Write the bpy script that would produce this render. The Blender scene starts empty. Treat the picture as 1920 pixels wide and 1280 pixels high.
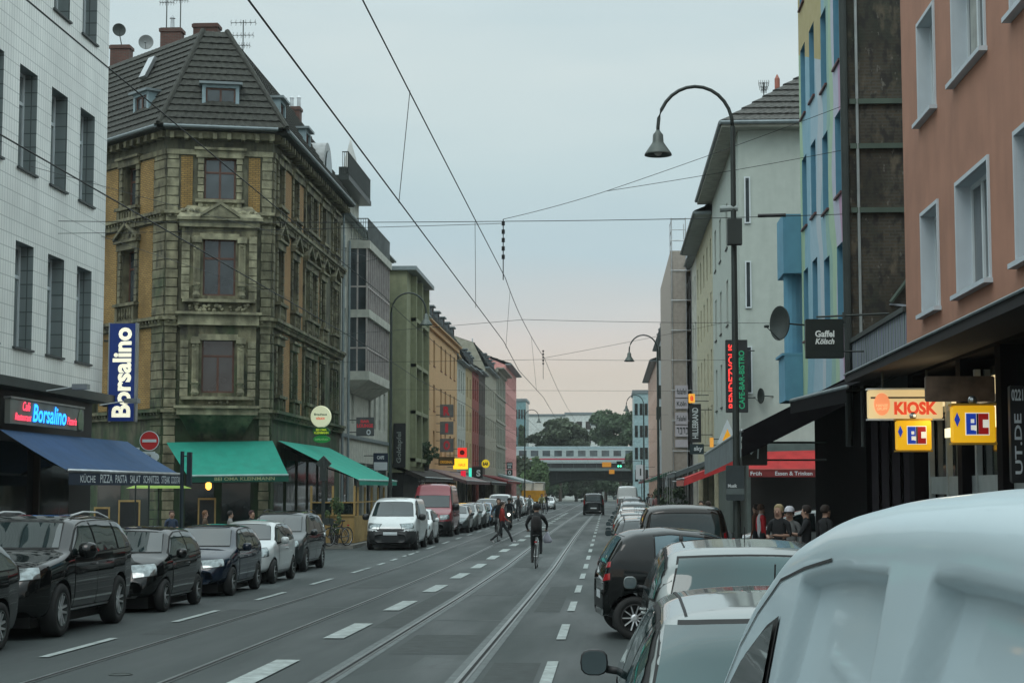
import bpy, bmesh, math, random
from mathutils import Vector, Matrix
from mathutils.bvhtree import BVHTree
random.seed(7)
sc = bpy.context.scene
COL = sc.collection
rad = math.radians
# ------------------------------------------------------------------ camera
F_PX = 3200.0
CAMZ = 2.05
pit = math.atan(275 / F_PX); yaw = math.atan(180 * math.cos(pit) / F_PX)
cF = Vector((-math.sin(yaw) * math.cos(pit), math.cos(yaw) * math.cos(pit), math.sin(pit)))
cR = Vector((math.cos(yaw), math.sin(yaw), 0)); cU = cR.cross(cF)
cd = bpy.data.cameras.new('camera'); cam = bpy.data.objects.new('camera', cd); COL.objects.link(cam)
cd.sensor_width = 36; cd.lens = 36 * F_PX / 1920; cd.clip_start = 0.05; cd.clip_end = 4000
mw = Matrix((cR, cU, -cF)).transposed().to_4x4(); mw.translation = Vector((0, 0, CAMZ)); cam.matrix_world = mw
sc.camera = cam
# ------------------------------------------------------------------ world, sun, exposure
w = bpy.data.worlds.new('World'); sc.world = w; w.use_nodes = True
nt = w.node_tree; nt.nodes.clear()
wo = nt.nodes.new('ShaderNodeOutputWorld'); bg = nt.nodes.new('ShaderNodeBackground'); bg.inputs[1].default_value = 1.0
sky = nt.nodes.new('ShaderNodeTexSky'); sky.sky_type = 'NISHITA'; sky.sun_disc = False
SUN_EL, SUN_AZ = 52, 205
sky.sun_elevation = rad(SUN_EL); sky.sun_rotation = rad(SUN_AZ)
tc = nt.nodes.new('ShaderNodeTexCoord'); sp = nt.nodes.new('ShaderNodeSeparateXYZ'); nt.links.new(tc.outputs['Generated'], sp.inputs[0])
ns = nt.nodes.new('ShaderNodeTexNoise'); ns.inputs['Scale'].default_value = 2.2; ns.inputs['Detail'].default_value = 3
mp = nt.nodes.new('ShaderNodeMapping'); mp.inputs['Scale'].default_value = (1, 1, 3.5)
nt.links.new(tc.outputs['Generated'], mp.inputs[0]); nt.links.new(mp.outputs[0], ns.inputs[0])
ad = nt.nodes.new('ShaderNodeMath'); ad.operation = 'MULTIPLY_ADD'; nt.links.new(ns.outputs[0], ad.inputs[0]); ad.inputs[1].default_value = 0.16
sb = nt.nodes.new('ShaderNodeMath'); sb.operation = 'SUBTRACT'; nt.links.new(sp.outputs[2], sb.inputs[0]); sb.inputs[1].default_value = 0.08
nt.links.new(sb.outputs[0], ad.inputs[2])
rp = nt.nodes.new('ShaderNodeValToRGB'); nt.links.new(ad.outputs[0], rp.inputs[0])
def s2l(c): return tuple(((x / 255 + .055) / 1.055) ** 2.4 if x > 10 else x / 255 / 12.92 for x in c)
stops = [(0.0, (205, 203, 194)), (0.045, (214, 204, 192)), (0.085, (210, 207, 203)), (0.14, (190, 210, 216)), (0.20, (194, 215, 219)), (0.285, (211, 226, 227))]
cr = rp.color_ramp
for i, (p, c) in enumerate(stops):
    e = cr.elements[i] if i < 2 else cr.elements.new(p)
    e.position = p; e.color = (*s2l(c), 1)
for p, c in ((0.42, (1.0, 1.17, 1.20)), (0.75, (1.4, 1.66, 1.70))):
    e = cr.elements.new(p); e.color = (*c, 1)
skm = nt.nodes.new('ShaderNodeMix'); skm.data_type = 'RGBA'; skm.inputs[0].default_value = 0.94
sks = nt.nodes.new('ShaderNodeVectorMath'); sks.operation = 'SCALE'; sks.inputs['Scale'].default_value = 0.10
cn1 = nt.nodes.new('ShaderNodeTexNoise'); cn1.inputs['Scale'].default_value = 3.2; cn1.inputs['Detail'].default_value = 6; cmp_ = nt.nodes.new('ShaderNodeMapping'); cmp_.inputs['Scale'].default_value = (1, 1, 5); cmp_.inputs['Location'].default_value = (3, 1, 7)
nt.links.new(tc.outputs['Generated'], cmp_.inputs[0]); nt.links.new(cmp_.outputs[0], cn1.inputs[0]); crp = nt.nodes.new('ShaderNodeValToRGB'); nt.links.new(cn1.outputs[0], crp.inputs[0])
crp.color_ramp.elements[0].position = .35; crp.color_ramp.elements[0].color = (.93, .955, .97, 1); crp.color_ramp.elements[1].position = .68; crp.color_ramp.elements[1].color = (1.07, 1.035, 1.015, 1)
cmx = nt.nodes.new('ShaderNodeMix'); cmx.data_type = 'RGBA'; cmx.blend_type = 'MULTIPLY'; cmx.inputs[0].default_value = 1; nt.links.new(rp.outputs[0], cmx.inputs[6]); nt.links.new(crp.outputs[0], cmx.inputs[7])
nt.links.new(sky.outputs[0], sks.inputs[0]); nt.links.new(sks.outputs[0], skm.inputs[6]); nt.links.new(cmx.outputs[2], skm.inputs[7])
nt.links.new(skm.outputs[2], bg.inputs[0]); nt.links.new(bg.outputs[0], wo.inputs[0])
sl = bpy.data.lights.new('sun', 'SUN'); so = bpy.data.objects.new('sun', sl); COL.objects.link(so)
sl.energy = 0.6; sl.angle = rad(25); sl.color = (1, .95, .9)
az = rad(SUN_AZ); sv = Vector((math.sin(az) * math.cos(rad(SUN_EL)), math.cos(az) * math.cos(rad(SUN_EL)), math.sin(rad(SUN_EL))))
so.rotation_euler = sv.to_track_quat('Z', 'Y').to_euler()
sc.view_settings.view_transform = 'Standard'; sc.view_settings.look = 'None'; sc.view_settings.gamma = 1
sc.view_settings.exposure = 0.0
# ------------------------------------------------------------------ pixel helpers (1920x1280 picture of the place)
C0 = Vector((0, 0, CAMZ))
def ray(px, py): return cF * F_PX + cR * (px - 960) + cU * (640 - py)
def onX(px, py, X): d = ray(px, py); return C0 + d * (X / d.x)
def onY(px, py, Y): d = ray(px, py); return C0 + d * (Y / d.y)
GP = [(-60, .05), (17, .03), (35, -.15), (50, -.25), (165, -.25), (300, -.45), (900, -.6)]
def gz(Y):
    for (a, b), (c, d) in zip(GP, GP[1:]):
        if Y <= c: return b + (d - b) * (Y - a) / (c - a)
    return GP[-1][1]
# ------------------------------------------------------------------ materials
MC = {}
def NT(name):
    m = bpy.data.materials.new(name); m.use_nodes = True
    t = m.node_tree; b = t.nodes['Principled BSDF']; return m, t, b
def objco(t, sx=1, sy=1, sz=1):
    c = t.nodes.new('ShaderNodeTexCoord'); p = t.nodes.new('ShaderNodeMapping'); p.inputs['Scale'].default_value = (sx, sy, sz)
    t.links.new(c.outputs['Object'], p.inputs[0]); return p.outputs[0]
def noise(t, vec, scale, detail=3):
    n = t.nodes.new('ShaderNodeTexNoise'); n.inputs['Scale'].default_value = scale; n.inputs['Detail'].default_value = detail
    t.links.new(vec, n.inputs[0]); return n.outputs[0]
def ramp(t, fac, st):
    r = t.nodes.new('ShaderNodeValToRGB'); t.links.new(fac, r.inputs[0])
    for i, (p, c) in enumerate(st):
        e = r.color_ramp.elements[i] if i < 2 else r.color_ramp.elements.new(p)
        e.position = p; e.color = (*c[:3], 1)
    return r.outputs[0]
def mixc(t, fac, a, b, mode='MIX'):
    n = t.nodes.new('ShaderNodeMix'); n.data_type = 'RGBA'; n.blend_type = mode
    for s, v in ((0, fac), (6, a), (7, b)):
        if isinstance(v, (int, float)): n.inputs[s].default_value = v
        elif isinstance(v, tuple): n.inputs[s].default_value = (*v[:3], 1)
        else: t.links.new(v, n.inputs[s])
    return n.outputs[2]
def bump(t, b, h, strength, dist=.02):
    n = t.nodes.new('ShaderNodeBump'); n.inputs['Strength'].default_value = strength; n.inputs['Distance'].default_value = dist
    t.links.new(h, n.inputs['Height']); t.links.new(n.outputs[0], b.inputs['Normal'])
def M(name, col, rough=.6, metal=0., var=.18, scale=2.5, bmp=0., bscale=30., stain=0., em=None, es=1., coat=0., spec=.5):
    if name in MC: return MC[name]
    m, t, b = NT(name); MC[name] = m
    b.inputs['Roughness'].default_value = rough; b.inputs['Metallic'].default_value = metal
    b.inputs['Coat Weight'].default_value = coat; b.inputs['Coat Roughness'].default_value = .04
    b.inputs['Specular IOR Level'].default_value = spec
    v = objco(t); lo = tuple(c * (1 - var) for c in col); hi = tuple(min(1, c * (1 + var)) for c in col)
    c = ramp(t, noise(t, v, scale, 5), [(.3, lo), (.7, hi)])
    if stain:
        v2 = objco(t, 2.2, 2.2, .25)
        f = ramp(t, noise(t, v2, 1.3, 6), [(.45, (0, 0, 0)), (.75, (stain,) * 3)])
        c = mixc(t, f, c, tuple(x * .35 for x in col))
    t.links.new(c, b.inputs['Base Color'])
    if bmp: bump(t, b, noise(t, v, bscale, 4), bmp)
    if em: b.inputs['Emission Color'].default_value = (*em, 1); b.inputs['Emission Strength'].default_value = es
    return m
def brickco(t):
    c = t.nodes.new('ShaderNodeTexCoord'); s = t.nodes.new('ShaderNodeSeparateXYZ'); t.links.new(c.outputs['Object'], s.inputs[0])
    a = t.nodes.new('ShaderNodeMath'); t.links.new(s.outputs[0], a.inputs[0]); t.links.new(s.outputs[1], a.inputs[1])
    k = t.nodes.new('ShaderNodeCombineXYZ'); t.links.new(a.outputs[0], k.inputs[0]); t.links.new(s.outputs[2], k.inputs[1]); return k.outputs[0]
def brick(name, c1, c2, mort, bw=.25, bh=.075, ms=.012, stain=.5, rough=.85, off=.5, bstr=.5, patch=None):
    if name in MC: return MC[name]
    m, t, b = NT(name); MC[name] = m
    n = t.nodes.new('ShaderNodeTexBrick'); n.offset = off
    t.links.new(brickco(t), n.inputs[0])
    for k, v in (('Color1', c1), ('Color2', c2), ('Mortar', mort)): n.inputs[k].default_value = (*v, 1)
    n.inputs['Scale'].default_value = 1; n.inputs['Brick Width'].default_value = bw; n.inputs['Row Height'].default_value = bh
    n.inputs['Mortar Size'].default_value = ms; n.inputs['Mortar Smooth'].default_value = .2
    v2 = objco(t, 1, 1, .5)
    f = ramp(t, noise(t, v2, .9, 7), [(.42, (0, 0, 0)), (.68, (stain,) * 3)])
    c = mixc(t, f, n.outputs[0], tuple(x * .3 for x in c1))
    if patch:
        f2 = ramp(t, noise(t, objco(t, 1.4, 1.4, .8), 1.1, 8), [(.5, (0, 0, 0)), (.6, (.9,) * 3)]); c = mixc(t, f2, c, patch)
    t.links.new(c, b.inputs['Base Color']); b.inputs['Roughness'].default_value = rough
    bump(t, b, n.outputs[0], bstr, .01); return m
def glassm(name, col=(.02, .028, .03), rough=.04, spec=.9, metal=0.):
    if name in MC: return MC[name]
    m, t, b = NT(name); MC[name] = m
    v = objco(t); c = ramp(t, noise(t, v, .7, 2), [(.35, tuple(x * .6 for x in col)), (.65, tuple(x * 1.5 for x in col))])
    t.links.new(c, b.inputs['Base Color']); b.inputs['Roughness'].default_value = rough; b.inputs['Specular IOR Level'].default_value = spec
    b.inputs['Metallic'].default_value = metal; b.inputs['IOR'].default_value = 1.5
    bump(t, b, noise(t, v, 1.3, 1), .06, .05); return m
stone = M('sandstone', (.17, .16, .10), .9, var=.55, scale=1.6, bmp=.8, bscale=9, stain=.85)
stone2 = M('dark sandstone', (.105, .105, .07), .92, var=.45, scale=1.2, bmp=.7, bscale=8, stain=.9)
stonel = M('pale sandstone', (.26, .25, .165), .9, var=.5, scale=2.2, bmp=1., bscale=11, stain=.9)
def moss(m, hi_z=7.5):
    t = m.node_tree; b = t.nodes['Principled BSDF']; src = b.inputs['Base Color'].links[0].from_socket
    s_ = t.nodes.new('ShaderNodeSeparateXYZ'); c_ = t.nodes.new('ShaderNodeTexCoord'); t.links.new(c_.outputs['Object'], s_.inputs[0])
    a = t.nodes.new('ShaderNodeMath'); a.operation = 'MULTIPLY_ADD'; t.links.new(s_.outputs[2], a.inputs[0]); a.inputs[1].default_value = -.035; t.links.new(noise(t, objco(t, 1, 1, .6), .9, 7), a.inputs[2])
    src = mixc(t, ramp(t, a.outputs[0], [(.20, (0, 0, 0)), (.40, (.8,) * 3)]), src, (.02, .055, .022))
    src = mixc(t, ramp(t, noise(t, objco(t, 1.5, 1.5, .5), 2.4, 8), [(.52, (0, 0, 0)), (.66, (.75,) * 3)]), src, (.03, .03, .026)); t.links.new(src, b.inputs['Base Color'])
moss(stone); moss(stone2)
brown_wood = M('brown window wood', (.10, .045, .03), .55)
white_p = M('white window plastic', (.62, .68, .70), .4, var=.06)
glass = glassm('window glass', (.05, .062, .068), .03, 1.0)
glassb = glassm('dark room glass', (.012, .018, .018), .06, .6)
cglass = glassm('car glass', (.014, .024, .025), .02, .9)
rubber = M('black rubber', (.012, .013, .013), .75, var=.3)
blackp = M('black plastic', (.014, .016, .017), .5, var=.3)
steel = M('brushed steel', (.45, .47, .48), .32, .9)
dsteel = M('dark painted steel', (.035, .045, .042), .5, .3)
alloy = M('alloy rim', (.72, .74, .75), .3, .7)
lampglass = M('headlight glass', (.20, .235, .24), .12, .55, var=.5, scale=14, coat=1)
redlens = M('red lens', (.35, .012, .015), .12, coat=1)
asphalt = None
# ------------------------------------------------------------------ mesh builder
class MB:
    def __init__(s): s.v = []; s.f = []; s.m = []
    def add(s, vs, fs, mi=0):
        o = len(s.v); s.v += [tuple(v) for v in vs]; s.f += [tuple(i + o for i in f) for f in fs]; s.m += [mi] * len(fs); return s
    def quad(s, a, b, c, d, mi=0): return s.add([a, b, c, d], [(0, 1, 2, 3)], mi)
    def box(s, x0, x1, y0, y1, z0, z1, mi=0):
        if x0 > x1: x0, x1 = x1, x0
        if y0 > y1: y0, y1 = y1, y0
        v = [(x, y, z) for z in (z0, z1) for y in (y0, y1) for x in (x0, x1)]
        return s.add(v, [(0, 2, 3, 1), (4, 5, 7, 6), (0, 1, 5, 4), (2, 6, 7, 3), (0, 4, 6, 2), (1, 3, 7, 5)], mi)
    def prism(s, poly, z0, z1, mi=0):
        n = len(poly); v = [(*p, z0) for p in poly] + [(*p, z1) for p in poly]
        return s.add(v, [tuple(range(n))[::-1], tuple(range(n, 2 * n))] + [(i, (i + 1) % n, n + (i + 1) % n, n + i) for i in range(n)], mi)
    def slab(s, poly, t, mi=0):   # poly of 3-D points, extruded by vector t
        n = len(poly); t = Vector(t); v = [Vector(p) for p in poly]; v = v + [p + t for p in v]
        return s.add(v, [tuple(range(n))[::-1], tuple(range(n, 2 * n))] + [(i, (i + 1) % n, n + (i + 1) % n, n + i) for i in range(n)], mi)
    def tube(s, pts, r, n=6, mi=0, r1=None):
        pts = [Vector(p) for p in pts]; rings = []; K = len(pts)
        for i, p in enumerate(pts):
            d = (pts[min(i + 1, K - 1)] - pts[max(i - 1, 0)]).normalized()
            a = d.cross(Vector((0, 0, 1)) if abs(d.z) < .95 else Vector((1, 0, 0))).normalized(); b = d.cross(a)
            rr = r if r1 is None else r + (r1 - r) * i / max(1, K - 1)
            rings.append([p + a * rr * math.cos(q * 2 * math.pi / n) + b * rr * math.sin(q * 2 * math.pi / n) for q in range(n)])
        v = [x for R_ in rings for x in R_]
        f = [(i * n + q, i * n + (q + 1) % n, (i + 1) * n + (q + 1) % n, (i + 1) * n + q) for i in range(K - 1) for q in range(n)]
        f += [tuple(range(n))[::-1], tuple((K - 1) * n + q for q in range(n))]
        return s.add(v, f, mi)
    def lathe(s, prof, c=(0, 0, 0), n=20, ax='z', mi=0, sx=1, sy=1, caps=True):
        v = []
        for r, z in prof:
            for q in range(n):
                a = q * 2 * math.pi / n; x, y = r * math.cos(a) * sx, r * math.sin(a) * sy
                v.append({'z': (c[0] + x, c[1] + y, c[2] + z), 'x': (c[0] + z, c[1] + x, c[2] + y), 'y': (c[0] + x, c[1] + z, c[2] + y)}[ax])
        K = len(prof)
        f = [(i * n + q, i * n + (q + 1) % n, (i + 1) * n + (q + 1) % n, (i + 1) * n + q) for i in range(K - 1) for q in range(n)]
        if caps: f += [tuple(range(n))[::-1], tuple((K - 1) * n + q for q in range(n))]
        return s.add(v, f, mi)
    def ball(s, c, r, n=10, mi=0, sz=1.):
        return s.lathe([(r * math.sin(math.pi * i / 8) + 1e-4, -r * sz * math.cos(math.pi * i / 8)) for i in range(9)], c, n, 'z', mi)
    def build(s, name, mats, parent=None, loc=(0, 0, 0), rot=0., smooth=False):
        me = bpy.data.meshes.new(name); me.from_pydata(s.v, [], s.f)
        for m in (mats if isinstance(mats, (list, tuple)) else [mats]): me.materials.append(m)
        me.polygons.foreach_set('material_index', s.m)
        if smooth: me.polygons.foreach_set('use_smooth', [True] * len(s.f))
        me.update(); o = bpy.data.objects.new(name, me); COL.objects.link(o)
        o.location = loc; o.rotation_euler = (0, 0, rot)
        if parent is not None: o.parent = parent
        return o
def tag(o, label=None, cat=None, group=None, kind=None):
    if label: o['label'] = label
    if cat: o['category'] = cat
    if group: o['group'] = group
    if kind: o['kind'] = kind
    return o
def thing(name, label, cat, loc=(0, 0, 0), rot=0., group=None):
    o = bpy.data.objects.new(name, None); COL.objects.link(o); o.location = loc; o.rotation_euler = (0, 0, rot); o.empty_display_size = .2
    return tag(o, label, cat, group)
def struct(o): o['kind'] = 'structure'; return o
def put(me_obj, parent, loc, rot=0.):
    o = me_obj.copy(); COL.objects.link(o); o.parent = parent; o.location = loc; o.rotation_euler = (0, 0, rot); return o
def copy_tree(o, parent=None):
    c = o.copy(); COL.objects.link(c)
    if parent is not None: c.parent = parent
    for ch in list(o.children): copy_tree(ch, c)
    return c
TXT = {}
def text_mesh(s, bold=0., shear=0., sp=1.):
    k = (s, bold, shear, sp)
    if k in TXT: return TXT[k]
    cu = bpy.data.curves.new('t', 'FONT'); cu.body = s; cu.offset = bold; cu.shear = shear; cu.space_character = sp; cu.extrude = 0; cu.resolution_u = 3
    o = bpy.data.objects.new('t', cu); COL.objects.link(o); dg = bpy.context.evaluated_depsgraph_get()
    me = bpy.data.meshes.new_from_object(o.evaluated_get(dg)); bpy.data.objects.remove(o)
    vs = [v.co.copy() for v in me.vertices]; fs = [tuple(p.vertices) for p in me.polygons]; bpy.data.meshes.remove(me)
    x0 = min(v.x for v in vs); x1 = max(v.x for v in vs); y0 = min(v.y for v in vs); y1 = max(v.y for v in vs)
    vs = [((v.x - (x0 + x1) / 2) / (x1 - x0), (v.y - (y0 + y1) / 2) / (y1 - y0)) for v in vs]
    TXT[k] = (vs, fs); return TXT[k]
def lettering(mb, s, c, wd, ht, U=(1, 0, 0), V=(0, 0, 1), mi=0, bold=0.015, shear=0., sp=1.):
    """flat letters of width wd, height ht centred at c in the plane U,V"""
    vs, fs = text_mesh(s, bold, shear, sp); c = Vector(c); U = Vector(U); V = Vector(V)
    mb.add([c + U * x * wd + V * y * ht for x, y in vs], fs, mi); return mb
# ------------------------------------------------------------------ ground, road, tracks, markings
def asphalt_mat():
    m, t, b = NT('asphalt'); v = objco(t)
    big = noise(t, objco(t, 1, .12, 1), .9, 5); fine = noise(t, v, 60, 3)
    c = ramp(t, big, [(.3, (.026, .037, .037)), (.7, (.048, .064, .062))])
    c = mixc(t, .35, c, ramp(t, fine, [(.35, (.02, .027, .027)), (.7, (.075, .09, .088))]))
    pn = t.nodes.new('ShaderNodeTexVoronoi'); pn.inputs['Scale'].default_value = .22; t.links.new(objco(t, 1, .35, 1), pn.inputs[0])
    c = mixc(t, .38, c, ramp(t, pn.outputs['Color'], [(.3, (.022, .031, .031)), (.8, (.068, .086, .085))]))
    ck = t.nodes.new('ShaderNodeTexVoronoi'); ck.feature = 'DISTANCE_TO_EDGE'; ck.inputs['Scale'].default_value = .35; wv_ = t.nodes.new('ShaderNodeVectorMath'); wv_.operation = 'ADD'
    t.links.new(v, wv_.inputs[0]); t.links.new(mixc(t, 1., (0, 0, 0), noise(t, v, 1.2, 5)), wv_.inputs[1]); t.links.new(wv_.outputs[0], ck.inputs[0])
    c = mixc(t, ramp(t, ck.outputs['Distance'], [(.002, (.5,) * 3), (.012, (0, 0, 0))]), c, (.02, .025, .025))
    c = mixc(t, ramp(t, noise(t, v, .8, 8), [(.6, (0, 0, 0)), (.72, (.45,) * 3)]), c, (.03, .037, .037))
    t.links.new(c, b.inputs['Base Color']); b.inputs['Roughness'].default_value = .72
    r = ramp(t, big, [(.35, (.55,) * 3), (.65, (.82,) * 3)]); t.links.new(r, b.inputs['Roughness'])
    bump(t, b, fine, .25, .004); return m
asphalt = asphalt_mat()
conc = M('pale track concrete', (.105, .125, .125), .7, var=.3, scale=6, bmp=.2)
paint = M('road paint', (.33, .38, .37), .6, var=.3, scale=9, stain=.5)
railst = M('worn rail steel', (.20, .22, .22), .35, .7, var=.25)
groove = M('rail groove dirt', (.012, .014, .014), .9)
paving = brick('paving slabs', (.17, .17, .16), (.13, .135, .13), (.05, .05, .05), .5, .5, .02, .5, bstr=.3)
curbm = M('kerb stone', (.22, .22, .2), .8, var=.3, scale=5)
YS = [-60, -30, -10, 0, 5, 10, 17, 22, 28, 35, 42, 50, 60, 80, 110, 165, 220, 300]
def strip(mb, x0, x1, ya, yb, dz, mi=0):
    ys = [ya] + [y for y in YS if ya < y < yb] + [yb]
    for a, c in zip(ys, ys[1:]):
        mb.quad((x0, a, gz(a) + dz), (x1, a, gz(a) + dz), (x1, c, gz(c) + dz), (x0, c, gz(c) + dz), mi)
g = MB(); strip(g, -400, 400, -60, 900, -.06); g.quad((-2500, 900, -.66), (2500, 900, -.66), (2500, 2500, -.66), (-2500, 2500, -.66))
struct(g.build('ground', M('far ground', (.09, .10, .085), .9)))
g = MB(); strip(g, -60, 40, -30, 330, 0); struct(g.build('road', asphalt))
g = MB()
for x0, x1, ya, yb in ((-40, -9.75, -20, 46), (-40, -9.75, 65.2, 330), (2.15, 40, -20, 50.6), (2.15, 40, 72, 330)):
    ys = [ya] + [y for y in YS if ya < y < yb] + [yb]
    cx = x1 if x1 < 0 else x0; kx = cx - .15 if x1 < 0 else cx + .15
    a0, a1 = (x0, kx) if x1 < 0 else (kx, x1)
    strip(g, a0, a1, ya, yb, .13); strip(g, min(cx, kx), max(cx, kx), ya, yb, .135, 1)
    for a, c in zip(ys, ys[1:]): g.quad((cx, a, gz(a)), (cx, c, gz(c)), (cx, c, gz(c) + .135), (cx, a, gz(a) + .135), 1)
    for y in (ya, yb): g.quad((x0, y, gz(y)), (x1, y, gz(y)), (x1, y, gz(y) + .13), (x0, y, gz(y) + .13), 1)
struct(g.build('pavement', [paving, curbm]))
def trk(Y): return 0.0 if Y < 80 else .45 * min(1, ((Y - 80) / 90)) ** 1.5
def cstrip(mb, x0, x1, ya, yb, dz, mi=0):
    ys = sorted({ya, yb, *[y for y in YS if ya < y < yb], *[y for y in range(80, 300, 15) if ya < y < yb]})
    for a, c in zip(ys, ys[1:]):
        mb.quad((x0 + trk(a), a, gz(a) + dz), (x1 + trk(a), a, gz(a) + dz), (x1 + trk(c), c, gz(c) + dz), (x0 + trk(c), c, gz(c) + dz), mi)
RAILS = [(-1.55, 1), (-2.985, 1), (-4.64, 0), (-6.07, 0)]
g = MB()
for x, wide in RAILS:
    cwid = .13 if wide else .05
    cstrip(g, x - cwid - .04, x + cwid, -5, 300, .004, 0)
    cstrip(g, x - .075, x + .045, -5, 300, .008, 1); cstrip(g, x - .022, x + .018, -5, 300, .012, 2)
for Y in (27.8, 35.6, 46.5, 62, 80):
    strip(g, -2.85, -1.68, Y, Y + .07, .004, 0)
    strip(g, -6.0, -4.74, Y + 3.3, Y + 3.36, .004, 0)
struct(g.build('tram_track', [conc, railst, groove]))
g = MB()
for x0, x1, ya, L in ((-2.75, -1.75, 21.5, 3.2), (-6.75, -6.15, 24.5, 6), (-1.3, -.85, 30, 9), (-3.6, -3.1, 26, 11), (-5.8, -4.9, 38, 4), (-2.8, -2.2, 50, 8), (-7.7, -7.0, 33, 5), (-1.35, -.8, 18, 2.4), (-4.5, -3.95, 55, 12)): strip(g, x0, x1, ya, ya + L, .0025)
struct(g.build('asphalt_patches', M('fresh asphalt patch', (.038, .048, .047), .8, var=.25, scale=5, bmp=.2)))
g = MB()
def dash(x, wd, ya, L, sl=0):
    strip(g, x - wd / 2, x + wd / 2, ya, ya + L, .014)
for k in range(24):
    if not (50 < 14.6 + 6.3 * k < 53): dash(-6.88, .12, 14.4 + 6.3 * k, 3.0)
    dash(-3.83, .29, 17.5 + 6.35 * k - 6.35, 3.0)
    dash(-.66, .13, 17.5 + 6.35 * k - 6.35, 3.0)
for k in range(5): dash(-6.9 - .0, .12, 48 + k * 3.2, 1.5)
struct(g.build('road_markings', paint))
g = MB(); g.lathe([(.01, 0), (.13, 0), (.13, .008), (.11, .008), (.11, .004), (.01, .004)], (-5.35, 18.7, gz(18.7) + .002), 24)

tag(g.build('manhole_cover', dsteel), 'small round iron cover in the asphalt between the left tram rails', 'manhole cover')
# ------------------------------------------------------------------ cars
def lerp_tab(tab, x):
    if x <= tab[0][0]: return tab[0][1]
    for (a, b), (c, d) in zip(tab, tab[1:]):
        if x <= c: return b + (d - b) * (x - a) / (c - a) if c > a else d
    return tab[-1][1]
CARP = {}
def carpaint(name, col, metal=.35, rough=.28):
    if name in CARP: return CARP[name]
    m = M(name, col, rough, metal, var=.04, coat=1.0, spec=.4 if max(col) > .1 else .0); CARP[name] = m; return m
def wheel_meshes(r, wd, style):
    t = MB(); t.lathe([(r * .62, -wd / 2 + .01), (r * .93, -wd / 2), (r, -wd / 2 + .035), (r, wd / 2 - .035), (r * .93, wd / 2), (r * .62, wd / 2 - .01), (r * .6, 0)], (0, 0, 0), 28, 'x')
    q = MB(); q.lathe([(r * .64, -wd / 2 + .02), (r * .66, wd / 2 - .005), (r * .60, wd / 2), (r * .57, wd / 2 - .05), (r * .5, -.02), (.02, -.02)], (0, 0, 0), 28, 'x', 0)
    q.lathe([(.055, 0), (.055, wd / 2 - .03), (.03, wd / 2 - .02), (.001, wd / 2 - .02)], (0, 0, 0), 12, 'x', 1)
    ns_ = {'five': 5, 'ten': 10, 'cap': 7}.get(style, 5)
    for k in range(ns_):
        a = 2 * math.pi * k / ns_; ws = .055 if ns_ == 5 else .03; c, s = math.cos(a), math.sin(a)
        def P(rr, tt, x): return (x, rr * c - tt * s, rr * s + tt * c)
        for o in ((-.022, .022) if ns_ == 5 else (0,)):
            w0 = ws * .55
            q.add([P(.04, o - w0 / 2, wd / 2 - .03), P(.04, o + w0 / 2, wd / 2 - .03), P(r * .59, o * 2.3 + w0 / 2, wd / 2 - .012), P(r * .59, o * 2.3 - w0 / 2, wd / 2 - .012),
                   P(.04, o - w0 / 2, wd / 2 - .08), P(.04, o + w0 / 2, wd / 2 - .08), P(r * .59, o * 2.3 + w0 / 2, wd / 2 - .07), P(r * .59, o * 2.3 - w0 / 2, wd / 2 - .07)],
                  [(0, 1, 2, 3), (0, 4, 5, 1), (1, 5, 6, 2), (2, 6, 7, 3), (3, 7, 4, 0)], 1)
    return t, q
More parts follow.
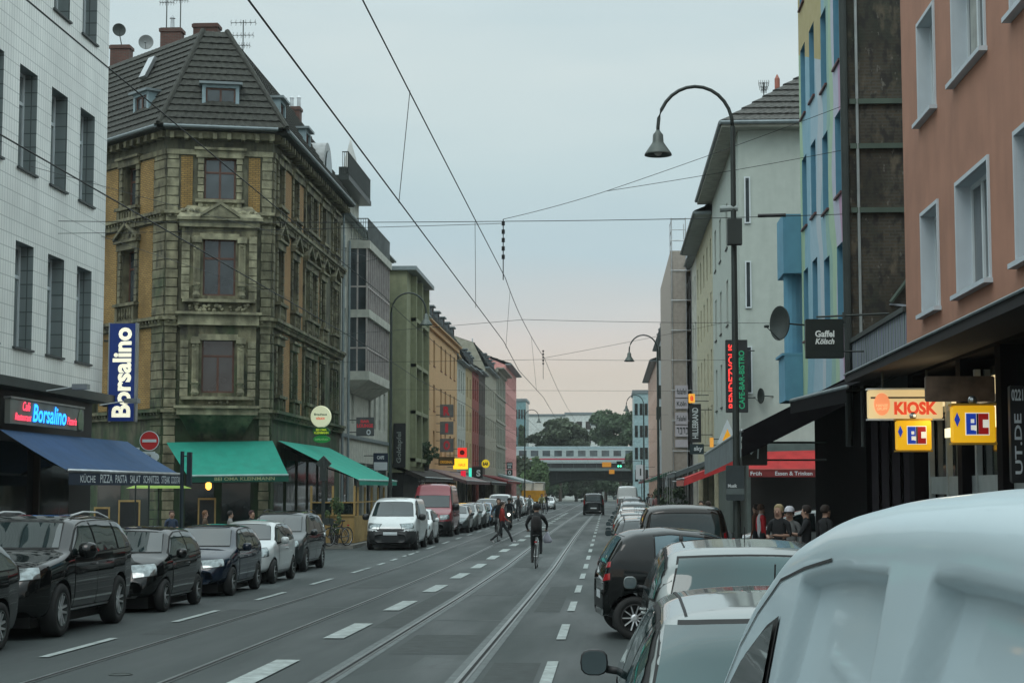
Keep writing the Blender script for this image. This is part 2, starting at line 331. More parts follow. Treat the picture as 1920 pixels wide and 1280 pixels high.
def fine_body(S, tab, plan, h, W):
    """panel van shell on a dense grid: flat tilted sides with pressed panels, rounded roof edge"""
    def sm_(tb, y, k=.14): return sum(tab(tb, max(-h, min(h, y + k * q))) for q in (-1, -.66, -.33, 0, .33, .66, 1)) / 7
    def ss(t): t = min(1, max(0, t)); return t * t * (3 - 2 * t)
    belt, tum, clr, R = S['belt'], S['tumble'], S['clr'], .095; vs = []; fs = []; NY = 420
    ys = [-h + 2 * h * k / NY for k in range(NY + 1)]
    for y in ys:
        k = .14 * min(1, (h - abs(y)) / .3 + .05); zt = sm_(S['top'], y, k); ww = W * sm_(plan, y, k); zb = clr; zs = max(zb + .2, zt - R)
        half = [(0, zb), (ww * .5, zb), (ww * .9, zb), (ww * .97, zb + .03)]
        for q in range(121):
            z = zb + .06 + (zs - zb - .06) * q / 120; x = ww * (1 - .03 * ss((zb + .35 - z) / .3)) - max(0, z - belt) * tum; d = 0
            for (y0, y1, z0, dep) in S['fine']:
                z1 = min(zs - .02, 1.852 - .033 * y); sk = .6 * (z - z1); e = .024
                cr = .10
                fy = min(ss((y - y0) / e), ss((y1 - sk - y) / (e * 1.6))); fz = min(ss((z - z0) / e), ss((z1 - z) / e)); d += dep * fy * fz
                lz = z1 - .13 - .10 * (y1 - y); d -= .006 * math.exp(-((z - lz) / .011) ** 2) * ss((y - y0 - .12) / .05) * ss((y1 - .30 - y) / .08)
            d += .006 * math.exp(-((z - belt + .06) / .012) ** 2)
            half.append((x - d, z))
        xe = half[-1][0]; ze = half[-1][1]
        for q in range(1, 13): a = math.pi / 2 * q / 12; half.append((xe - R * 1.1 * (1 - math.cos(a)), ze + (zt - ze - .004) * math.sin(a)))
        xr = half[-1][0]
        for q in range(1, 9): half.append((xr * (1 - q / 8), zt + .012 * math.sin(math.pi / 2 * q / 8)))
        vs += [(x, y, z) for x, z in half] + [(-x, y, z) for x, z in half[-2:0:-1]]
    n = len(vs) // (NY + 1)
    fs = [(i * n + q, (i + 1) * n + q, (i + 1) * n + (q + 1) % n, i * n + (q + 1) % n) for i in range(NY) for q in range(n)]
    fs += [tuple(range(n)), tuple(NY * n + q for q in range(n))[::-1]]
    me = bpy.data.meshes.new('fine'); me.from_pydata(vs, [], fs); me.materials.append(S['paint']); me.update(); return me
def make_car(name, S):
    """S: spec. Local frame: +y forward, x right, z up, wheels on z=0. Returns root Empty with parts."""
    h = S['L'] / 2; W = S['W'] / 2; top = S['top']; belt = S['belt']; clr = S.get('clr', .19)
    plan = S.get('plan', [(-h, .80), (-h + .06, .88), (-h + .25, .97), (-h + .7, 1), (h - 1.0, 1), (h - .45, .965), (h - .15, .86), (h - .04, .74), (h, .62)])
    fac = S.get('tumble', .36)
    def beltz(y): return belt + S.get('beltrise', -.03) * (y / h)
    def section(y):
        zt = lerp_tab(top, y); ww = W * lerp_tab(plan, y); b = beltz(y)
        zb = clr + (.09 if y > h - .3 else .11 if y < -h + .25 else 0)
        zs = min(b, zt - .10); zs = max(zs, zb + .12)
        k = max(0, zt - b); s = min(1, max(0, (k - .02) / .22)); s = s * s * (3 - 2 * s)
        xe = ww * .985 - k * fac
        lo5 = (ww * .955, zs + (zt - zs) * .55); lo6 = (ww * .86, zt - .025); lo7 = (ww * .55, zt - .004)
        hi5 = (ww * .985 - k * fac * .5, b + .5 * k); hi6 = (xe, zt - .085); hi7 = (xe - .13, zt - .018)
        mx = lambda a, c: (a[0] + (c[0] - a[0]) * s, a[1] + (c[1] - a[1]) * s)
        return [(0, zb), (ww * .8, zb), (ww * .965, zb + .07), (ww, zb + (zs - zb) * .45), (ww * 1.0, zs - (zs - zb) * .18), (ww * .985, zs), mx(lo5, hi5), mx(lo6, hi6), mx(lo7, hi7), (0, zt + .012)]
    ys = set()
    for y, _ in top: ys.add(round(y, 3))
    for y, _ in plan: ys.add(round(y, 3))
    y = -h + .3
    while y < h - .3: ys.add(round(y, 3)); y += .22
    ys = sorted(ys); cl = [ys[0]]
    for y in ys[1:]:
        if y - cl[-1] > .025: cl.append(y)
    if cl[-1] < h: cl[-1] = h
    v = []; f = []; n = 18
    for y in cl:
        s_ = section(y); ring = [(x, y, z) for x, z in s_] + [(-x, y, z) for x, z in s_[-2:0:-1]]
        v += ring
    for i in range(len(cl) - 1):
        for q in range(n): f.append((i * n + q, (i + 1) * n + q, (i + 1) * n + (q + 1) % n, i * n + (q + 1) % n))
    # end caps as quads
    for base, fl in ((0, 0), ((len(cl) - 1) * n, 1)):
        for q in range(0, 9):
            a, b_, c, d = base + q, base + q + 1, base + (n - q - 1) % n, base + (n - q) % n
            idx = [a, b_, c, d]; idx = [x for k, x in enumerate(idx) if x not in idx[:k]]
            if len(idx) >= 3: f.append(tuple(idx if fl else idx[::-1]))
    mb = MB(); mb.add(v, f)
    o = mb.build('body', S['paint'])
    ms = o.modifiers.new('s', 'SUBSURF'); ms.levels = S.get('sub', 2); ms.render_levels = ms.levels
    dg = bpy.context.evaluated_depsgraph_get(); sm = bpy.data.meshes.new_from_object(o.evaluated_get(dg)); o.modifiers.clear()
    if S.get('fine'): sm = fine_body(S, lerp_tab, plan, h, W)
    bv = BVHTree.FromPolygons([vv.co.copy() for vv in sm.vertices], [tuple(p.vertices) for p in sm.polygons])
    old = o.data; o.data = sm; bpy.data.meshes.remove(old)
    # wheel arches
    wr = S['wr']; cut = MB()
    for yw in S['wy']:
        cut.lathe([(wr * 1.16, -W - .4), (wr * 1.16, W + .4)], (0, yw, wr), 32, 'x')
    co_ = cut.build('cut', blackp)
    md = o.modifiers.new('b', 'BOOLEAN'); md.operation = 'DIFFERENCE'; md.object = co_; md.solver = 'EXACT' if S.get('sub', 2) < 4 else 'FAST'
    dg = bpy.context.evaluated_depsgraph_get(); bm2 = bpy.data.meshes.new_from_object(o.evaluated_get(dg)); o.modifiers.clear()
    if len(bm2.polygons) > 50: o.data = bm2
    bpy.data.objects.remove(co_)
    me = o.data; me.name = 'body'
    if len(me.materials) < 2: me.materials.append(blackp)
    for p in me.polygons:
        p.use_smooth = True; p.material_index = 0; c = p.center
        for yw in S['wy']:
            d = math.hypot(c.y - yw, c.z - wr)
            if d < wr * 1.17 and abs(p.normal.x) < .4 and abs(c.x) < W * 1.1: p.material_index = 1; p.use_smooth = False
        if c.z < clr + S.get('skirt', .04) or (c.z < S.get('lowblack', 0) and c.y > h - .55): p.material_index = 1
    root = bpy.data.objects.new(name, None); COL.objects.link(root); root.empty_display_size = .3
    o.parent = root
    def patch(nm, lo, hi, d, mat, nv=6, off=.006, nu=None):
        """lo / hi: matching lists of points outside the body; rays go along d"""
        d = Vector(d).normalized(); K = len(lo); vs = []; ok = True
        nu = nu or 4
        rows = []
        for j in range(nv + 1):
            tj = j / nv; row = []
            for i in range(K - 1):
                for q in range(nu if i < K - 2 else nu + 1):
                    s_ = q / nu
                    a = Vector(lo[i]).lerp(Vector(lo[i + 1]), s_); b2 = Vector(hi[i]).lerp(Vector(hi[i + 1]), s_)
                    p = a.lerp(b2, tj); hit = bv.ray_cast(p - d * 3, d)
                    row.append((hit[0] - d * off + hit[1] * off * .6) if hit[0] is not None else None)
            rows.append(row)
        m = MB(); C = len(rows[0]); idx = {}
        for j, r_ in enumerate(rows):
            for i, p in enumerate(r_):
                if p is not None: idx[(j, i)] = len(m.v); m.v.append(tuple(p))
        for j in range(nv):
            for i in range(C - 1):
                ks = [(j, i), (j, i + 1), (j + 1, i + 1), (j + 1, i)]
                if all(k in idx for k in ks):
                    ff = tuple(idx[k] for k in ks); a, b2, c = (Vector(m.v[ff[q]]) for q in (0, 1, 2))
                    if (b2 - a).cross(c - a).dot(d) > 0: ff = ff[::-1]
                    m.f.append(ff); m.m.append(0)
        if not m.f: return None
        return m.build(nm, mat, root, smooth=True)
    pm = S['paint']; det = S.get('detail', True)
    # side windows
    for sx in (1, -1):
        for (ya, yb) in S['sidewin']:
            def zt(y): return lerp_tab(top, y) - S.get('wintop', .105)
            m_ = 7; yy = [ya + (yb - ya) * k / m_ for k in range(m_ + 1)]
            lo = [(0 * sx, y, beltz(y) + .035) for y in yy]; hi = [(0 * sx, y, max(beltz(y) + .05, zt(y))) for y in yy]
            lo2 = [(0, y + (-.02 if k == 0 else .02 if k == m_ else 0), z - .02) for k, (_, y, z) in enumerate(lo)]; hi2 = [(0, y + (-.02 if k == 0 else .02 if k == m_ else 0), z + .018) for k, (_, y, z) in enumerate(hi)]
            sh = patch('window_seal', lo2, hi2, (-sx, 0, 0), rubber, 5, .003, 2)
            wi = patch('side_window', lo, hi, (-sx, 0, 0), S.get('glass', cglass), 5, .008, 2)
        if det:
            for (ya, yb) in S.get('doors', []):
                z0 = clr + .13; lo = [(0, ya, z0), (0, yb, z0)]; hi = [(0, ya - .03, beltz(ya) - .01), (0, yb, beltz(yb) - .01)]
                e = .009; patch('door_gap', [(0, ya - e, z0 - e), (0, yb + e, z0 - e)], [(0, ya - .03 - e, beltz(ya)), (0, yb + e, beltz(yb))], (-sx, 0, 0), rubber, 5, .002, 6)
                dr = patch('door', lo, hi, (-sx, 0, 0), pm, 5, .0045, 6)
                hy = ya + .16; hz = beltz(ya) - .14; hit = bv.ray_cast(Vector((sx * 3, hy, hz)), Vector((-sx, 0, 0)))
                if dr and hit[0]:
                    x = abs(hit[0].x); hm = MB(); hm.tube([(sx * (x - .01), hy - .09, hz), (sx * (x + .035), hy - .07, hz), (sx * (x + .035), hy + .07, hz), (sx * (x - .01), hy + .09, hz)], .013, 6)
                    hm.build('handle', S.get('handle', pm), dr, smooth=True)
        if S.get('doors') and det:
            ya, yb = S['wy'][0] + S['wr'] * 1.3, S['wy'][1] - S['wr'] * 1.3
            patch('sill_trim', [(0, ya, clr + .085), (0, yb, clr + .085)], [(0, ya, clr + .115), (0, yb, clr + .115)], (-sx, 0, 0), alloy if S['wr'] > .35 else steel, 1, .008, 8)
        # mirror
        my = S['mirror'][0]; mz = S['mirror'][1]; ms_ = S.get('msize', 1.)
        hit = bv.ray_cast(Vector((sx * 3, my, mz - .03)), Vector((-sx, 0, 0)))
        x = abs(hit[0].x) if hit[0] else W
        mm = MB(); mm.tube([(sx * (x - .04), my, mz - .06), (sx * (x + .08), my - .02, mz - .04)], .025, 6, 1)
        c = (sx * (x + .15), my - .03, mz); q = MB()
        q.lathe([(.001, -.10), (.07, -.085), (.1, -.04), (.105, .02), (.098, .045)], (0, 0, 0), 14, 'y')
        sq = lambda a, b_: (math.copysign(abs(a) ** .7 * .1 ** .3, a) * .92 * ms_, math.copysign(abs(b_) ** .7 * .1 ** .3, b_) * .86 * ms_)
        q.v = [(c[0] + sq(vx, vz)[0], c[1] - vy * ms_, c[2] + sq(vx, vz)[1]) for vx, vy, vz in q.v]
        mm.add(q.v, q.f, 0); mr = mm.build('mirror', [S.get('mirmat', pm), blackp], root, smooth=True)
        gm = MB(); gm.lathe([(.001, 0), (.088, 0), (.088, .003)], (0, 0, 0), 14, 'y')
        gm.v = [(c[0] + sq(vx, vz)[0], c[1] - .047 * ms_ - vy, c[2] + sq(vx, vz)[1]) for vx, vy, vz in gm.v]; gm.build('mirror_glass', glassm('mirror glass', (.10, .14, .15), .05, 1, .3), mr)
        # head and tail lights
        for nm, key, sgn, mat in (('headlight', 'head', 1, lampglass), ('tail_light', 'tail', -1, redlens)):
            for (x0, x1, z0, z1, ang) in S.get(key, []):
                a = rad(ang); d = Vector((-sx * math.sin(a), -sgn * math.cos(a), 0)); t = Vector((sx * math.cos(a), -sgn * math.sin(a), 0))
                yb = sgn * (h - .1)
                P = lambda u, z: Vector((sx * W * .8, yb, 0)) + t * u + Vector((0, 0, z))
                patch('lamp_seal', [P(x0 - .012, z0 - .012), P(x1 + .012, z0 + (z1 - z0) * .25 - .012)], [P(x0 - .0, z1 - .03 + .01), P(x1 + .012, z1 + .012)], d, blackp, 5, .004, 8)
                hl = patch(nm, [P(x0, z0), P(x1, z0 + (z1 - z0) * .25)], [P(x0 + .015, z1 - .03), P(x1, z1)], d, mat, 5, .009, 8)
    for nm, key, sgn in (('windshield', 'ws', 1), ('rear_window', 'rw', -1)):
        if key in S:
            wb_, wt_, zb_, zt_ = S[key]
            q = 6; lo = [(wb_ * (2 * i / q - 1), 0, zb_ + .035 * (abs(2 * i / q - 1)) ** 2 * 0) for i in range(q + 1)]; hi = [(wt_ * (2 * i / q - 1), 0, zt_ - .02 * (2 * i / q - 1) ** 2) for i in range(q + 1)]
            lo2 = [(x * 1.02, 0, z - .02) for x, _, z in lo]; hi2 = [(x * 1.025, 0, z + .02) for x, _, z in hi]
            patch('window_seal', lo2, hi2, (0, -sgn, 0), rubber, 8, .003, 3)
            patch(nm, lo, hi, (0, -sgn, 0), S.get('glass', cglass), 8, .008, 3)
    if 'grille' in S:
        gw, g0, g1 = S['grille']
        gr = patch('grille', [(-gw, 0, g0), (gw, 0, g0)], [(-gw * 1.05, 0, g1), (gw * 1.05, 0, g1)], (0, -1, 0), blackp, 3, .008, 10)
    for sgn, key in ((1, 'fbump'), (-1, 'rbump')):
        if key in S:
            g0, g1, mt = S[key]; patch('bumper', [(-W * .9, 0, g0), (W * .9, 0, g0)], [(-W * .9, 0, g1), (W * .9, 0, g1)], (0, -sgn, 0), mt, 3, .006, 12)
    for sgn, pz in ((1, S.get('fplate', .42)), (-1, S.get('rplate', .6))):
        pl = patch('license_plate', [(-.26, 0, pz - .055), (.26, 0, pz - .055)], [(-.26, 0, pz + .055), (.26, 0, pz + .055)], (0, -sgn, 0), white_p, 2, .014, 6)
    if det and S.get('rail'):
        for sx in (1, -1):
            rm = MB(); x = S['rail']; yy = [y for y in [-h * .75, -h * .5, -h * .2, h * .05]]
            pts = [(sx * x, y, lerp_tab(top, y) + (.0 if k in (0, 3) else .035)) for k, y in enumerate(yy)]
            rm.tube(pts, .016, 6); rm.build('roof_rail', S.get('railmat', blackp), root)
    an = MB(); ay = -h * .5 if S.get('ant', 1) > 0 else h * .1; az_ = lerp_tab(top, ay)
    an.tube([(0, ay, az_ - .01), (0, ay - .06, az_ + .14)], .005, 5); an.build('antenna', blackp, root)
    ub = MB(); ub.box(-W + .26, W - .26, -h + .25, h - .3, clr - .10, clr + .3); ub.build('underbody', rubber, root)  # floor box, set extra low to deepen the shade beneath the car
    tm, rmm = wheel_meshes(wr, S.get('ww', .2), S.get('rim', 'five'))
    tyre = rim = None
    for yw in S['wy']:
        for sx in (1, -1):
            we = bpy.data.objects.new('wheel', None); COL.objects.link(we); we.parent = root; we.empty_display_size = .1
            we.location = (sx * (W - S.get('ww', .2) / 2 + .015 - S.get('inset', .015)), yw, wr); we.rotation_euler = (0, 0, 0 if sx > 0 else math.pi)
            if tyre is None:
                tyre = tm.build('tyre', rubber, we, smooth=True); rim = rmm.build('rim', [S.get('rimback', dsteel), alloy], we)
            else:
                for s_ in (tyre, rim): c = s_.copy(); COL.objects.link(c); c.parent = we
    if S.get('extra'): S['extra'](root, bv, patch)
    root['_paint'] = 1
    return root
def T(L, pts): return pts
SP = {}
SP['city'] = dict(L=3.42, W=1.62, belt=.93, beltrise=-.08, wr=.285, wy=(-1.19, 1.15), clr=.17, rim='cap', ww=.17,
    top=[(-1.71, .72), (-1.68, .95), (-1.6, 1.08), (-1.36, 1.38), (-1.15, 1.445), (-.5, 1.475), (0, 1.46), (.3, 1.40), (1.02, 1.0), (1.2, .95), (1.5, .84), (1.64, .70), (1.71, .54)],
    sidewin=[(-1.3, -.42), (-.36, .84)], doors=[(-.42, .72)], mirror=(.62, 1.0), ws=(.63, .50, 1.03, 1.37), rw=(.56, .48, 1.08, 1.36),
    head=[(-.28, .12, .60, .84, 38)], tail=[(-.06, .1, .85, 1.2, 50)], grille=(.3, .30, .42), fplate=.5)
SP['hatch'] = dict(L=3.85, W=1.65, belt=.92, beltrise=-.05, wr=.295, wy=(-1.22, 1.27), clr=.17, rim='cap', ww=.18,
    top=[(-1.92, .74), (-1.89, .95), (-1.8, 1.05), (-1.5, 1.36), (-1.25, 1.42), (-.6, 1.445), (0, 1.43), (.25, 1.38), (1.0, .98), (1.2, .93), (1.68, .80), (1.86, .66), (1.925, .52)],
    sidewin=[(-1.42, -.82), (-.76, -.1), (-.04, .82)], doors=[(-.86, -.1), (-.07, .72)], mirror=(.6, .98), ws=(.64, .52, 1.01, 1.36), rw=(.58, .5, 1.05, 1.36),
    head=[(-.32, .1, .58, .76, 36)], tail=[(-.06, .12, .85, 1.15, 50)], grille=(.32, .28, .40), fplate=.48)
SP['suv'] = dict(L=4.75, W=1.93, belt=1.12, beltrise=-.05, wr=.375, wy=(-1.40, 1.45), clr=.26, ww=.25, tumble=.30,
    top=[(-2.37, .95), (-2.33, 1.15), (-2.22, 1.28), (-1.9, 1.62), (-1.6, 1.69), (-.7, 1.72), (.1, 1.70), (.4, 1.64), (1.15, 1.20), (1.35, 1.15), (2.0, 1.06), (2.25, .94), (2.37, .74)],
    sidewin=[(-2.0, -1.32), (-1.24, -.22), (-.14, 1.0)], doors=[(-.98, -.18), (-.14, .9)], mirror=(.75, 1.2), msize=1.35, ws=(.74, .61, 1.24, 1.60), rw=(.66, .58, 1.25, 1.60),
    head=[(-.36, .14, .80, .99, 34)], tail=[(-.06, .14, 1.0, 1.22, 50)], grille=(.42, .68, .9), fplate=.55, rail=.62, railmat=alloy, sill=1)
SP['wagon'] = dict(L=4.5, W=1.76, belt=.95, beltrise=-.05, wr=.31, wy=(-1.3, 1.4), clr=.17, ww=.2,
    top=[(-2.25, .78), (-2.21, .98), (-2.1, 1.08), (-1.75, 1.40), (-1.45, 1.45), (-.6, 1.475), (.1, 1.45), (.35, 1.39), (1.15, 1.0), (1.35, .95), (1.95, .83), (2.16, .68), (2.25, .5)],
    sidewin=[(-1.8, -1.1), (-1.04, -.2), (-.14, .95)], doors=[(-.92, -.18), (-.14, .85)], mirror=(.72, 1.02), ws=(.68, .55, 1.03, 1.38), rw=(.62, .54, 1.08, 1.38),
    head=[(-.34, .1, .62, .79, 34)], tail=[(-.06, .16, .82, 1.05, 50)], grille=(.36, .52, .66), fplate=.42, rail=.56)
SP['mpv'] = dict(L=4.4, W=1.79, belt=.99, beltrise=-.04, wr=.315, wy=(-1.3, 1.35), clr=.18, ww=.2, tumble=.30,
    top=[(-2.2, .8), (-2.17, 1.0), (-2.08, 1.12), (-1.9, 1.50), (-1.62, 1.60), (-.7, 1.655), (.2, 1.63), (.5, 1.55), (1.38, 1.06), (1.55, 1.0), (1.95, .88), (2.12, .7), (2.2, .52)],
    sidewin=[(-1.95, -1.2), (-1.14, -.2), (-.14, 1.15)], doors=[(-.92, -.18), (-.14, .9)], mirror=(.95, 1.06), ws=(.7, .58, 1.1, 1.54), rw=(.64, .585, 1.03, 1.50),
    head=[(-.34, .1, .66, .86, 34)], tail=[(-.05, .12, .85, 1.3, 52)], grille=(.36, .52, .66), fplate=.42, rail=.6)
SP['panelvan'] = dict(L=4.85, W=1.9, belt=1.15, beltrise=-.02, wr=.33, wy=(-1.42, 1.55), clr=.2, ww=.22, tumble=.2, rim='cap',
    top=[(-2.42, 1.2), (-2.40, 1.70), (-2.33, 1.90), (-2.0, 1.94), (.4, 1.95), (.85, 1.88), (1.05, 1.80), (1.78, 1.22), (1.95, 1.14), (2.2, 1.0), (2.36, .84), (2.42, .6)],
    sidewin=[(.38, 1.55)], doors=[(.3, 1.0)], mirror=(1.3, 1.22), msize=1.4, ws=(.78, .68, 1.27, 1.78), head=[(-.3, .16, .78, 1.0, 34)], tail=[(-.04, .1, .9, 1.35, 60)],
    grille=(.5, .72, .80), fplate=.62, lowblack=.72, mirmat=blackp)
SP['highvan'] = dict(L=5.3, W=2.02, belt=1.22, beltrise=-.02, wr=.35, wy=(-1.6, 1.7), clr=.22, ww=.22, tumble=.12, rim='cap',
    top=[(-2.65, 1.4), (-2.63, 2.25), (-2.55, 2.44), (-2.1, 2.5), (.7, 2.52), (1.0, 2.44), (1.22, 2.15), (1.4, 1.98), (1.95, 1.36), (2.15, 1.25), (2.45, 1.1), (2.6, .9), (2.65, .6)],
    sidewin=[(.55, 1.6)], doors=[(.5, 1.15)], mirror=(1.45, 1.4), msize=1.8, ws=(.84, .80, 1.40, 1.95), head=[(-.3, .16, .80, 1.05, 34)], tail=[(-.04, .1, .9, 1.35, 60)],
    grille=(.35, 1.02, 1.08), fplate=.6, lowblack=.74, mirmat=blackp)
SP['smart'] = dict(L=2.7, W=1.56, belt=1.0, beltrise=-.08, wr=.30, wy=(-.92, .95), clr=.2, rim='ten', ww=.17, tumble=.26,
    top=[(-1.35, .82), (-1.33, 1.0), (-1.25, 1.15), (-1.10, 1.42), (-.9, 1.50), (-.4, 1.545), (.1, 1.5), (.35, 1.43), (.9, 1.02), (1.0, .96), (1.2, .85), (1.31, .7), (1.35, .55)],
    sidewin=[(-.62, -.28), (-.22, .72)], doors=[(-.4, .6)], mirror=(.52, 1.02), ws=(.6, .5, 1.05, 1.42), rw=(.56, .5, 1.05, 1.42), head=[(-.2, .1, .6, .85, 36)],
    tail=[(-.1, .06, .98, 1.08, 50), (-.1, .06, .80, .92, 50)], grille=(.3, .3, .42), rbump=(.3, .62, blackp), plan=[(-1.35, .84), (-1.28, .92), (-1.1, .98), (-.8, 1), (.6, 1), (1.0, .96), (1.25, .86), (1.35, .7)])
SP['boxvan'] = dict(L=4.4, W=1.85, belt=1.12, beltrise=-.02, wr=.32, wy=(-1.35, 1.35), clr=.19, ww=.2, tumble=.2,
    top=[(-2.2, 1.0), (-2.18, 1.60), (-2.1, 1.80), (-1.8, 1.87), (.1, 1.88), (.5, 1.80), (1.2, 1.24), (1.4, 1.14), (1.95, .98), (2.13, .8), (2.2, .55)],
    sidewin=[(-1.9, -1.1), (-1.02, -.1), (-.04, 1.05)], doors=[(-.95, -.12), (-.08, .85)], mirror=(.9, 1.2), msize=1.2, ws=(.72, .62, 1.26, 1.74), rw=(.70, .64, 1.2, 1.70),
    head=[(-.34, .1, .7, .92, 34)], tail=[(-.04, .1, .85, 1.35, 58)], grille=(.36, .56, .72), fplate=.45)
PAINTS = dict(black=carpaint('black car paint', (.005, .006, .006), .0), brown=carpaint('dark brown car paint', (.016, .012, .009), .1), navy=carpaint('navy car paint', (.008, .016, .032), .1),
    white=carpaint('white car paint', (.60, .64, .64), 0), silver=carpaint('silver car paint', (.19, .215, .21), .35, .4), red=carpaint('red van paint', (.30, .03, .045), .0, .35),
    blue=carpaint('blue car paint', (.05, .18, .34), .3), grey=carpaint('grey car paint', (.10, .12, .125), .5), dgrey=carpaint('dark grey car paint', (.03, .036, .038), .4), green=carpaint('dark green car paint', (.012, .03, .024), .3))
PROTO = {}
def put_car(kind, col, label, cx, cy, heading=0., group=None, name='parked_car', cat='car', spec=None, key=None):
    """heading 0: facing away from the camera (+Y); 180: facing it"""
    k = (kind, key); pm = PAINTS[col]
    if k not in PROTO:
        S = dict(SP[kind]); S.update(spec or {}); S['paint'] = pm; r = make_car(name, S); PROTO[k] = (r, pm, [o for o in r.children]); use = r
        r.name = name
    else:
        src, pm0, _ = PROTO[k]; use = copy_tree(src); use.name = name
        def rep(o):
            if o.type == 'MESH':
                for s_ in o.material_slots:
                    if s_.material == pm0: s_.link = 'OBJECT'; s_.material = pm
            for c in o.children: rep(c)
        if pm != pm0: rep(use)
    if '_paint' in use: del use['_paint']
    use.location = (cx, cy, (gz(cy)) ); hd = rad(heading)
    sl = (gz(cy + 1.5) - gz(cy - 1.5)) / 3.0
    use.rotation_mode = 'XYZ'; use.rotation_euler = (math.atan(sl) * math.cos(hd), 0, hd)
    return tag(use, label, cat, group)
GL = 'cars parked along the left kerb'; GR = 'cars parked along the right kerb'
# left row, all facing the camera; street side at x = -7.75
def left(kind, col, label, yfront, xs=-7.72, **k):
    S = SP[kind]; return put_car(kind, col, label, xs - S['W'] / 2, yfront + S['L'] / 2, 180, GL, **k)
left('wagon', 'black', 'black car cut off by the left picture edge, nearest in the left row', 18.1, -7.75)
left('suv', 'black', 'large shiny black off-road wagon parked under the blue awning', 23.1)
left('city', 'black', 'small black hatchback with rounded headlights parked behind the black off-road wagon', 29.2)
left('hatch', 'navy', 'dark navy hatchback parked between the small black and the small white car', 34.5)
left('city', 'white', 'small white hatchback parked before the green awning', 39.7, -7.85)
left('mpv', 'dgrey', 'dark tall car parked behind the small white hatchback at the side street', 46.2, -8.3, key='b')
left('panelvan', 'white', 'white panel van with black front bumper parked beyond the wooden terrace', 63.5, -7.15, name='parked_van', cat='van')
left('city', 'white', 'small white car squeezed between the white and the red van', 69.8, -7.2)
left('highvan', 'red', 'tall red van with roof rack standing behind the white panel van', 81.3, -7.45, name='parked_van', cat='van')
for i, (k, c, lb, y) in enumerate([('hatch', 'grey', 'grey hatchback parked directly behind the tall red van', 88.2), ('wagon', 'silver', 'silver estate car second behind the tall red van', 93.5),
    ('wagon', 'grey', 'grey estate car third behind the tall red van', 99.5), ('hatch', 'blue', 'bright blue hatchback in the left row behind the red van', 105.3), ('mpv', 'silver', 'tall silver car parked just behind the bright blue hatchback', 111),
    ('wagon', 'dgrey', 'dark estate car parked beside the scooter rider', 117.5), ('boxvan', 'white', 'white small van in the left row past the scooter rider', 124), ('hatch', 'silver', 'silver hatchback behind the white small van, left row', 130.5),
    ('wagon', 'black', 'black estate car in the left row ahead of the yellow truck', 136.5), ('mpv', 'white', 'white tall car near the far yellow truck, left row', 143), ('wagon', 'silver', 'silver estate parked close before the yellow truck', 149.5),
    ('hatch', 'white', 'white hatchback at the far end of the left row', 157)]):
    left(k, c, lb, y, -7.2 + .03 * i, key='b' if k == 'mpv' else None)
put_car('hatch', 'white', 'white car standing past the yellow truck beside the far cyclists', -6.6, 188, 180, GL)
# right row, all facing away; left sides near x = 0.1
def right(kind, col, label, yrear, xs=.1, **k):
    S = dict(SP[kind]); return put_car(kind, col, label, xs + S['W'] / 2, yrear + S['L'] / 2, 0, GR, **k)
def roof_lines(root, bv, patch):
    for x in (-.56, .56): patch('roof_seam', [(x, y, 3) for y in (-1.3, -.6, 0, .35)], [(x + .014, y, 3) for y in (-1.3, -.6, 0, .35)], (0, 0, -1), rubber, 1, .003, 4)
    patch('wiper', [(-.02, -3, 1.045), (.42, -3, 1.075)], [(-.02, -3, 1.06), (.42, -3, 1.088)], (0, 1, 0), rubber, 1, .02, 6)
R_HATCH = dict(extra=roof_lines, glass=glassm('tinted car glass', (.025, .065, .068), .03, .7))
right('wagon', 'silver', 'nearest silver car with wide rear window, beside the white van', 7.05, .03, key='near', spec=dict(R_HATCH, sub=3, L=4.3, mirmat=blackp, msize=.85,
    top=[(-2.15, .78), (-2.12, .95), (-2.02, 1.06), (-1.66, 1.34), (-1.3, 1.47), (-.6, 1.51), (.1, 1.495), (.35, 1.43), (1.1, 1.0), (1.3, .95), (1.85, .83), (2.06, .68), (2.15, .5)], rw=(.74, .65, 1.06, 1.41), rail=0, ant=-1, tail=[(-.05, .1, .72, .95, 50)]))
right('mpv', 'silver', 'second silver car between the nearest silver car and the black two-seater', 14.6, .34, key='near', spec=dict(R_HATCH, sub=3, rail=0, msize=.72, rw=(.72, .62, 1.0, 1.42), tail=[(-.05, .1, .72, .95, 50)],
    top=[(y, z - .105 * min(1, max(0, (z - .9) / .5))) for y, z in SP['mpv']['top']]))
put_car('smart', 'black', 'tiny black two-seater car parked nose to the kerb with stacked red rear lights', 1.2, 24.9, -84, GR, spec=dict(rimback=rubber, msize=.75, glass=glassm('blueish car glass', (.05, .12, .15), .04, 1.)))
right('boxvan', 'brown', 'dark brown boxy car with wide rear window behind the black two-seater', 33.2, .55, key='b', spec=dict(W=1.82))
for i, (k, c, lb, y) in enumerate([('wagon', 'dgrey', 'dark car parked ahead of the brown boxy car, right row', 46.5), ('hatch', 'silver', 'silver hatchback ahead of the dark car, right row', 53), ('wagon', 'silver', 'silver estate, third ahead of the brown boxy car', 59.5),
    ('hatch', 'black', 'black hatchback, fourth ahead of the brown boxy car', 67), ('wagon', 'white', 'white estate in the right row below the falafel banner', 74), ('mpv', 'grey', 'grey tall car in the right row near the scaffold', 84),
    ('hatch', 'silver', 'silver hatchback in the far part of the right row', 96), ('wagon', 'black', 'black estate in the far part of the right row', 108), ('mpv', 'dgrey', 'dark tall car parked just before the far white van', 125)]):
    right(k, c, lb, y, .12 + .012 * max(0, y - 60), key='b' if k == 'mpv' else None)
put_car('highvan', 'white', 'tall white van far away in the right row', 1.75, 158, 0, GR, name='parked_van', cat='van')
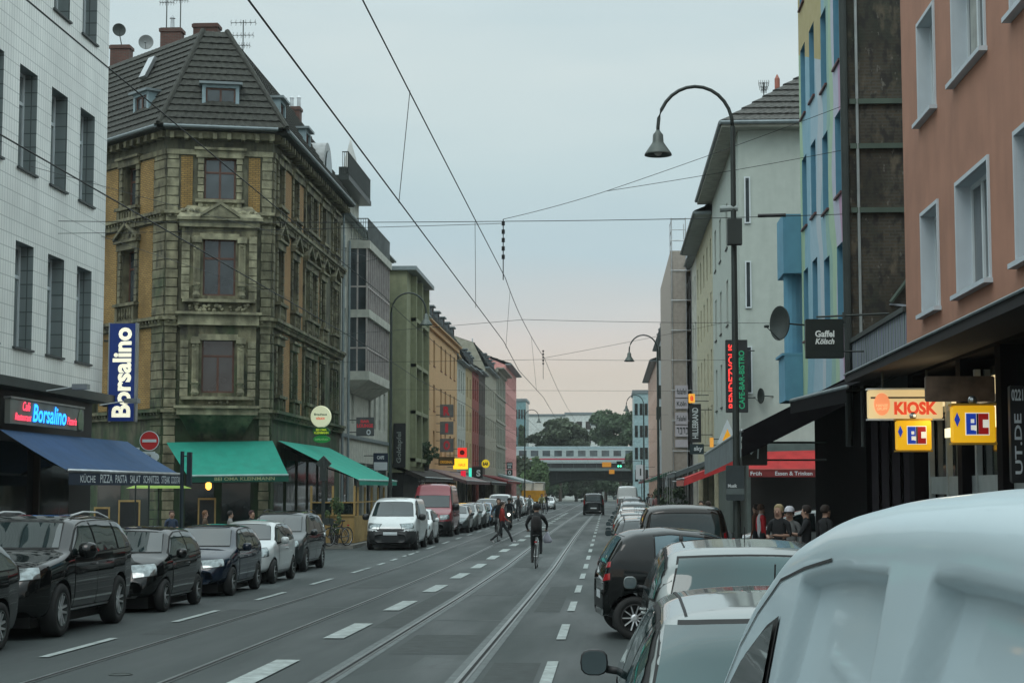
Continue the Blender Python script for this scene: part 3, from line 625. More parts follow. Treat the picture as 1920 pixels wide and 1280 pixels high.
put_car('boxvan', 'dgrey', 'dark van driving away in the right lane towards the railway bridge', -1.25, 150, 0, name='driving_van', cat='van', key='c')
put_car('mpv', 'white', 'white car standing in the right side street by the red awning', 6.05, 52.7, 90, key='c')
# the white van beside the camera
NV = dict(L=5.35, W=1.92, belt=1.18, beltrise=.0, wr=.33, wy=(-1.6, 1.75), clr=.2, ww=.22, tumble=.20, rim='cap', sub=4,
    top=[(-2.67, 1.3), (-2.64, 1.8), (-2.55, 1.98), (-2.2, 2.02), (-1.6, 2.022), (-.9, 2.003), (-.3, 1.968), (.3, 1.90), (.9, 1.74), (1.5, 1.42), (2.0, 1.15), (2.3, 1.03), (2.5, .9), (2.62, .75), (2.67, .6)],
    sidewin=[(.2, 1.6)], doors=[], mirror=(1.35, 1.25), msize=1.0, ws=(.72, .62, 1.40, 1.80), head=[(-.3, .16, .7, .95, 34)], tail=[], grille=(.4, .6, .72), fplate=.5,
    fine=[(-1.13, -.06, 1.2, .045), (-2.6, -1.46, 1.2, .045)], wintop=.20, extra=lambda root, bv, patch: patch('roof_seam', [(-2, y, lerp_tab(NV['top'], y) - .10) for y in (-.5, -.1, .3, .7, 1.0, 1.3)], [(-2, y, lerp_tab(NV['top'], y) - .093) for y in (-.5, -.1, .3, .7, 1.0, 1.3)], (1, 0, 0), rubber, 1, .0015, 8))
SP['nearvan'] = NV
PAINTS['vanwhite'] = M('matt white van paint', (.43, .53, .565), .42, var=.03, coat=.25, spec=.4)
put_car('nearvan', 'vanwhite', 'white van close beside the viewer filling the lower right corner', 1.24, 3.75, 0, GR, name='parked_van', cat='van')
# ------------------------------------------------------------------ building kit
WM = {}
def window_meshes(wd, ht, style, fm):
    k = (round(wd, 2), round(ht, 2), style, fm.name)
    if k in WM: return WM[k]
    t = .07 if wd > .8 else .055; m = MB(); D = .06
    m.box(0, t, 0, D, 0, ht); m.box(wd - t, wd, 0, D, 0, ht); m.box(t, wd - t, 0, D, ht - t, ht); m.box(t, wd - t, 0, D, 0, t)
    if style in ('cross', 'two', 'tee'):
        m.box(wd / 2 - .04, wd / 2 + .04, -.004, D - .004, t, ht - t if style != 'tee' else ht * .66)
    if style in ('cross', 'tee'):
        zt = ht * .66
        m.box(t, wd / 2 - .04, -.002, D - .002, zt - .04, zt + .04); m.box(wd / 2 + .04, wd - t, -.002, D - .002, zt - .04, zt + .04)
        if style == 'tee': m.box(wd / 2 - .04, wd / 2 + .04, -.002, D - .002, zt - .04, zt + .04)
    if style == 'top': m.box(t, wd - t, -.002, D - .002, ht * .7 - .04, ht * .7 + .04)
    if style == 'left': m.box(wd * .36 - .05, wd * .36 + .05, -.004, D - .004, t, ht - t)
    me = m.build('window', fm); p = MB(); p.quad((t * .5, .03, t * .5), (wd - t * .5, .03, t * .5), (wd - t * .5, .03, ht - t * .5), (t * .5, .03, ht - t * .5))
    pe = p.build('pane', glass); WM[k] = [me, pe, True]; bpy.context.scene.collection.objects.unlink(me); bpy.context.scene.collection.objects.unlink(pe)
    return WM[k]
curt = M('window curtain', (.34, .36, .34), .9, var=.2)
def wall_grid(mb, w_, h_, ops, dep, mi=0, ri=0, z0=0., x0=0., y=0.):
    """front wall in the local plane y, openings (u0,u1,v0,v1), reveals of depth dep going to +y"""
    us = sorted({x0, w_, *[o[0] for o in ops], *[o[1] for o in ops]}); vs = sorted({z0, h_, *[o[2] for o in ops], *[o[3] for o in ops]})
    us = [u for u in us if x0 <= u <= w_]
    for i in range(len(us) - 1):
        run = None
        for j in range(len(vs) - 1):
            uc, vc = (us[i] + us[i + 1]) / 2, (vs[j] + vs[j + 1]) / 2
            if not any(o[0] < uc < o[1] and o[2] < vc < o[3] for o in ops):
                if run is None: run = j
                if j < len(vs) - 2: continue
                mb.quad((us[i], y, vs[run]), (us[i + 1], y, vs[run]), (us[i + 1], y, vs[j + 1]), (us[i], y, vs[j + 1]), mi); run = None
            elif run is not None:
                mb.quad((us[i], y, vs[run]), (us[i + 1], y, vs[run]), (us[i + 1], y, vs[j]), (us[i], y, vs[j]), mi); run = None
    for (a, b, c, d) in ops:
        mb.quad((a, y, c), (a, y + dep, c), (a, y + dep, d), (a, y, d), ri); mb.quad((b, y, c), (b, y, d), (b, y + dep, d), (b, y + dep, c), ri)
        mb.quad((a, y, c), (b, y, c), (b, y + dep, c), (a, y + dep, c), ri); mb.quad((a, y, d), (a, y + dep, d), (b, y + dep, d), (b, y, d), ri)
def add_window(root, loc, rot, u, v, wd, ht, style, fm, dep=.14, sill=None, curtain=0, gm=None, y=0.):
    me, pe, _ = window_meshes(wd, ht, style, fm)
    c, s = math.cos(rot), math.sin(rot); P = lambda a, b, z: (loc[0] + a * c - b * s, loc[1] + a * s + b * c, loc[2] + z)
    wo_ = put(me, root, P(u, y + dep, v), rot); po = put(pe, wo_, (0, 0, 0))
    if gm: po.material_slots[0].link = 'OBJECT'; po.material_slots[0].material = gm
    if curtain:
        q = MB(); n = 10
        for k in range(n):
            a, b = wd * .08 + wd * .84 * k / n * curtain, wd * .08 + wd * .84 * (k + 1) / n * curtain
            q.quad((a, .045 - .012 * (k % 2), .08), (b, .045 - .012 * ((k + 1) % 2), .08), (b, .045 - .012 * ((k + 1) % 2), ht - .08), (a, .045 - .012 * (k % 2), ht - .08))
        q.v = [(x, y_ - .022, z) for x, y_, z in q.v]; q.build('curtain', curt, wo_)
    if sill:
        q = MB(); q.box(-.06, wd + .06, -dep - .06, 0, -.05, 0); q.build('sill', sill, wo_)
    return wo_
def facade(root, loc, rot, w_, h_, ops, mats, dep=.14, depth=10., style='cross', fm=white_p, sill=None, name='wall', z0=0., back=True, curtain=0., styles=None, gm=None, nowin=(), recess=None, x0=0., y=0.):
    mb = MB(); wall_grid(mb, w_, h_, ops, dep + .07, 0, 1, z0, x0, y)
    if back:
        mb.quad((x0, y, z0), (x0, y, h_), (x0, depth, h_), (x0, depth, z0), 2); mb.quad((w_, y, z0), (w_, depth, z0), (w_, depth, h_), (w_, y, h_), 2)
        mb.quad((x0, depth, z0), (x0, depth, h_), (w_, depth, h_), (w_, depth, z0), 2); mb.quad((x0, y, h_), (w_, y, h_), (w_, depth, h_), (x0, depth, h_), 2)
    m = list(mats); m += [m[0]] * (3 - len(m)); wl = mb.build(name, m, root, loc, rot)
    for i, (a, b, c, d) in enumerate(ops):
        if i in nowin: continue
        cu_ = curtain if random.random() < .45 else 0
        add_window(root, loc, rot, a, c, b - a, d - c, (styles[i] if styles else style), fm, dep, sill, cu_ and random.choice([.5, 1, .35]), gm, y)
    return wl
def part(mb, name, mats, root, loc=(0, 0, 0), rot=0., smooth=False): return mb.build(name, mats, root, loc, rot, smooth)
rooft = M('dark roof tile', (.034, .036, .029), .8, var=.4, scale=7, bmp=.6, bscale=22)
slate = M('grey slate roof', (.10, .115, .12), .7, var=.3, scale=5, bmp=.3)
zinc = M('zinc sheet', (.20, .24, .25), .5, .3, var=.15)
brickr = brick('chimney brick', (.14, .055, .04), (.10, .045, .035), (.10, .09, .08), .22, .07)
def courses(mb, a, b, c, d, n=12, t=.05, mi=0, per=.3):
    """roof plane with eave a-b and ridge d-c laid as n overlapping courses of waved tiles"""
    a, b, c, d = (Vector(p) for p in (a, b, c, d)); nrm = (b - a).cross(d - a).normalized()
    if nrm.z < 0: nrm = -nrm
    for k in range(n):
        t0, t1 = k / n, (k + 1) / n
        p, q = a.lerp(d, t0), b.lerp(c, t0); r, s = b.lerp(c, t1), a.lerp(d, t1)
        m_ = max(2, min(160, int((q - p).length / per) * 2)); lo = []; hi = []
        for i in range(m_ + 1):
            f = i / m_; wv = .03 * (i % 2)
            lo.append(p.lerp(q, f) + nrm * (t + wv)); hi.append(s.lerp(r, f) + nrm * (.006 + wv * .5))
        base = [x - nrm * (t + .02) for x in lo]
        o = len(mb.v); mb.v += [tuple(x) for x in lo + hi + base]; L_ = m_ + 1
        for i in range(m_):
            mb.f.append((o + i, o + i + 1, o + L_ + i + 1, o + L_ + i)); mb.f.append((o + 2 * L_ + i, o + 2 * L_ + i + 1, o + i + 1, o + i)); mb.m += [mi, mi]
def chimney(root, x, y, z, w_=.7, d_=.5, h_=1.3, pots=2, loc=(0, 0, 0), rot=0., parent=None, mat=None):
    m = MB(); m.box(x - w_ / 2, x + w_ / 2, y - d_ / 2, y + d_ / 2, z, z + h_); m.box(x - w_ / 2 - .05, x + w_ / 2 + .05, y - d_ / 2 - .05, y + d_ / 2 + .05, z + h_ - .18, z + h_ - .04)
    c = part(m, 'chimney', mat or brickr, root, loc, rot)
    for i in range(pots):
        p = MB(); p.lathe([(.1, 0), (.08, .45), (.13, .47), (.02, .62)], (x + (i - (pots - 1) / 2) * .35, y, z + h_), 10); part(p, 'chimney_pot', steel, c)
def aerial(label, p, hgt=2.2, s=1.):
    m = MB(); x, y, z = p; m.tube([(x, y, z), (x, y, z + hgt)], .025, 6)
    for zz, L_ in ((hgt * .95, 1.1), (hgt * .7, .9), (hgt * .5, .6)):
        m.tube([(x - L_ * .5 * s, y, z + zz), (x + L_ * .5 * s, y, z + zz)], .015, 5)
        for i in range(6): xx = x - L_ * .5 * s + L_ * s * i / 5; m.tube([(xx, y - .18 - .02 * i, z + zz), (xx, y + .18 + .02 * i, z + zz)], .008, 4); m.tube([(xx, y, z + zz - .14), (xx, y, z + zz + .14)], .008, 4)
    return tag(m.build('roof_aerial', dsteel), label, 'aerial', 'aerials on the roofs')
def dish(label, c, r, facing, postto=None, mat=None):
    m = MB(); prof = [(.001, 0)] + [(r * t / 5, -.22 * r * (t / 5) ** 2) for t in range(1, 6)] + [(r * 1.02, -.22 * r), (r * .98, -.2 * r + .03)] + [(r * t / 5, .03 - .22 * r * (t / 5) ** 2) for t in (4, 3, 2, 1)] + [(.001, .03)]
    m.lathe(prof, (0, 0, 0), 22, 'y'); m.tube([(0, -.2 * r, -r), (0, -r * 1.1, -.25 * r)], .012, 5); m.box(-.05, .05, -r * 1.2, -r * 1.0, -.3 * r, -.15 * r)
    o = tag(m.build('satellite_dish', mat or M('dish grey', (.22, .24, .24), .5, .2), None, c, rad(facing), True), label, 'dish', 'satellite dishes')
    if postto is not None:
        p = MB(); v = Vector(postto) - Vector(c); p.tube([(0, .03, 0), (v.x * math.cos(-rad(facing)) - v.y * math.sin(-rad(facing)), v.x * math.sin(-rad(facing)) + v.y * math.cos(-rad(facing)), v.z)], .025, 6); part(p, 'bracket', dsteel, o)
    return o
def awning(name, label, A, B, Cc, D, mat, val=.25, valmat=None, text=None, arms=True, stripes=None, tmat=None, th=.14, barm=None, side=False):
    """A,B wall edge (near, far); D,C front edge (near, far); world coordinates"""
    A, B, Cc, D = (Vector(p) for p in (A, B, Cc, D)); root = thing(name, label, 'awning', tuple(A))
    o = lambda p: Vector(p) - A
    n = 6; m = MB()
    nr = (B - A).cross(D - A).normalized(); nr = nr if nr.z > 0 else -nr
    for i in range(10):
        for j in range(n):
            P = lambda u, v: o(A.lerp(B, u).lerp(D.lerp(Cc, u), v)) - nr * .05 * math.sin(math.pi * v) * (.4 + .6 * abs(math.sin(math.pi * u * 5)))
            m.quad(P(i / 10, j / n), P((i + 1) / 10, j / n), P((i + 1) / 10, (j + 1) / n), P(i / 10, (j + 1) / n))
    part(m, 'canopy', mat, root, smooth=True)
    v = MB(); dz = Vector((0, 0, -val)); out = (D - A); out.z = 0; out.normalize()
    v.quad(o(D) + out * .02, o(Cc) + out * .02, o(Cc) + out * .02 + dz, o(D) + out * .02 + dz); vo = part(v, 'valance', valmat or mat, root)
    if side:
        q = MB(); q.add([o(A), o(D), o(D) + dz, o(A) + dz * 1.0], [(0, 1, 2, 3)]); part(q, 'side_panel', mat, root)
    b = MB(); b.tube([o(D), o(Cc)], .045, 8)
    part(b, 'front_bar', barm or steel, root, smooth=True)
    if arms:
        q = MB()
        for t in (.12, .88):
            p0 = o(A.lerp(B, t)) + Vector((0, 0, -.25)); p1 = o(D.lerp(Cc, t)) + Vector((0, 0, -.03)); md = (p0 + p1) / 2 + Vector((0, 0, -.12)); q.tube([p0, md, p1], .03, 6)
        part(q, 'folding_arm', dsteel, root)
    if text:
        t = MB(); U = (Cc - D).normalized(); L_ = (Cc - D).length
        for s, u, wd in text: lettering(t, s, o(D.lerp(Cc, u)) + out * .03 + Vector((0, 0, -val * .5)), wd, th, U, (0, 0, 1), 0, .012)
        part(t, 'lettering', tmat or white_p, vo)
    return root
XL, XR = -13.2, 5.6
A90 = rad(90)
def R_(fac): return random.uniform(-fac, fac)
# ------------------------------------------------------------------ white tiled building, left foreground
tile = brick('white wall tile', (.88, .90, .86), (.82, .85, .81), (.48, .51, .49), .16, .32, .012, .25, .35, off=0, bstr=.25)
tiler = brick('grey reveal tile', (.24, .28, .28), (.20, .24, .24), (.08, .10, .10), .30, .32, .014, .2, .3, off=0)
Y0, Y1 = 22.0, 43.9
b = thing('tiled_building', 'white tiled office building with narrow deep windows at the left edge', 'building', (XL, Y0, 0))
ops = []; rows = [(5.2, 7.58), (9.25, 11.6), (13.5, 15.9), (17.8, 20.2)]
cols = [41.6 - 2.22 * k for k in range(9)]
for (c, d) in rows:
    for i, Y in enumerate(cols): ops.append((Y - Y0, Y - Y0 + 1.2, c, d))
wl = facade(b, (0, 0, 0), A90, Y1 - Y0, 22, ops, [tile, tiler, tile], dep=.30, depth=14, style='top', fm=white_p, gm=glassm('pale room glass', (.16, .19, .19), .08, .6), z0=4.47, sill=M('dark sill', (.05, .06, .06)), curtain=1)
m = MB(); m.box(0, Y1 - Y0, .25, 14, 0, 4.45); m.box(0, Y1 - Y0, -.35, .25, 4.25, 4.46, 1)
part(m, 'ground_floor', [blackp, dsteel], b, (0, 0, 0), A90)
for k in range(6):
    m = MB(); m.box(2 + 3.1 * k, 4.4 + 3.1 * k, .18, .24, .5, 3.1, 0); m.box(1.9 + 3.1 * k, 2 + 3.1 * k, .1, .24, .1, 3.2, 1)
    part(m, 'shop_window', [glassb, M('dark brown wood', (.035, .02, .012), .6)], b, (0, 0, 0), A90)
nb = thing('neon_sign_board', 'grey sign board with red and blue neon script above the blue awning', 'sign', (XL + .42, 35.9, 3.44))
m = MB(); m.box(0, 5.15, 0, .12, 0, .54); m.box(-.03, 5.18, -.02, .14, .54, .58, 1); part(m, 'panel', [M('sign grey', (.16, .17, .15), .7), steel], nb, (0, 0, 0), A90)
neb = M('blue neon', (.02, .2, .9), em=(.02, .30, 1.0), es=2.6); ner = M('red neon', (.9, .05, .1), em=(1.0, .06, .12), es=1.8)
m = MB(); U = (0, 1, 0); lettering(m, 'Borsalino', (.03, 2.55, .28), 2.35, .40, U, mi=0, shear=.2, bold=.02); part(m, 'neon_lettering', [neb], nb)
m = MB(); lettering(m, 'Café', (.03, .95, .40), .5, .2, U, shear=.3); lettering(m, 'Restaurant', (.03, .75, .16), 1.05, .16, U, shear=.3); part(m, 'neon_lettering', [ner], nb); m = MB(); lettering(m, 'Pizzeria', (.03, 4.15, .2), .7, .18, U, shear=.3); part(m, 'neon_lettering', [ner], nb)
m = MB(); m.lathe([(.001, 0), (.2, .02), (.24, .2), (.16, .4), (.05, .5), (.001, .52)], (.02, 4.85, .0), 12, sx=.15); part(m, 'bottle_emblem', M('bottle green', (.12, .16, .10)), nb)
m = MB(); lettering(m, 'Borsalino', (0, 0, 0), .01, .01)
fs = thing('flag_sign', 'tall blue flag sign with white lettering at the corner of the tiled building', 'sign', (XL + .1, 44.0, 3.8))
navyb = M('blue sign face', (.01, .03, .15), .5, em=(.01, .03, .16), es=.35); wlet = M('lit white lettering', (.8, .8, .65), em=(1, .97, .72), es=.75)
m = MB(); m.box(.08, .76, -.1, .1, 0, 2.55); m.box(.05, .08, -.11, .11, -.02, 2.57, 1); m.box(.76, .80, -.11, .11, -.02, 2.57, 1); part(m, 'panel', [navyb, steel], fs)
m = MB(); lettering(m, 'Borsalino', (.42, -.108, 1.27), 2.35, .50, (0, 0, 1), (-1, 0, 0), bold=.035); part(m, 'lettering', wlet, fs)
m = MB(); m.tube([(-.1, 0, .4), (.08, 0, .4)], .03); m.tube([(-.1, 0, 2.1), (.08, 0, 2.1)], .03); part(m, 'bracket', dsteel, fs)
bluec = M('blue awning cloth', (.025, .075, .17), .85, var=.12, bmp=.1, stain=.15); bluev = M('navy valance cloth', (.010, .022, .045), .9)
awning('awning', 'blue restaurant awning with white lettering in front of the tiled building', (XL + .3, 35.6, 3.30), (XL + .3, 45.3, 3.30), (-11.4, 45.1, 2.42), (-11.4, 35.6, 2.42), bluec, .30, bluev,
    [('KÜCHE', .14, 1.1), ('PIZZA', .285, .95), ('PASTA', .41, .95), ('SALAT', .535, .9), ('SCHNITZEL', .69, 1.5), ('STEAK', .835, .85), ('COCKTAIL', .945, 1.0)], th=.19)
for i, (y, z) in enumerate(((39.0, 4.36), (43.3, 4.25))):
    q = MB(); q.tube([(XL + .3, y - .6, z - .1), (XL + .9, y, z + .05)], .02); q.box(XL + .8, XL + 1.15, y - .12, y + .14, z - .02, z + .1); tag(q.build('spot_lamp', M('lamp grey', (.3, .32, .32), .4, .4)), ['grey spotlight on an arm above the left part of the neon sign board', 'grey spotlight on an arm at the corner of the tiled building'][i], 'lamp', 'spotlights over the neon board')
# ------------------------------------------------------------------ ornate corner building
P1 = Vector((-13.2, 66.2)); P2 = Vector((-17.2, 65.2)); P3 = P2 + Vector((-.7071, .7071)) * 11; P0 = Vector((-13.2, 83.6))
ybr = brick('yellow facing brick', (.40, .25, .075), (.30, .18, .05), (.09, .075, .045), .22, .075, .012, .75)
obr = brick('orange facing brick', (.40, .23, .085), (.32, .17, .06), (.13, .10, .06), .22, .075, .012, .45)
ob = thing('corner_building', 'ornate old sandstone and yellow brick corner building with dark tiled hip roof', 'building', (P1.x, P1.y, 0))
def rel(P, z=0): return (P.x - P1.x, P.y - P1.y, z)
FR = [('front', P2, P1, math.atan2(P1.y - P2.y, P1.x - P2.x)), ('street', P1, P0, A90), ('side', P3, P2, rad(-45))]
EAVE = 16.0; BAND = [(4.75, 5.1), (8.35, 8.7), (12.45, 12.85), (15.1, 15.3)]
def quoins(mb, u0, u1, z0, z1, p=.05, stp=.36):
    z = z0; k = 0
    while z < z1 - .1:
        e = .0 if k % 2 else .04
        mb.box(u0 + e * .5, u1 - e * .5, -p, .02, z + .02, min(z + stp - .02, z1)); z += stp; k += 1
def surround(mb, u0, u1, z0, z1, ped=False, sill=True, q=.22):
    """stone frame with blocks, lintel, sill and optional pediment; returns nothing"""
    quoins(mb, u0 - q - .04, u0 - .02, z0, z1, .09, .28); quoins(mb, u1 + .02, u1 + q + .04, z0, z1, .09, .28)
    mb.box(u0 - q - .1, u1 + q + .1, -.14, .01, z1 + .0, z1 + .28); mb.box(u0 - q - .18, u1 + q + .18, -.24, .012, z1 + .29, z1 + .39)
    if ped:
        a, b_, c = (u0 - q - .2, z1 + .40), (u1 + q + .2, z1 + .40), ((u0 + u1) / 2, z1 + .98)
        for (p0, p1) in ((a, c), (c, b_)):
            mb.slab([(p0[0], -.26, p0[1]), (p1[0], -.26, p1[1]), (p1[0], -.26, p1[1] + .13), (p0[0], -.26, p0[1] + .13)], (0, .27, 0))
        mb.slab([(a[0], -.08, a[1] - .005), (b_[0], -.08, b_[1] - .005), (c[0], -.08, c[1])], (0, .085, 0))
    if sill:
        mb.box(u0 - q - .12, u1 + q + .12, -.26, .014, z0 - .14, z0 - .02); mb.box(u0 - q, u1 + q, -.12, .008, z0 - .75, z0 - .15)
        n = max(3, int((u1 - u0) / .2))
        for i in range(n):
            uu = u0 + (i + .5) * (u1 - u0) / n; mb.lathe([(.035, 0), (.06, .12), (.03, .25), (.05, .42)], (uu, -.15, z0 - .64), 8)
        for sx_ in (u0 - q + .08, u1 + q - .08): mb.box(sx_ - .09, sx_ + .09, -.2, .006, z0 - .92, z0 - .16)
def carve(mb, u0, u1, z0, z1, n, y=-.12, s=.09):
    for i in range(n):
        u = random.uniform(u0, u1); z = random.uniform(z0, z1); r = s * random.uniform(.5, 1); mb.ball((u, y + random.uniform(0, .04), z), r, 7)
def bands(mb, w_, e0=0., e1=0.):
    for z0, z1 in BAND[:3]:
        mb.box(-e0, w_ + e1, -.16, .02, z0, z1 - .12); mb.box(-e0 - .08, w_ + e1 + .08, -.30, .02, z1 - .12, z1)
        k = 0.1
        while k < w_: mb.box(k, k + .1, -.24, -.15, z1 - .22, z1 - .125); k += .24
    mb.box(-e0, w_ + e1, -.10, .02, 15.1, 15.3); mb.box(-e0 - .05, w_ + e1 + .05, -.28, .02, EAVE - .25, EAVE)
    k = .1
    while k < w_: mb.box(k, k + .16, -.45, -.0, EAVE - .32, EAVE - .08); k += .55
for nm, A, B, a in FR:
    Lw = (B - A).length; loc = rel(A); ops = []; st = []
    rowz = [(5.75, 7.75), (9.45, 11.6), (13.35, 15.0)]
    if nm == 'front':
        cw = 1.12; cx = Lw * .5
        for (z0, z1) in rowz: ops.append((cx - cw / 2 - .05, cx + cw / 2 + .05, z0, z1))
    elif nm == 'side':
        for ux in (Lw - 3.35, Lw - 6.6, Lw - 9.8):
            for (z0, z1) in rowz: ops.append((ux, ux + 1.05, z0, z1))
    else:
        for ux in (.95, 4.2, 7.2, 8.85, 11.3, 14.6):
            for (z0, z1) in rowz: ops.append((ux, ux + 1.0, z0, z1))
    if nm == 'front':
        mb = MB(); wall_grid(mb, Lw, EAVE, [ops[2]], .3, 0, 1, 0)
    else:
        mb = MB(); wall_grid(mb, Lw, EAVE, ops, .4, 0, 1, 0)
    part(mb, 'wall', [stone2, stone], ob, loc, a)
    det = MB(); bands(det, Lw)
    for i, o in enumerate(ops):
        top_ = i % 3 == 2
        if nm != 'front': surround(det, o[0], o[1], o[2], o[3], ped=(i % 3 == 1)); add_window(ob, loc, a, o[0], o[2], o[1] - o[0], o[3] - o[2], 'tee', brown_wood, .3)
        if nm != 'front' and i % 3 == 1: carve(det, o[0], o[1], o[3] + .5, o[3] + .75, 8, -.1, .08)
    bk = MB()
    if nm == 'front':
        o = ops[2]; surround(det, o[0], o[1], o[2], o[3]); add_window(ob, loc, a, o[0], o[2], o[1] - o[0], o[3] - o[2], 'cross', brown_wood, .12)
        for u0, u1 in ((0, .5), (Lw - .45, Lw)): quoins(det, u0 + .02, u1 - .02, .5, EAVE - .9)
        bk.box(.55, 1.0, -.03, .01, 12.9, 15.05); bk.box(Lw - .95, Lw - .5, -.03, .01, 12.9, 15.05)
        # oriel over two storeys
        orl = MB(); u0, u1 = .62, Lw - .62; yo = -1.0
        orl.v = []; wall_grid(orl, u1, 12.3, [(cx - .62, cx + .62, 5.7, 7.85), (cx - .62, cx + .62, 9.45, 11.65)], .2, 0, 0, 4.85, u0, yo)
        orl.quad((u0, yo, 4.85), (u0, 0, 4.85), (u0, 0, 12.3), (u0, yo, 12.3)); orl.quad((u1, yo, 4.85), (u1, yo, 12.3), (u1, 0, 12.3), (u1, 0, 4.85))
        orl.quad((u0, yo, 12.3), (u1, yo, 12.3), (u1, 0, 12.3), (u0, 0, 12.3))
        orl.add([(u0, yo, 4.85), (u1, yo, 4.85), (u1, 0, 4.85), (u0, 0, 4.85), (u0 + .5, -.05, 3.95), (u1 - .5, -.05, 3.95)], [(0, 1, 5, 4), (1, 2, 5), (0, 4, 3)])
        orr = part(orl, 'oriel', [stone], ob, loc, a)
        t = MB()
        for z0, z1 in ((4.85, 5.2), (8.3, 8.8), (12.1, 12.45)): t.box(u0 - .1, u1 + .1, yo - .14, 0, z0, z1 - .1); t.box(u0 - .2, u1 + .2, yo - .26, 0, z1 - .1, z1)
        for (z0, z1) in ((5.55, 8.0), (9.3, 11.9)):
            for s_ in (u0 + .16, u1 - .16): quoins_ = [t.box(s_ - .15, s_ + .15, yo - .07, yo + .01, z + .015, z + .29) for z in [z0 + .31 * k for k in range(int((z1 - z0) / .31))]]
            for s_ in (cx - .86, cx + .86):
                t.box(s_ - .13, s_ + .13, yo - .1, yo + .008, z0, z1 - .15)
                for k in (-.08, -.027, .027, .08): t.box(s_ + k - .012, s_ + k + .012, yo - .13, yo - .09, z0 + .7, z1 - .45)
                t.lathe([(.12, 0), (.16, .1), (.1, .25), (.15, .4), (.2, .46)], (s_, yo - .1, z0 + .05), 9); t.box(s_ - .18, s_ + .18, yo - .2, yo, z1 - .42, z1 - .2)
                carve(t, s_ - .1, s_ + .1, z1 - .7, z1 - .25, 7, yo - .12, .07); carve(t, s_ - .1, s_ + .1, z0 + .1, z0 + .6, 6, yo - .12, .07)
            t.box(cx - .75, cx + .75, yo - .09, yo + .006, z1 - .28, z1 - .05); t.box(u0 + .05, u1 - .05, yo - .2, yo + .004, z0 - .12, z0)
        for (z0, z1) in ((8.85, 9.15),): carve(t, u0 + .3, u1 - .3, z0, z1, 34, yo - .08, .09)
        carve(t, cx - .4, cx + .4, 5.3, 5.4, 8, yo - .1, .06)
        # tiled skirt roof with pediment on the oriel
        t.add([(u0 - .2, yo - .26, 12.46), (u1 + .2, yo - .26, 12.46), (u1 - .2, -.02, 13.1), (u0 + .2, -.02, 13.1)], [(0, 1, 2, 3)])
        for (p0, p1) in (((cx - .75, 12.47), (cx, 12.95)), ((cx, 12.95), (cx + .75, 12.47))): t.slab([(p0[0], yo - .34, p0[1]), (p1[0], yo - .34, p1[1]), (p1[0], yo - .34, p1[1] + .13), (p0[0], yo - .34, p0[1] + .13)], (0, .7, 0))
        t.slab([(cx - .7, yo - .28, 12.465), (cx + .7, yo - .28, 12.465), (cx, yo - .28, 12.94)], (0, .5, 0))
        carve(t, u0, u1, 12.6, 12.8, 60, yo + .2, .10)
        part(t, 'ornament', [stonel], orr)
        for (z0, z1) in ((5.7, 7.85), (9.45, 11.65)): add_window(ob, loc, a, cx - .62, z0, 1.24, z1 - z0, 'tee' if z0 < 6 else 'cross', brown_wood, .14, gm=glassm('grey room glass', (.03, .034, .036), .05, .9), y=yo)
    elif nm == 'side':
        for c0, c1 in ((Lw - 2.0, Lw - .95), (Lw - 5.1, Lw - 3.8), (Lw - 8.3, Lw - 7.1)):
            for z0, z1 in ((5.15, 8.3), (8.75, 12.4), (12.9, 15.05)): bk.box(c0, c1, -.025, .01, z0, z1)
        quoins(det, Lw - .9, Lw - .02, .5, EAVE - .9)
    else:
        for u0, u1 in ((2.35, 3.85), (5.75, 6.7), (10.3, 10.95), (12.75, 14.2)):
            for z0, z1 in ((5.15, 8.3), (8.75, 12.4), (12.9, 15.05)):
                if u1 < 12 or z0 < 5: bk.box(u0, u1, -.025, .01, z0, z1)
        quoins(det, .02, .42, .5, EAVE - .9)
        for s_ in (6.85, 10.1, 12.2, 16.3): quoins(det, s_, s_ + .25, 5.1, EAVE - .9, .1)
    part(det, 'stone_trim', stone if nm != 'front' else stonel, ob, loc, a)
    for q in range(0, len(bk.v), 8): b1 = MB(); b1.add(bk.v[q:q + 8], [tuple(i - 0 for i in f) for f in bk.f[:6]]); part(b1, 'brick_panel', obr if nm == 'street' else ybr, ob, loc, a)
    # eave
    e = MB(); e.box(-.1, Lw + .1, -.62, .02, EAVE + .005, EAVE + .14); e.tube([(-.15, -.64, EAVE + .12), (Lw + .15, -.64, EAVE + .12)], .075, 8, 1); part(e, 'eaves', [M('dark eaves wood', (.035, .038, .033), .8), zinc], ob, loc, a)
    gfl = MB(); gfl.box(.3, Lw - .3, -.02, .01, .4, 3.6)
    if nm != 'front':
        k = .8
        while k < Lw - 2: gfl.box(k, k + 1.9, -.03, -.0, .6, 3.2, 1); k += 2.6
    else: gfl.box(.9, 2.0, -.05, -.03, 0.2, 2.6, 1); gfl.box(2.3, 3.4, -.05, -.03, .8, 2.6, 1)
    part(gfl, 'shopfront', [stone2, glassb], ob, loc, a)
def offs(A, B, d):   # line A-B shifted inwards (to the left normal side away from the street)
    t = (B - A).normalized(); n = Vector((-t.y, t.x)); return A + n * d, B + n * d
def isec(a, b, c, d):
    r = b - a; s = d - c; k = ((c - a).x * s.y - (c - a).y * s.x) / (r.x * s.y - r.y * s.x); return a + r * k
def ringpts(d):
    l1, l2, l3 = offs(P3, P2, d), offs(P2, P1, d), offs(P1, P0, d); return [l1[0], isec(*l1, *l2), isec(*l2, *l3), l3[1]]
e_, a_ = ringpts(-.62), ringpts(2.35); ZT = 20.7
rf = MB(); v3 = lambda p, z: rel(p, z)
for i in range(3): courses(rf, v3(e_[i], EAVE + .15), v3(e_[i + 1], EAVE + .15), v3(a_[i + 1], ZT), v3(a_[i], ZT), 15, .055)
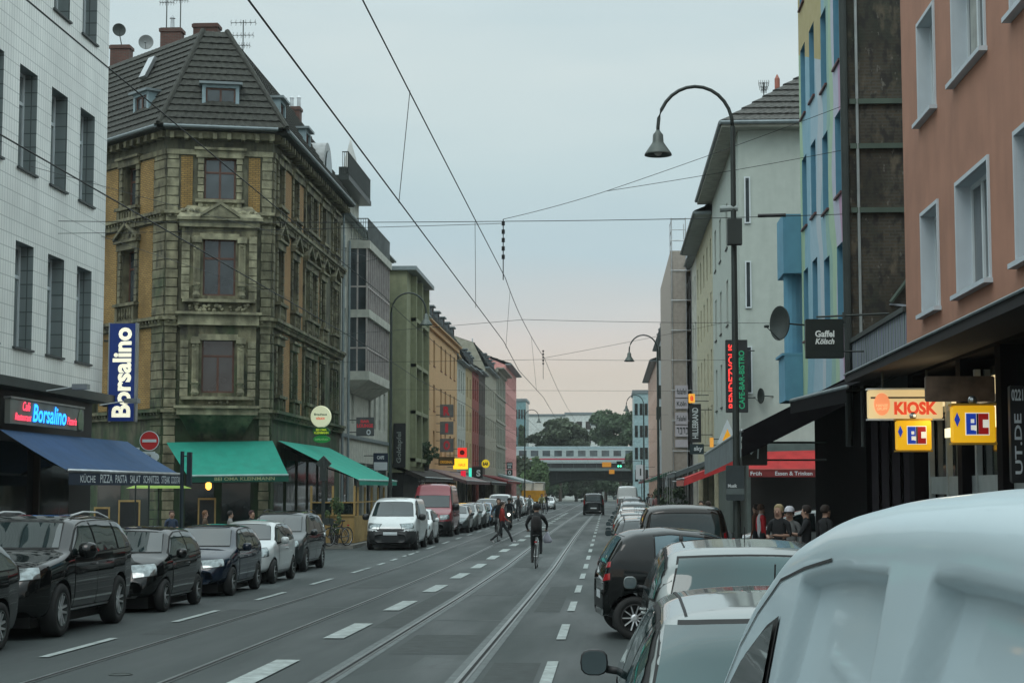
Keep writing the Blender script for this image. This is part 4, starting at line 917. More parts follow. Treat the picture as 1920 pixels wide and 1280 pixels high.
rf.add([v3(p, ZT) for p in a_] + [v3(Vector((-18, 84)), ZT - .4), v3(Vector((-25, 78)), ZT - .4)], [(0, 1, 2, 3, 4, 5)])
for i in (1, 2): rf.tube([Vector(v3(e_[i], EAVE + .2)), Vector(v3(a_[i], ZT + .05))], .11, 7)
roof = part(rf, 'roof', rooft, ob)
gb = MB(); gb.add([v3(e_[3], EAVE + .15), v3(a_[3], ZT), v3(Vector((-18, 84)), ZT - .4), v3(Vector((-24, 84)), EAVE)], [(0, 1, 2, 3)]); gb.add([v3(P0, 0), v3(P0, EAVE), v3(Vector((-26, 84)), EAVE), v3(Vector((-26, 84)), 0)], [(0, 1, 2, 3)]); part(gb, 'end_wall', brickr, ob)
bluew = M('blue grey dormer sheet', (.24, .33, .36), .6, var=.15)
def dormer(loc, rot, u, z, y, wd=1.3, ht=1.25, dp=1.6, fm=brown_wood, mat=bluew, root=ob):
    m = MB(); wall_grid(m, u + wd, z + ht, [(u + .14, u + wd - .14, z + .14, z + ht - .12)], .1, 0, 0, z, u, y)
    m.box(u, u + .02, y + .003, y + dp, z, z + ht); m.box(u + wd - .02, u + wd, y + .003, y + dp, z, z + ht); m.box(u - .12, u + wd + .12, y - .16, y + dp + .3, z + ht + .003, z + ht + .1, 1)
    d = part(m, 'dormer', [mat, zinc], root, loc, rot)
    me, pe, _ = window_meshes(wd - .28, ht - .26, 'two', fm); wo_ = put(me, d, (u + .14, y + .08, z + .14)); put(pe, wo_, (0, 0, 0))
fl = (P1 - P2).length
dormer(rel(P2), FR[0][3], fl / 2 - .75, EAVE + .75, .0, 1.45, 1.2)
dormer(rel(P3), rad(-45), 11 - 2.75, EAVE + .75, .0, 1.2, 1.15)
dormer(rel(P1), A90, 1.3, EAVE + .6, .0, 1.2, 1.2); dormer(rel(P1), A90, 7.2, EAVE + .6, .0, 1.2, 1.2)
q = MB(); q.slab([(8.4 - 1.6, 1.15, 19.0), (8.9 - 1.6, 1.15, 19.0), (8.9 - 1.6, 1.6, 19.9), (8.4 - 1.6, 1.6, 19.9)], (0, -.12, .08)); part(q, 'skylight', [steel], ob, rel(P3), rad(-45))
# arched dormer and end dormer towards the street
m = MB(); n = 14; u0, z0, rr = 12.6, EAVE + .2, 1.15
pr = [(u0 - rr, 0)] + [(u0 - rr * math.cos(math.pi * k / n), .9 + rr * math.sin(math.pi * k / n)) for k in range(n + 1)] + [(u0 + rr, 0)]
m.slab([(u, -.1, z0 + z) for u, z in pr], (0, 2.4, 0)); m.slab([(u0 + (u - u0) * .72, -.16, z0 + .2 + z * .72) for u, z in pr], (0, .05, 0), 1); part(m, 'arched_dormer', [M('pale dormer render', (.36, .38, .38), .7), glassb], ob, rel(P1), A90)
for i, (px, py, Yc, wd, ph) in enumerate([(388, 62, 70.6, 1.05, .9), (323, 70, 71.6, .9, .8), (432, 112, 74, .5, .9), (547, 215, 82.5, .9, 1.4)]):
    p = onY(px, py, Yc); chimney(ob, p.x - P1.x, p.y - P1.y, p.z - ph, wd, .6, ph + .35, 3 if i == 3 else (1 if i == 1 else 0))
p = onY(228, 95, 76); chimney(ob, p.x - P1.x, p.y - P1.y, p.z - 1.6, .9, .6, 1.8, 0)
for i, (px, py, Yc, hh) in enumerate([(312, 60, 71.6, 2.6), (338, 60, 71.6, 2.8), (455, 133, 74, 2.3)]):
    p = onY(px, py, Yc); aerial(['tall aerial left of the two on the middle chimney of the corner building', 'tall aerial right beside the middle chimney of the corner building', 'aerial above the street side roof of the corner building'][i], (p.x, p.y, p.z), hh)
p = onY(223, 57, 76); q = onY(228, 85, 76); dish('dark satellite dish above the left end of the corner building roof', tuple(p), .3, 25, tuple(q), dsteel)
p = onY(274, 80, 72.5); q = onY(274, 92, 72.5); dish('pale satellite dish on the ridge behind the skylight', tuple(p), .32, 10, tuple(q))
p = onY(408, 84, 71.5); dish('satellite dish half hidden behind the roof apex', tuple(p), .28, -20, (p.x, p.y, p.z - .4))
for i, (px, py, Yc, hh) in enumerate([(433, 80, 74.5, 1.3), (474, 150, 77, 1.1), (489, 160, 77.5, 1.3)]):
    p = onY(px, py, Yc); q = MB(); q.lathe([(.12, -hh), (.10, -.25), (.17, -.22), (.17, -.1), (.03, .05)], tuple(p), 10); tag(q.build('flue_pipe', dsteel if i == 1 else steel, smooth=True), ['pale metal flue pipe beside the roof apex of the corner building', 'dark flue pipe on the street side of the corner roof', 'shiny flue pipe right next to the dark one'][i], 'flue', 'flue pipes on the corner roof')
q = MB(); q.tube([(0, -.12, .5), (0, -.12, EAVE)], .055, 8); part(q, 'downpipe', zinc, ob, rel(P0), A90)
# green awnings
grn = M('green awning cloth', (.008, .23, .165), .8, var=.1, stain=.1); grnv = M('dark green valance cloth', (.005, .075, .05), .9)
A = onY(312, 829, 64.8); B = onY(511, 826, 65.9); D = onY(352, 892, 62.2); Cc = onY(541, 890, 63.1)
goldl = M('faded gold lettering', (.30, .34, .18), .6)
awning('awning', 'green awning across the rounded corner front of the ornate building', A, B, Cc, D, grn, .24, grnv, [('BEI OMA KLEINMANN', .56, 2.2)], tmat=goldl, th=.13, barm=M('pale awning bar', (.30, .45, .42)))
A = Vector((XL + .05, 67.6, 3.95)); B = Vector((XL + .05, 80.2, 3.95)); D = onY(673, 906, 67.9); D.z = 2.38; Cc = Vector((D.x, 80, 2.38))
awning('awning', 'long green awning over the wooden terrace along the street', A, B, Cc, D, M('bright green awning cloth', (.012, .33, .24), .8, var=.08), .2, grn, barm=M('pale awning bar', (.30, .45, .42)))
# ------------------------------------------------------------------ left row beyond the corner building
def row_building(name, label, X, Y0, Y1, H, wins, mat, side='L', dep=12, roof='gable', rh=3.2, style='two', fm=white_p, gfm=None, sill=None, dorm=0, chim=1, over=.35, rmat=None, cat='building', gz0=3.4, cornice=None, band=None, bz=(), curtain=.0, wdep=.14, rot=None, shop=True, gm=None, trim=None):
    """wins: list of (z0, z1, width, [u centres]) in the facade frame, u from the left as seen from the street"""
    L = Y1 - Y0
    if side == 'L': org = (X, Y0, 0); a = A90
    else: org = (X, Y1, 0); a = -A90
    root = thing(name, label, cat, org)
    ops = [(u - w_ / 2, u + w_ / 2, z0, z1) for (z0, z1, w_, us) in wins for u in us]
    facade(root, (0, 0, 0), a, L, H, ops, [mat, trim or mat, mat], wdep, dep, style, fm, sill, z0=gz0 - .0, curtain=curtain, gm=gm)
    m = MB(); m.box(0, L, .3, dep - .01, -.4, gz0 - .01)
    if shop:
        n = max(1, int(L / 4.2)); wd = L / n
        for i in range(n):
            m.box(i * wd, i * wd + .28, -.0, .3, -.4, gz0 - .01, 1); m.box(i * wd + .28, (i + 1) * wd, .2, .29, .2, gz0 - .5, 2); m.box(i * wd + .28, (i + 1) * wd, .05, .29, gz0 - .5, gz0 - .01, 3)
            m.box(i * wd + wd * .5, i * wd + wd * .5 + .08, .14, .2, .2, gz0 - .5, 3)
        m.box(L - .28, L, 0, .3, -.4, gz0 - .01, 1)
    part(m, 'shopfront', [blackp, gfm or mat, glassb, dsteel], root, (0, 0, 0), a)
    m = MB(); m.box(-.02, L + .02, -over, .02, H + .003, H + .16); m.tube([(-.02, -over - .06, H + .1), (L + .02, -over - .06, H + .1)], .07, 7)
    if cornice: m.box(0, L, -.22, .01, H - .35, H - .002)
    for z in bz: m.box(0, L, -.12, .01, z, z + .18)
    part(m, 'cornice', cornice or zinc, root, (0, 0, 0), a)
    if roof == 'gable' or roof == 'mansard':
        rr = MB(); rm = rmat or rooft; dy = dep / 2 if roof == 'gable' else 1.3
        courses(rr, (0, -over, H + .165), (L, -over, H + .165), (L, dy, H + rh), (0, dy, H + rh), 12 if L < 25 else 8, .05, 0, .3 if Y0 < 90 else .8)
        if roof == 'gable': rr.quad((0, dy, H + rh), (L, dy, H + rh), (L, dep, H + .1), (0, dep, H + .1))
        else:
            rr.quad((0, dy, H + rh), (L, dy, H + rh), (L, dep / 2, H + rh + 1.6), (0, dep / 2, H + rh + 1.6)); rr.quad((0, dep / 2, H + rh + 1.6), (L, dep / 2, H + rh + 1.6), (L, dep, H), (0, dep, H))
        part(rr, 'roof', rm, root, (0, 0, 0), a)
        gg = MB()
        for x in (.01, L - .01):
            pr = [(x, 0, H), (x, dy, H + rh - .03)] + ([(x, dep / 2, H + rh + 1.55)] if roof == 'mansard' else []) + [(x, dep, H)]
            gg.add(pr, [tuple(range(len(pr)))])
        part(gg, 'gable_wall', trim or mat, root, (0, 0, 0), a)
        for i in range(dorm):
            u = (i + .5) * L / dorm
            dormer((0, 0, 0), a, u - .65, H + .35, .12 if roof == 'mansard' else .5, 1.3, 1.3, 1.4, fm, M('dormer zinc', (.10, .12, .13), .6), root)
    for i in range(chim):
        u = (i + .35 + .2 * (i % 2)) * L / chim; chimney(root, u, dep * .42, H + (rh * .6 if roof != 'flat' else -.1), 1.0, .6, 2.2 + .5 * (i % 2), 1, (0, 0, 0), a)
    return root
def cen(n, L, m=.0): return [m + (i + .5) * (L - 2 * m) / n for i in range(n)]
# white balcony house with glazed oriel
wr_ = M('off white render', (.46, .465, .41), .85, stain=.35)
by0, by1 = 83.65, 102.0
bw = row_building('apartment_building', 'off-white apartment house with glazed oriel and roof terrace beside the corner building', XL, by0, by1, 15.6,
    [(5.4, 7.6, .9, [1.4, 4.2, 10.5, 12.6, 14.7, 16.8]), (8.9, 11.1, .9, [1.3, 15.4, 17.2]), (12.2, 14.2, .9, [1.3, 15.4, 17.2])], wr_, roof='flat', chim=0, bz=(4.6,), trim=wr_)
def Bp(u, y, z): return (-y, u, z)
m = MB(); oy = -.95; u0, u1 = 2.65, 11.4
for z0, z1 in ((7.55, 8.0), (10.75, 11.15), (14.3, 14.7)): m.box(u0 - .1, u1 + .1, oy - .12, 0, z0, z1)
m.add([(u0 - .1, oy - .12, 7.55), (u1 + .1, oy - .12, 7.55), (u1 + .1, 0, 7.55), (u0 - .1, 0, 7.55), (u0 + .6, -.05, 6.9), (u1 - .6, -.05, 6.9)], [(0, 1, 5, 4), (1, 2, 5), (0, 4, 3)])
orl = part(m, 'oriel', wr_, bw, (0, 0, 0), A90)
for z0, z1 in ((8.0, 10.75), (11.15, 14.3)):
    m = MB(); m.box(u0 + .02, u1 - .02, oy + .05, 0, z0, z1); part(m, 'pane', glass, orl)
    m = MB(); n = 12
    for i in range(n + 1): uu = u0 + (u1 - u0) * i / n; m.box(uu - .05, uu + .05, oy - .01, oy + .06, z0, z1)
    for y in (oy, oy / 2, -.06): m.box(u0 - .01, u0 + .04, y, y + .08, z0, z1)
    m.box(u0 - .012, u1, oy - .012, oy + .05, z0 + 1.15, z0 + 1.23); m.box(u0 - .012, u0 + .05, oy, 0, z0 + 1.15, z0 + 1.23); part(m, 'mullion_frame', M('pale pink grey frame', (.40, .36, .34), .6), orl)
def railing(u0, u1, z, y, h=1.0, mat=dsteel, dens=.12, yb=0., parent=bw, planters=True):
    m = MB()
    for p, q in (((u0, y), (u1, y)), ((u0, y), (u0, yb)), ((u1, y), (u1, yb))):
        L_ = math.hypot(q[0] - p[0], q[1] - p[1]); m.tube([(p[0], p[1], z + h), (q[0], q[1], z + h)], .03, 6); m.tube([(p[0], p[1], z + .08), (q[0], q[1], z + .08)], .02, 5)
        for i in range(int(L_ / dens) + 1):
            t = i * dens / L_; x_, y_ = p[0] + (q[0] - p[0]) * t, p[1] + (q[1] - p[1]) * t; m.box(x_ - .012, x_ + .012, y_ - .012, y_ + .012, z + .08, z + h)
    return part(m, 'railing', mat, parent, (0, 0, 0), A90)
railing(u0, u1, 14.7, oy, 1.15, M('grey rail', (.14, .16, .16), .5, .4))
m = MB(); m.box(.05, 7.9, .3, 7, 15.6, 17.4); m.box(.0, 8.1, -.35, 7, 17.4, 17.65, 1); part(m, 'penthouse', [wr_, dsteel], bw, (0, 0, 0), A90)
railing(.0, 8.0, 17.65, -.3, 1.15, dsteel, .09)
m = MB(); m.box(.25, .95, -.2, .2, 17.67, 18.1); part(m, 'planter', dsteel, bw, (0, 0, 0), A90)
for i, (u, c_) in enumerate([(.05, (.3, .33, .33)), (1.95, (.3, .33, .33))]):
    m = MB(); m.tube([(u, -.12, 0.3), (u, -.12, 14.6)], .07, 8); part(m, 'downpipe', zinc, bw, (0, 0, 0), A90)
p = onY(657, 290, 88); m = MB(); m.lathe([(.02, .9), (.12, .4), (.3, -.2), (.42, -1.0), (.42, -1.1)], tuple(p), 12); tag(m.build('folded_parasol', M('pale parasol cloth', (.48, .50, .48), .9), smooth=True), 'pale folded parasol standing on the roof terrace of the off-white house', 'parasol')
# green concrete house
gc = M('olive green concrete', (.25, .265, .165), .85, var=.12, stain=.3)
gX = -12.2; g0, g1 = 103.0, 113.4
gr_ = thing('green_house', 'olive green concrete house with deep vertical window strips', 'building', (gX, g0, 0))
ops = []
for u in (3.0, 6.9):
    for z0 in (4.2, 7.1, 10.0, 12.8): ops.append((u - .5, u + 2.4, z0 + (.0), z0 + 2.35))
facade(gr_, (0, 0, 0), A90, g1 - g0, 15.3, ops, [gc, gc, gc], .7, 10, 'two', M('dark window metal', (.06, .07, .06)), z0=3.0)
m = MB()
for u in (2.2, 5.6, 9.6): m.box(u, u + .3, -.35, .0, 3.4, 15.2)
for z in (3.7, 6.65, 9.55, 12.4): m.box(2.2, 9.9, -.33, -.0, z, z + .22)
part(m, 'concrete_grid', gc, gr_, (0, 0, 0), A90)
m = MB(); m.box(-.25, g1 - g0 + .2, -.6, 10, 15.303, 15.55); part(m, 'roof_slab', zinc, gr_, (0, 0, 0), A90)
m = MB(); m.box(.4, g1 - g0, .2, 9.9, -.4, 3.0); part(m, 'ground_floor', blackp, gr_, (0, 0, 0), A90)
org_ = M('orange render', (.58, .36, .18), .85, var=.06, stain=.15); redw = M('rust red window wood', (.17, .05, .03), .6)
row_building('apartment_building', 'narrow pale house squeezed between the green and the orange house', XL, 113.5, 122.8, 14.3, [(z, z + 1.7, .9, [6.5, 8.2]) for z in (4.5, 7.6, 10.8)], wr_, roof='flat', chim=1)
oL = 149.2 - 122.9
row_building('apartment_building', 'orange apartment house with rust red windows and a row of dormers', XL, 122.9, 149.2, 14.2, [(z, z + 2.0, 1.3, [2.5, 6.5, 12, 15.6, 20, 23.6]) for z in (4.4, 7.9, 11.3)], org_, roof='mansard', rh=2.6, dorm=6, fm=redw, chim=2, sill=redw, cornice=org_)
row_building('apartment_building', 'white house with grouped windows right behind the orange house', XL, 149.3, 158.2, 13.2, [(z, z + 2.0, 1.1, [2, 4.4, 6.8]) for z in (4.4, 7.6, 10.6)], wr_, roof='gable', rh=6.2, dorm=2, chim=2)
row_building('apartment_building', 'yellow ochre house with mansard roof in the left row', XL, 158.3, 165.7, 13.4, [(z, z + 1.9, 1.1, [1.8, 5.4]) for z in (4.4, 7.4, 10.6)], M('ochre render', (.44, .32, .16), .85), roof='mansard', rh=2.8, dorm=2)
row_building('apartment_building', 'dark red house with pale window frames in the left row', XL, 165.8, 174.6, 13.6, [(z, z + 2.1, 1.1, [1.8, 4.4, 7.0]) for z in (4.3, 7.6, 10.8)], M('dark red render', (.26, .06, .045), .85), roof='gable', rh=5.5, dorm=3)
row_building('apartment_building', 'dark brown half-hidden house beside the dark red house', XL, 174.7, 183.6, 14.0, [(z, z + 2.0, 1.2, cen(3, 8.9)) for z in (4.4, 7.6, 10.8)], M('dark brown render', (.07, .055, .045), .85), roof='gable', rh=4)
row_building('apartment_building', 'beige house with three window rows in the far left row', XL, 183.7, 202, 15.0, [(z, z + 2.0, 1.2, cen(6, 18.3)) for z in (4.4, 7.8, 11.2)], M('beige render', (.34, .33, .26), .85), roof='mansard', rh=2.8, dorm=4, chim=2)
row_building('apartment_building', 'grey stone house with heavy cornice next to the pink house', XL, 202.1, 220.4, 16.2, [(z, z + 2.0, 1.2, cen(6, 18.3)) for z in (4.4, 7.4, 10.4, 13.4)], M('grey stone render', (.24, .25, .20), .85), roof='flat', over=.8, bz=(7, 10, 13), cornice=M('grey stone trim', (.3, .3, .25)))
row_building('apartment_building', 'pink house with rows of small windows at the end of the left row', XL, 220.5, 246.5, 18.0, [(z, z + 1.5, 1.2, cen(9, 26)) for z in (4.6, 7.4, 10.2, 13.0, 15.6)], M('pink render', (.60, .28, .26), .85), roof='gable', rh=2.5, over=.7)
# ------------------------------------------------------------------ right side
redr = M('brick red render', (.385, .19, .125), .85, var=.12, scale=1.0, bmp=.15, bscale=14, stain=.16); wreveal = M('white reveal paint', (.50, .56, .60), .7, var=.05)
ry0, ry1 = 12.0, 32.2
rb = thing('red_house', 'brick red rendered house with white framed windows at the right edge', 'building', (XR, ry1, 0))
ops = []; st = []
for (za, zb) in ((5.12, 6.85), (8.55, 10.28), (12.0, 13.7)):
    for ya, yb, s_ in ((28.95, 30.4, 'one'), (25.1, 27.35, 'left'), (21.95, 23.4, 'one'), (18.1, 20.35, 'left'), (14.9, 16.4, 'one')): ops.append((ry1 - yb, ry1 - ya, za, zb)); st.append(s_)
facade(rb, (0, 0, 0), -A90, ry1 - ry0, 16, ops, [redr, wreveal, redr], .21, 10, 'one', white_p, M('white sill', (.5, .55, .56)), z0=4.4, curtain=1, styles=st)
for (a, c, z0, z1) in ops:
    m = MB(); m.box(a - .07, a - .003, -.035, .01, z0 - .02, z1 + .07); m.box(c + .003, c + .07, -.035, .01, z0 - .02, z1 + .07); m.box(a - .003, c + .003, -.034, .01, z1 + .003, z1 + .07)
    m.box(a - .12, c + .12, -.13, .02, z0 - .09, z0 - .02); part(m, 'window_surround', wreveal, rb, (0, 0, 0), -A90)
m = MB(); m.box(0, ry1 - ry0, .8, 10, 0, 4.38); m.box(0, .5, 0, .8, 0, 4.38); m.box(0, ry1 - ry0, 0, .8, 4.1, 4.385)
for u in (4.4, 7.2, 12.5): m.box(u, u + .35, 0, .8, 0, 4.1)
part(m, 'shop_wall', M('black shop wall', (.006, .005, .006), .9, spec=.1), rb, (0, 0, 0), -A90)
# dark canopy above the shops
cn = M('black canopy', (.008, .007, .008), .8, var=.3)
cnp = thing('shop_canopy', 'long black canopy running along the red house above the kiosk', 'canopy', (XR, ry1, 4.25))
m = MB(); m.add([(0, -.01, .1), (ry1 - ry0, -.01, .1), (ry1 - ry0, -1.15, -.1), (0, -1.15, -.1), (0, -.01, -.1), (ry1 - ry0, -.01, -.1), (ry1 - ry0, -1.15, -.24), (0, -1.15, -.24)], [(0, 1, 2, 3), (3, 2, 6, 7), (4, 7, 6, 5), (0, 3, 7, 4), (1, 5, 6, 2)]); part(m, 'roof_sheet', cn, cnp, (0, 0, 0), -A90)
m = MB(); m.tube([(0, -1.17, -.09), (ry1 - ry0, -1.17, -.09)], .02, 6); part(m, 'edge_trim', zinc, cnp, (0, 0, 0), -A90)
# kiosk interior
kl = M('lit kiosk interior', (.5, .4, .2), em=(1, .78, .42), es=.9)
sh = thing('kiosk', 'grey glazed kiosk with lit strip light under the canopy', 'kiosk', (XR - .35, 31.3, 0))
alum = M('pale aluminium frame', (.36, .40, .40), .45, .4)
m = MB(); m.box(.2, 7.8, .5, .56, 1.95, 2.25); m.box(.2, 7.8, .5, .56, .9, 1.0)
for u in (.3, 1.9, 3.4, 4.2, 6.0, 7.7): m.box(u, u + .12, .48, .57, .1, 3.9)
m.box(.2, 7.8, .5, .58, 3.35, 3.45); m.box(2.0, 3.5, .52, .58, .1, 2.0); part(m, 'frame', alum, sh, (0, 0, 0), -A90)
m = MB(); m.box(.2, 7.8, .6, .64, .1, 3.9); part(m, 'pane', glassb, sh, (0, 0, 0), -A90)
m = MB(); m.box(2.1, 3.4, .43, .49, 2.9, 3.05); part(m, 'strip_light', M('strip light', (1, 1, .8), em=(1, .93, .6), es=1.1), sh, (0, 0, 0), -A90)
m = MB(); m.box(.5, 1.8, .57, .60, 3.46, 3.8); m.box(2.0, 3.3, .57, .60, 3.46, 3.8); m.box(4.4, 5.6, .57, .60, 3.46, 3.75); part(m, 'lit_transom', kl, sh, (0, 0, 0), -A90)
kp = bpy.data.lights.new('kiosk_light', 'POINT'); kp.energy = 11; kp.color = (1, .78, .45); kp.shadow_soft_size = .25; ko = bpy.data.objects.new('kiosk_light', kp); COL.objects.link(ko); ko.location = (XR - .25, 28.4, 3.3)
# colourful mural house
def mural():
    m, t, b = NT('mural paint'); v = objco(t)
    sp_ = t.nodes.new('ShaderNodeSeparateXYZ'); t.links.new(v, sp_.inputs[0])
    def mth(op, a, b_, c=None):
        n = t.nodes.new('ShaderNodeMath'); n.operation = op
        for k, x in enumerate((a, b_, c)):
            if x is None: continue
            if isinstance(x, (int, float)): n.inputs[k].default_value = x
            else: t.links.new(x, n.inputs[k])
        return n.outputs[0]
    nz = noise(t, objco(t, .35, 1, .28), 1.0, 1); fac = mth('MULTIPLY_ADD', sp_.outputs[0], 1 / 9.7, mth('MULTIPLY_ADD', nz, .26, -.13))
    r = t.nodes.new('ShaderNodeValToRGB'); r.color_ramp.interpolation = 'CONSTANT'; t.links.new(fac, r.inputs[0])
    cs = [(0, (.33, .50, .32)), (.10, (.20, .40, .50)), (.26, (.30, .46, .55)), (.42, (.42, .50, .55)), (.5, (.22, .40, .48)), (.6, (.24, .42, .36)), (.68, (.34, .50, .34)), (.75, (.44, .46, .57)), (.84, (.46, .27, .42)), (.94, (.45, .44, .55))]
    for i, (p, c) in enumerate(cs): e = r.color_ramp.elements[i] if i < 2 else r.color_ramp.elements.new(p); e.position = p; e.color = (*c, 1)
    top_ = mth('MULTIPLY', mth('GREATER_THAN', mth('MULTIPLY_ADD', sp_.outputs[0], .28, sp_.outputs[2]), 14.6), mth('LESS_THAN', sp_.outputs[0], 5.2))
    c = mixc(t, top_, r.outputs[0], (.40, .33, .13)); c = mixc(t, .12, c, ramp(t, noise(t, v, 3, 5), [(.3, (.2, .2, .2)), (.7, (.6, .6, .6))]))
    t.links.new(c, b.inputs['Base Color']); b.inputs['Roughness'].default_value = .8; return m
mur = mural(); oldb = brick('old dark brick', (.075, .058, .036), (.05, .043, .032), (.07, .068, .055), .25, .08, .02, .75, bstr=1.0)
def mottle(m):
    t = m.node_tree; b = t.nodes['Principled BSDF']; src = b.inputs['Base Color'].links[0].from_socket
    for sc_, c_, lo, hi, sd in ((1.1, (.018, .026, .018), .46, .6, 0), (2.3, (.13, .11, .075), .58, .68, 3), (5.5, (.012, .012, .012), .5, .62, 5), (9, (.17, .165, .14), .64, .72, 9)):
        mp_ = objco(t, 1, 1, .55); mp_.node.inputs['Location'].default_value = (sd, sd, sd)
        src = mixc(t, ramp(t, noise(t, mp_, sc_, 8), [(lo, (0, 0, 0)), (hi, (.75,) * 3)]), src, c_)
    t.links.new(src, b.inputs['Base Color'])
mottle(oldb)
blp = M('blue facade paint', (.10, .27, .38), .75, var=.08)
cy0, cy1 = 39.5, 49.2
mh = thing('mural_house', 'tall house painted with a pastel mural of blue, green, yellow and pink shapes', 'building', (XR, cy1, 0))
ops = []
for zb in (5.9, 9.1, 12.3, 15.5):
    for yc in (41.1, 43.6, 46.1, 48.2): ops.append((cy1 - yc - .55, cy1 - yc + .55, zb + .3 * ((yc > 45)), zb + 2.0 + .3 * (yc > 45)))
facade(mh, (0, 0, 0), -A90, cy1 - cy0, 19, ops, [mur, blp, oldb], .2, 12, 'top', blp, M('dark red sill', (.10, .03, .03)), z0=4.3)
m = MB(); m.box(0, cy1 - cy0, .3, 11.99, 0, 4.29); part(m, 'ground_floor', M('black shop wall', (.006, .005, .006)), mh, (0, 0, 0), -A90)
m = MB(); L_ = cy1 - cy0; m.tube([(L_ + .08, -.08, 3.0), (L_ + .08, -.08, 19)], .09, 9); part(m, 'downpipe', dsteel, mh, (0, 0, 0), -A90)
m = MB(); m.tube([(L_ + .06, .22, 3.0), (L_ + .06, .22, 19)], .035, 7); part(m, 'downpipe', alum, mh, (0, 0, 0), -A90)
for z in (11.0, 9.95, 8.45, 0):
    m = MB()
    if z: m.box(XR + .05, XR + 2.6, cy0 - .09, cy0 - .02, z - .06, z + .06)
    else: m.tube([(XR + .9, cy0 - .1, 6.3), (XR + 2.2, cy0 - .1, 8.0)], .05, 6)
    m.v = [(x - XR, y - cy1, z_) for x, y, z_ in m.v]; part(m, 'wall_tie', M('greenish old steel', (.06, .09, .07), .7), mh)
m = MB(); m.box(-.2, L_ + .1, -.4, 12, 19.003, 19.2); part(m, 'roof_slab', dsteel, mh, (0, 0, 0), -A90)
# blue corner loggia of the mural house
lg = MB(); X0 = onY(1468, 600, 49.6).x
z1 = onY(1480, 405, 49.6).z; z2 = onY(1480, 515, 49.6).z; z3 = onY(1480, 668, 49.6).z; z4 = onY(1480, 752, 49.6).z
lg.box(X0, XR + .3, 49.22, 51.0, z2, z1 + .0); lg.box(X0, XR + .3, 49.22, 51.0, z4, z3); lg.box(X0 - .08, XR + .3, 49.21, 51.1, z3 - .0, z3 + .07)
lg.lathe([(.27, z3), (.27, z2)], (X0 + .33, 49.9, 0), 14)
lg.v = [(x - XR, y - cy1, z) for x, y, z in lg.v]; part(lg, 'corner_loggia', blp, mh)
# low shop with painted parapet between red house and mural house
low = thing('low_shop', 'low dark shop with graffiti painted parapet between the red and the mural house', 'shop', (XR, cy0 - .02, 0))
def graf():
    m, t, b = NT('graffiti paint'); v = objco(t, 1, 1, .35)
    w_ = t.nodes.new('ShaderNodeTexWave'); w_.inputs['Scale'].default_value = .9; w_.inputs['Distortion'].default_value = 9; w_.inputs['Detail'].default_value = 2; t.links.new(v, w_.inputs[0])
    t.links.new(ramp(t, w_.outputs[0], [(.1, (.05, .07, .09)), (.3, (.22, .30, .30)), (.5, (.42, .46, .46)), (.62, (.12, .07, .06)), (.75, (.16, .24, .16)), (.95, (.16, .15, .27))]), b.inputs['Base Color']); b.inputs['Roughness'].default_value = .8; return m
Lw = cy0 - .02 - ry1 - .02
m = MB(); m.box(0, Lw, .0, .2, 4.5, 5.35); m.box(-.02, Lw, -.06, .26, 5.353, 5.45, 1); m.box(0, Lw, .5, 8, 0, 4.4, 2); m.box(0, Lw, 0, 8, 4.4, 4.497, 2)
part(m, 'parapet', [graf(), dsteel, blackp], low, (0, 0, 0), -A90)
for k in range(5):
    m = MB(); u = .3 + k * 1.4; n = 9
    for i in range(n): a_0, b_0 = u + i * .12, u + (i + 1) * .12; m.quad((a_0, .4 - .05 * (i % 2), .1), (b_0, .4 - .05 * ((i + 1) % 2), .1), (b_0, .4 - .05 * ((i + 1) % 2), 3.6), (a_0, .4 - .05 * (i % 2), 3.6))
    part(m, 'curtain', M('dark plum curtain', (.022, .016, .022), .9), low, (0, 0, 0), -A90)
gs = thing('graffiti_star', 'white spray-painted star on the dark brick wall above the low shop', 'graffiti', (6.9, cy0 - .03, 6.2))
m = MB()
for (x, z) in ((-.42, .05), (-.3, -.45), (.0, .5), (-.02, -.5), (.35, .0)): m.slab([(0, 0, 0), (.02, 0, .05), (x + .02, 0, z + .04), (x, 0, z)], (0, .012, 0))
part(m, 'paint_stroke', M('white spray paint', (.35, .4, .45), .8), gs)
# cream hipped house
crm = M('cream render', (.45, .505, .46), .85, var=.05, stain=.12); qy0, qy1 = 72.0, 90.4
chh = thing('cream_house', 'cream rendered house with overhanging hipped tile roof on the right', 'building', (XR, qy1, 0))
ops = [(u - .6, u + .6, z, z + 2.1) for z in (6.0, 9.6, 13.2) for u in (2.4, 6.2, 10.8, 15.4)]
facade(chh, (0, 0, 0), -A90, qy1 - qy0, 17.2, ops, [crm, crm, crm], .25, 12, 'two', white_p, dsteel, z0=4.0)
m = MB(); m.box(0, qy1 - qy0, .2, 11.98, -.3, 3.99); m.box(0, qy1 - qy0, -.15, .2, 3.7, 4.1, 1); part(m, 'ground_floor', [M('grey green shop wall', (.10, .13, .12)), crm], chh, (0, 0, 0), -A90)
m = MB(); L_ = qy1 - qy0; m.box(-.7, L_ + .7, -.75, 12.7, 17.21, 17.36); m.tube([(-.7, -.8, 17.4), (L_ + .75, -.8, 17.4)], .09, 7, 1); m.tube([(L_ + .78, -.8, 17.4), (L_ + .78, 12.7, 17.4)], .09, 7, 1); part(m, 'eaves', [M('pale soffit', (.34, .34, .29), .8), zinc], chh, (0, 0, 0), -A90)
m = MB(); m.box(.35, 5.2, qy0 - qy1 - .05, qy0 - qy1 - .02, .1, 2.9); part(m, 'dark_interior_panel', M('painted interior shade', (.008, .006, .005), .8), chh)  # near-black panel on the wall; its colour stands for the room's shade
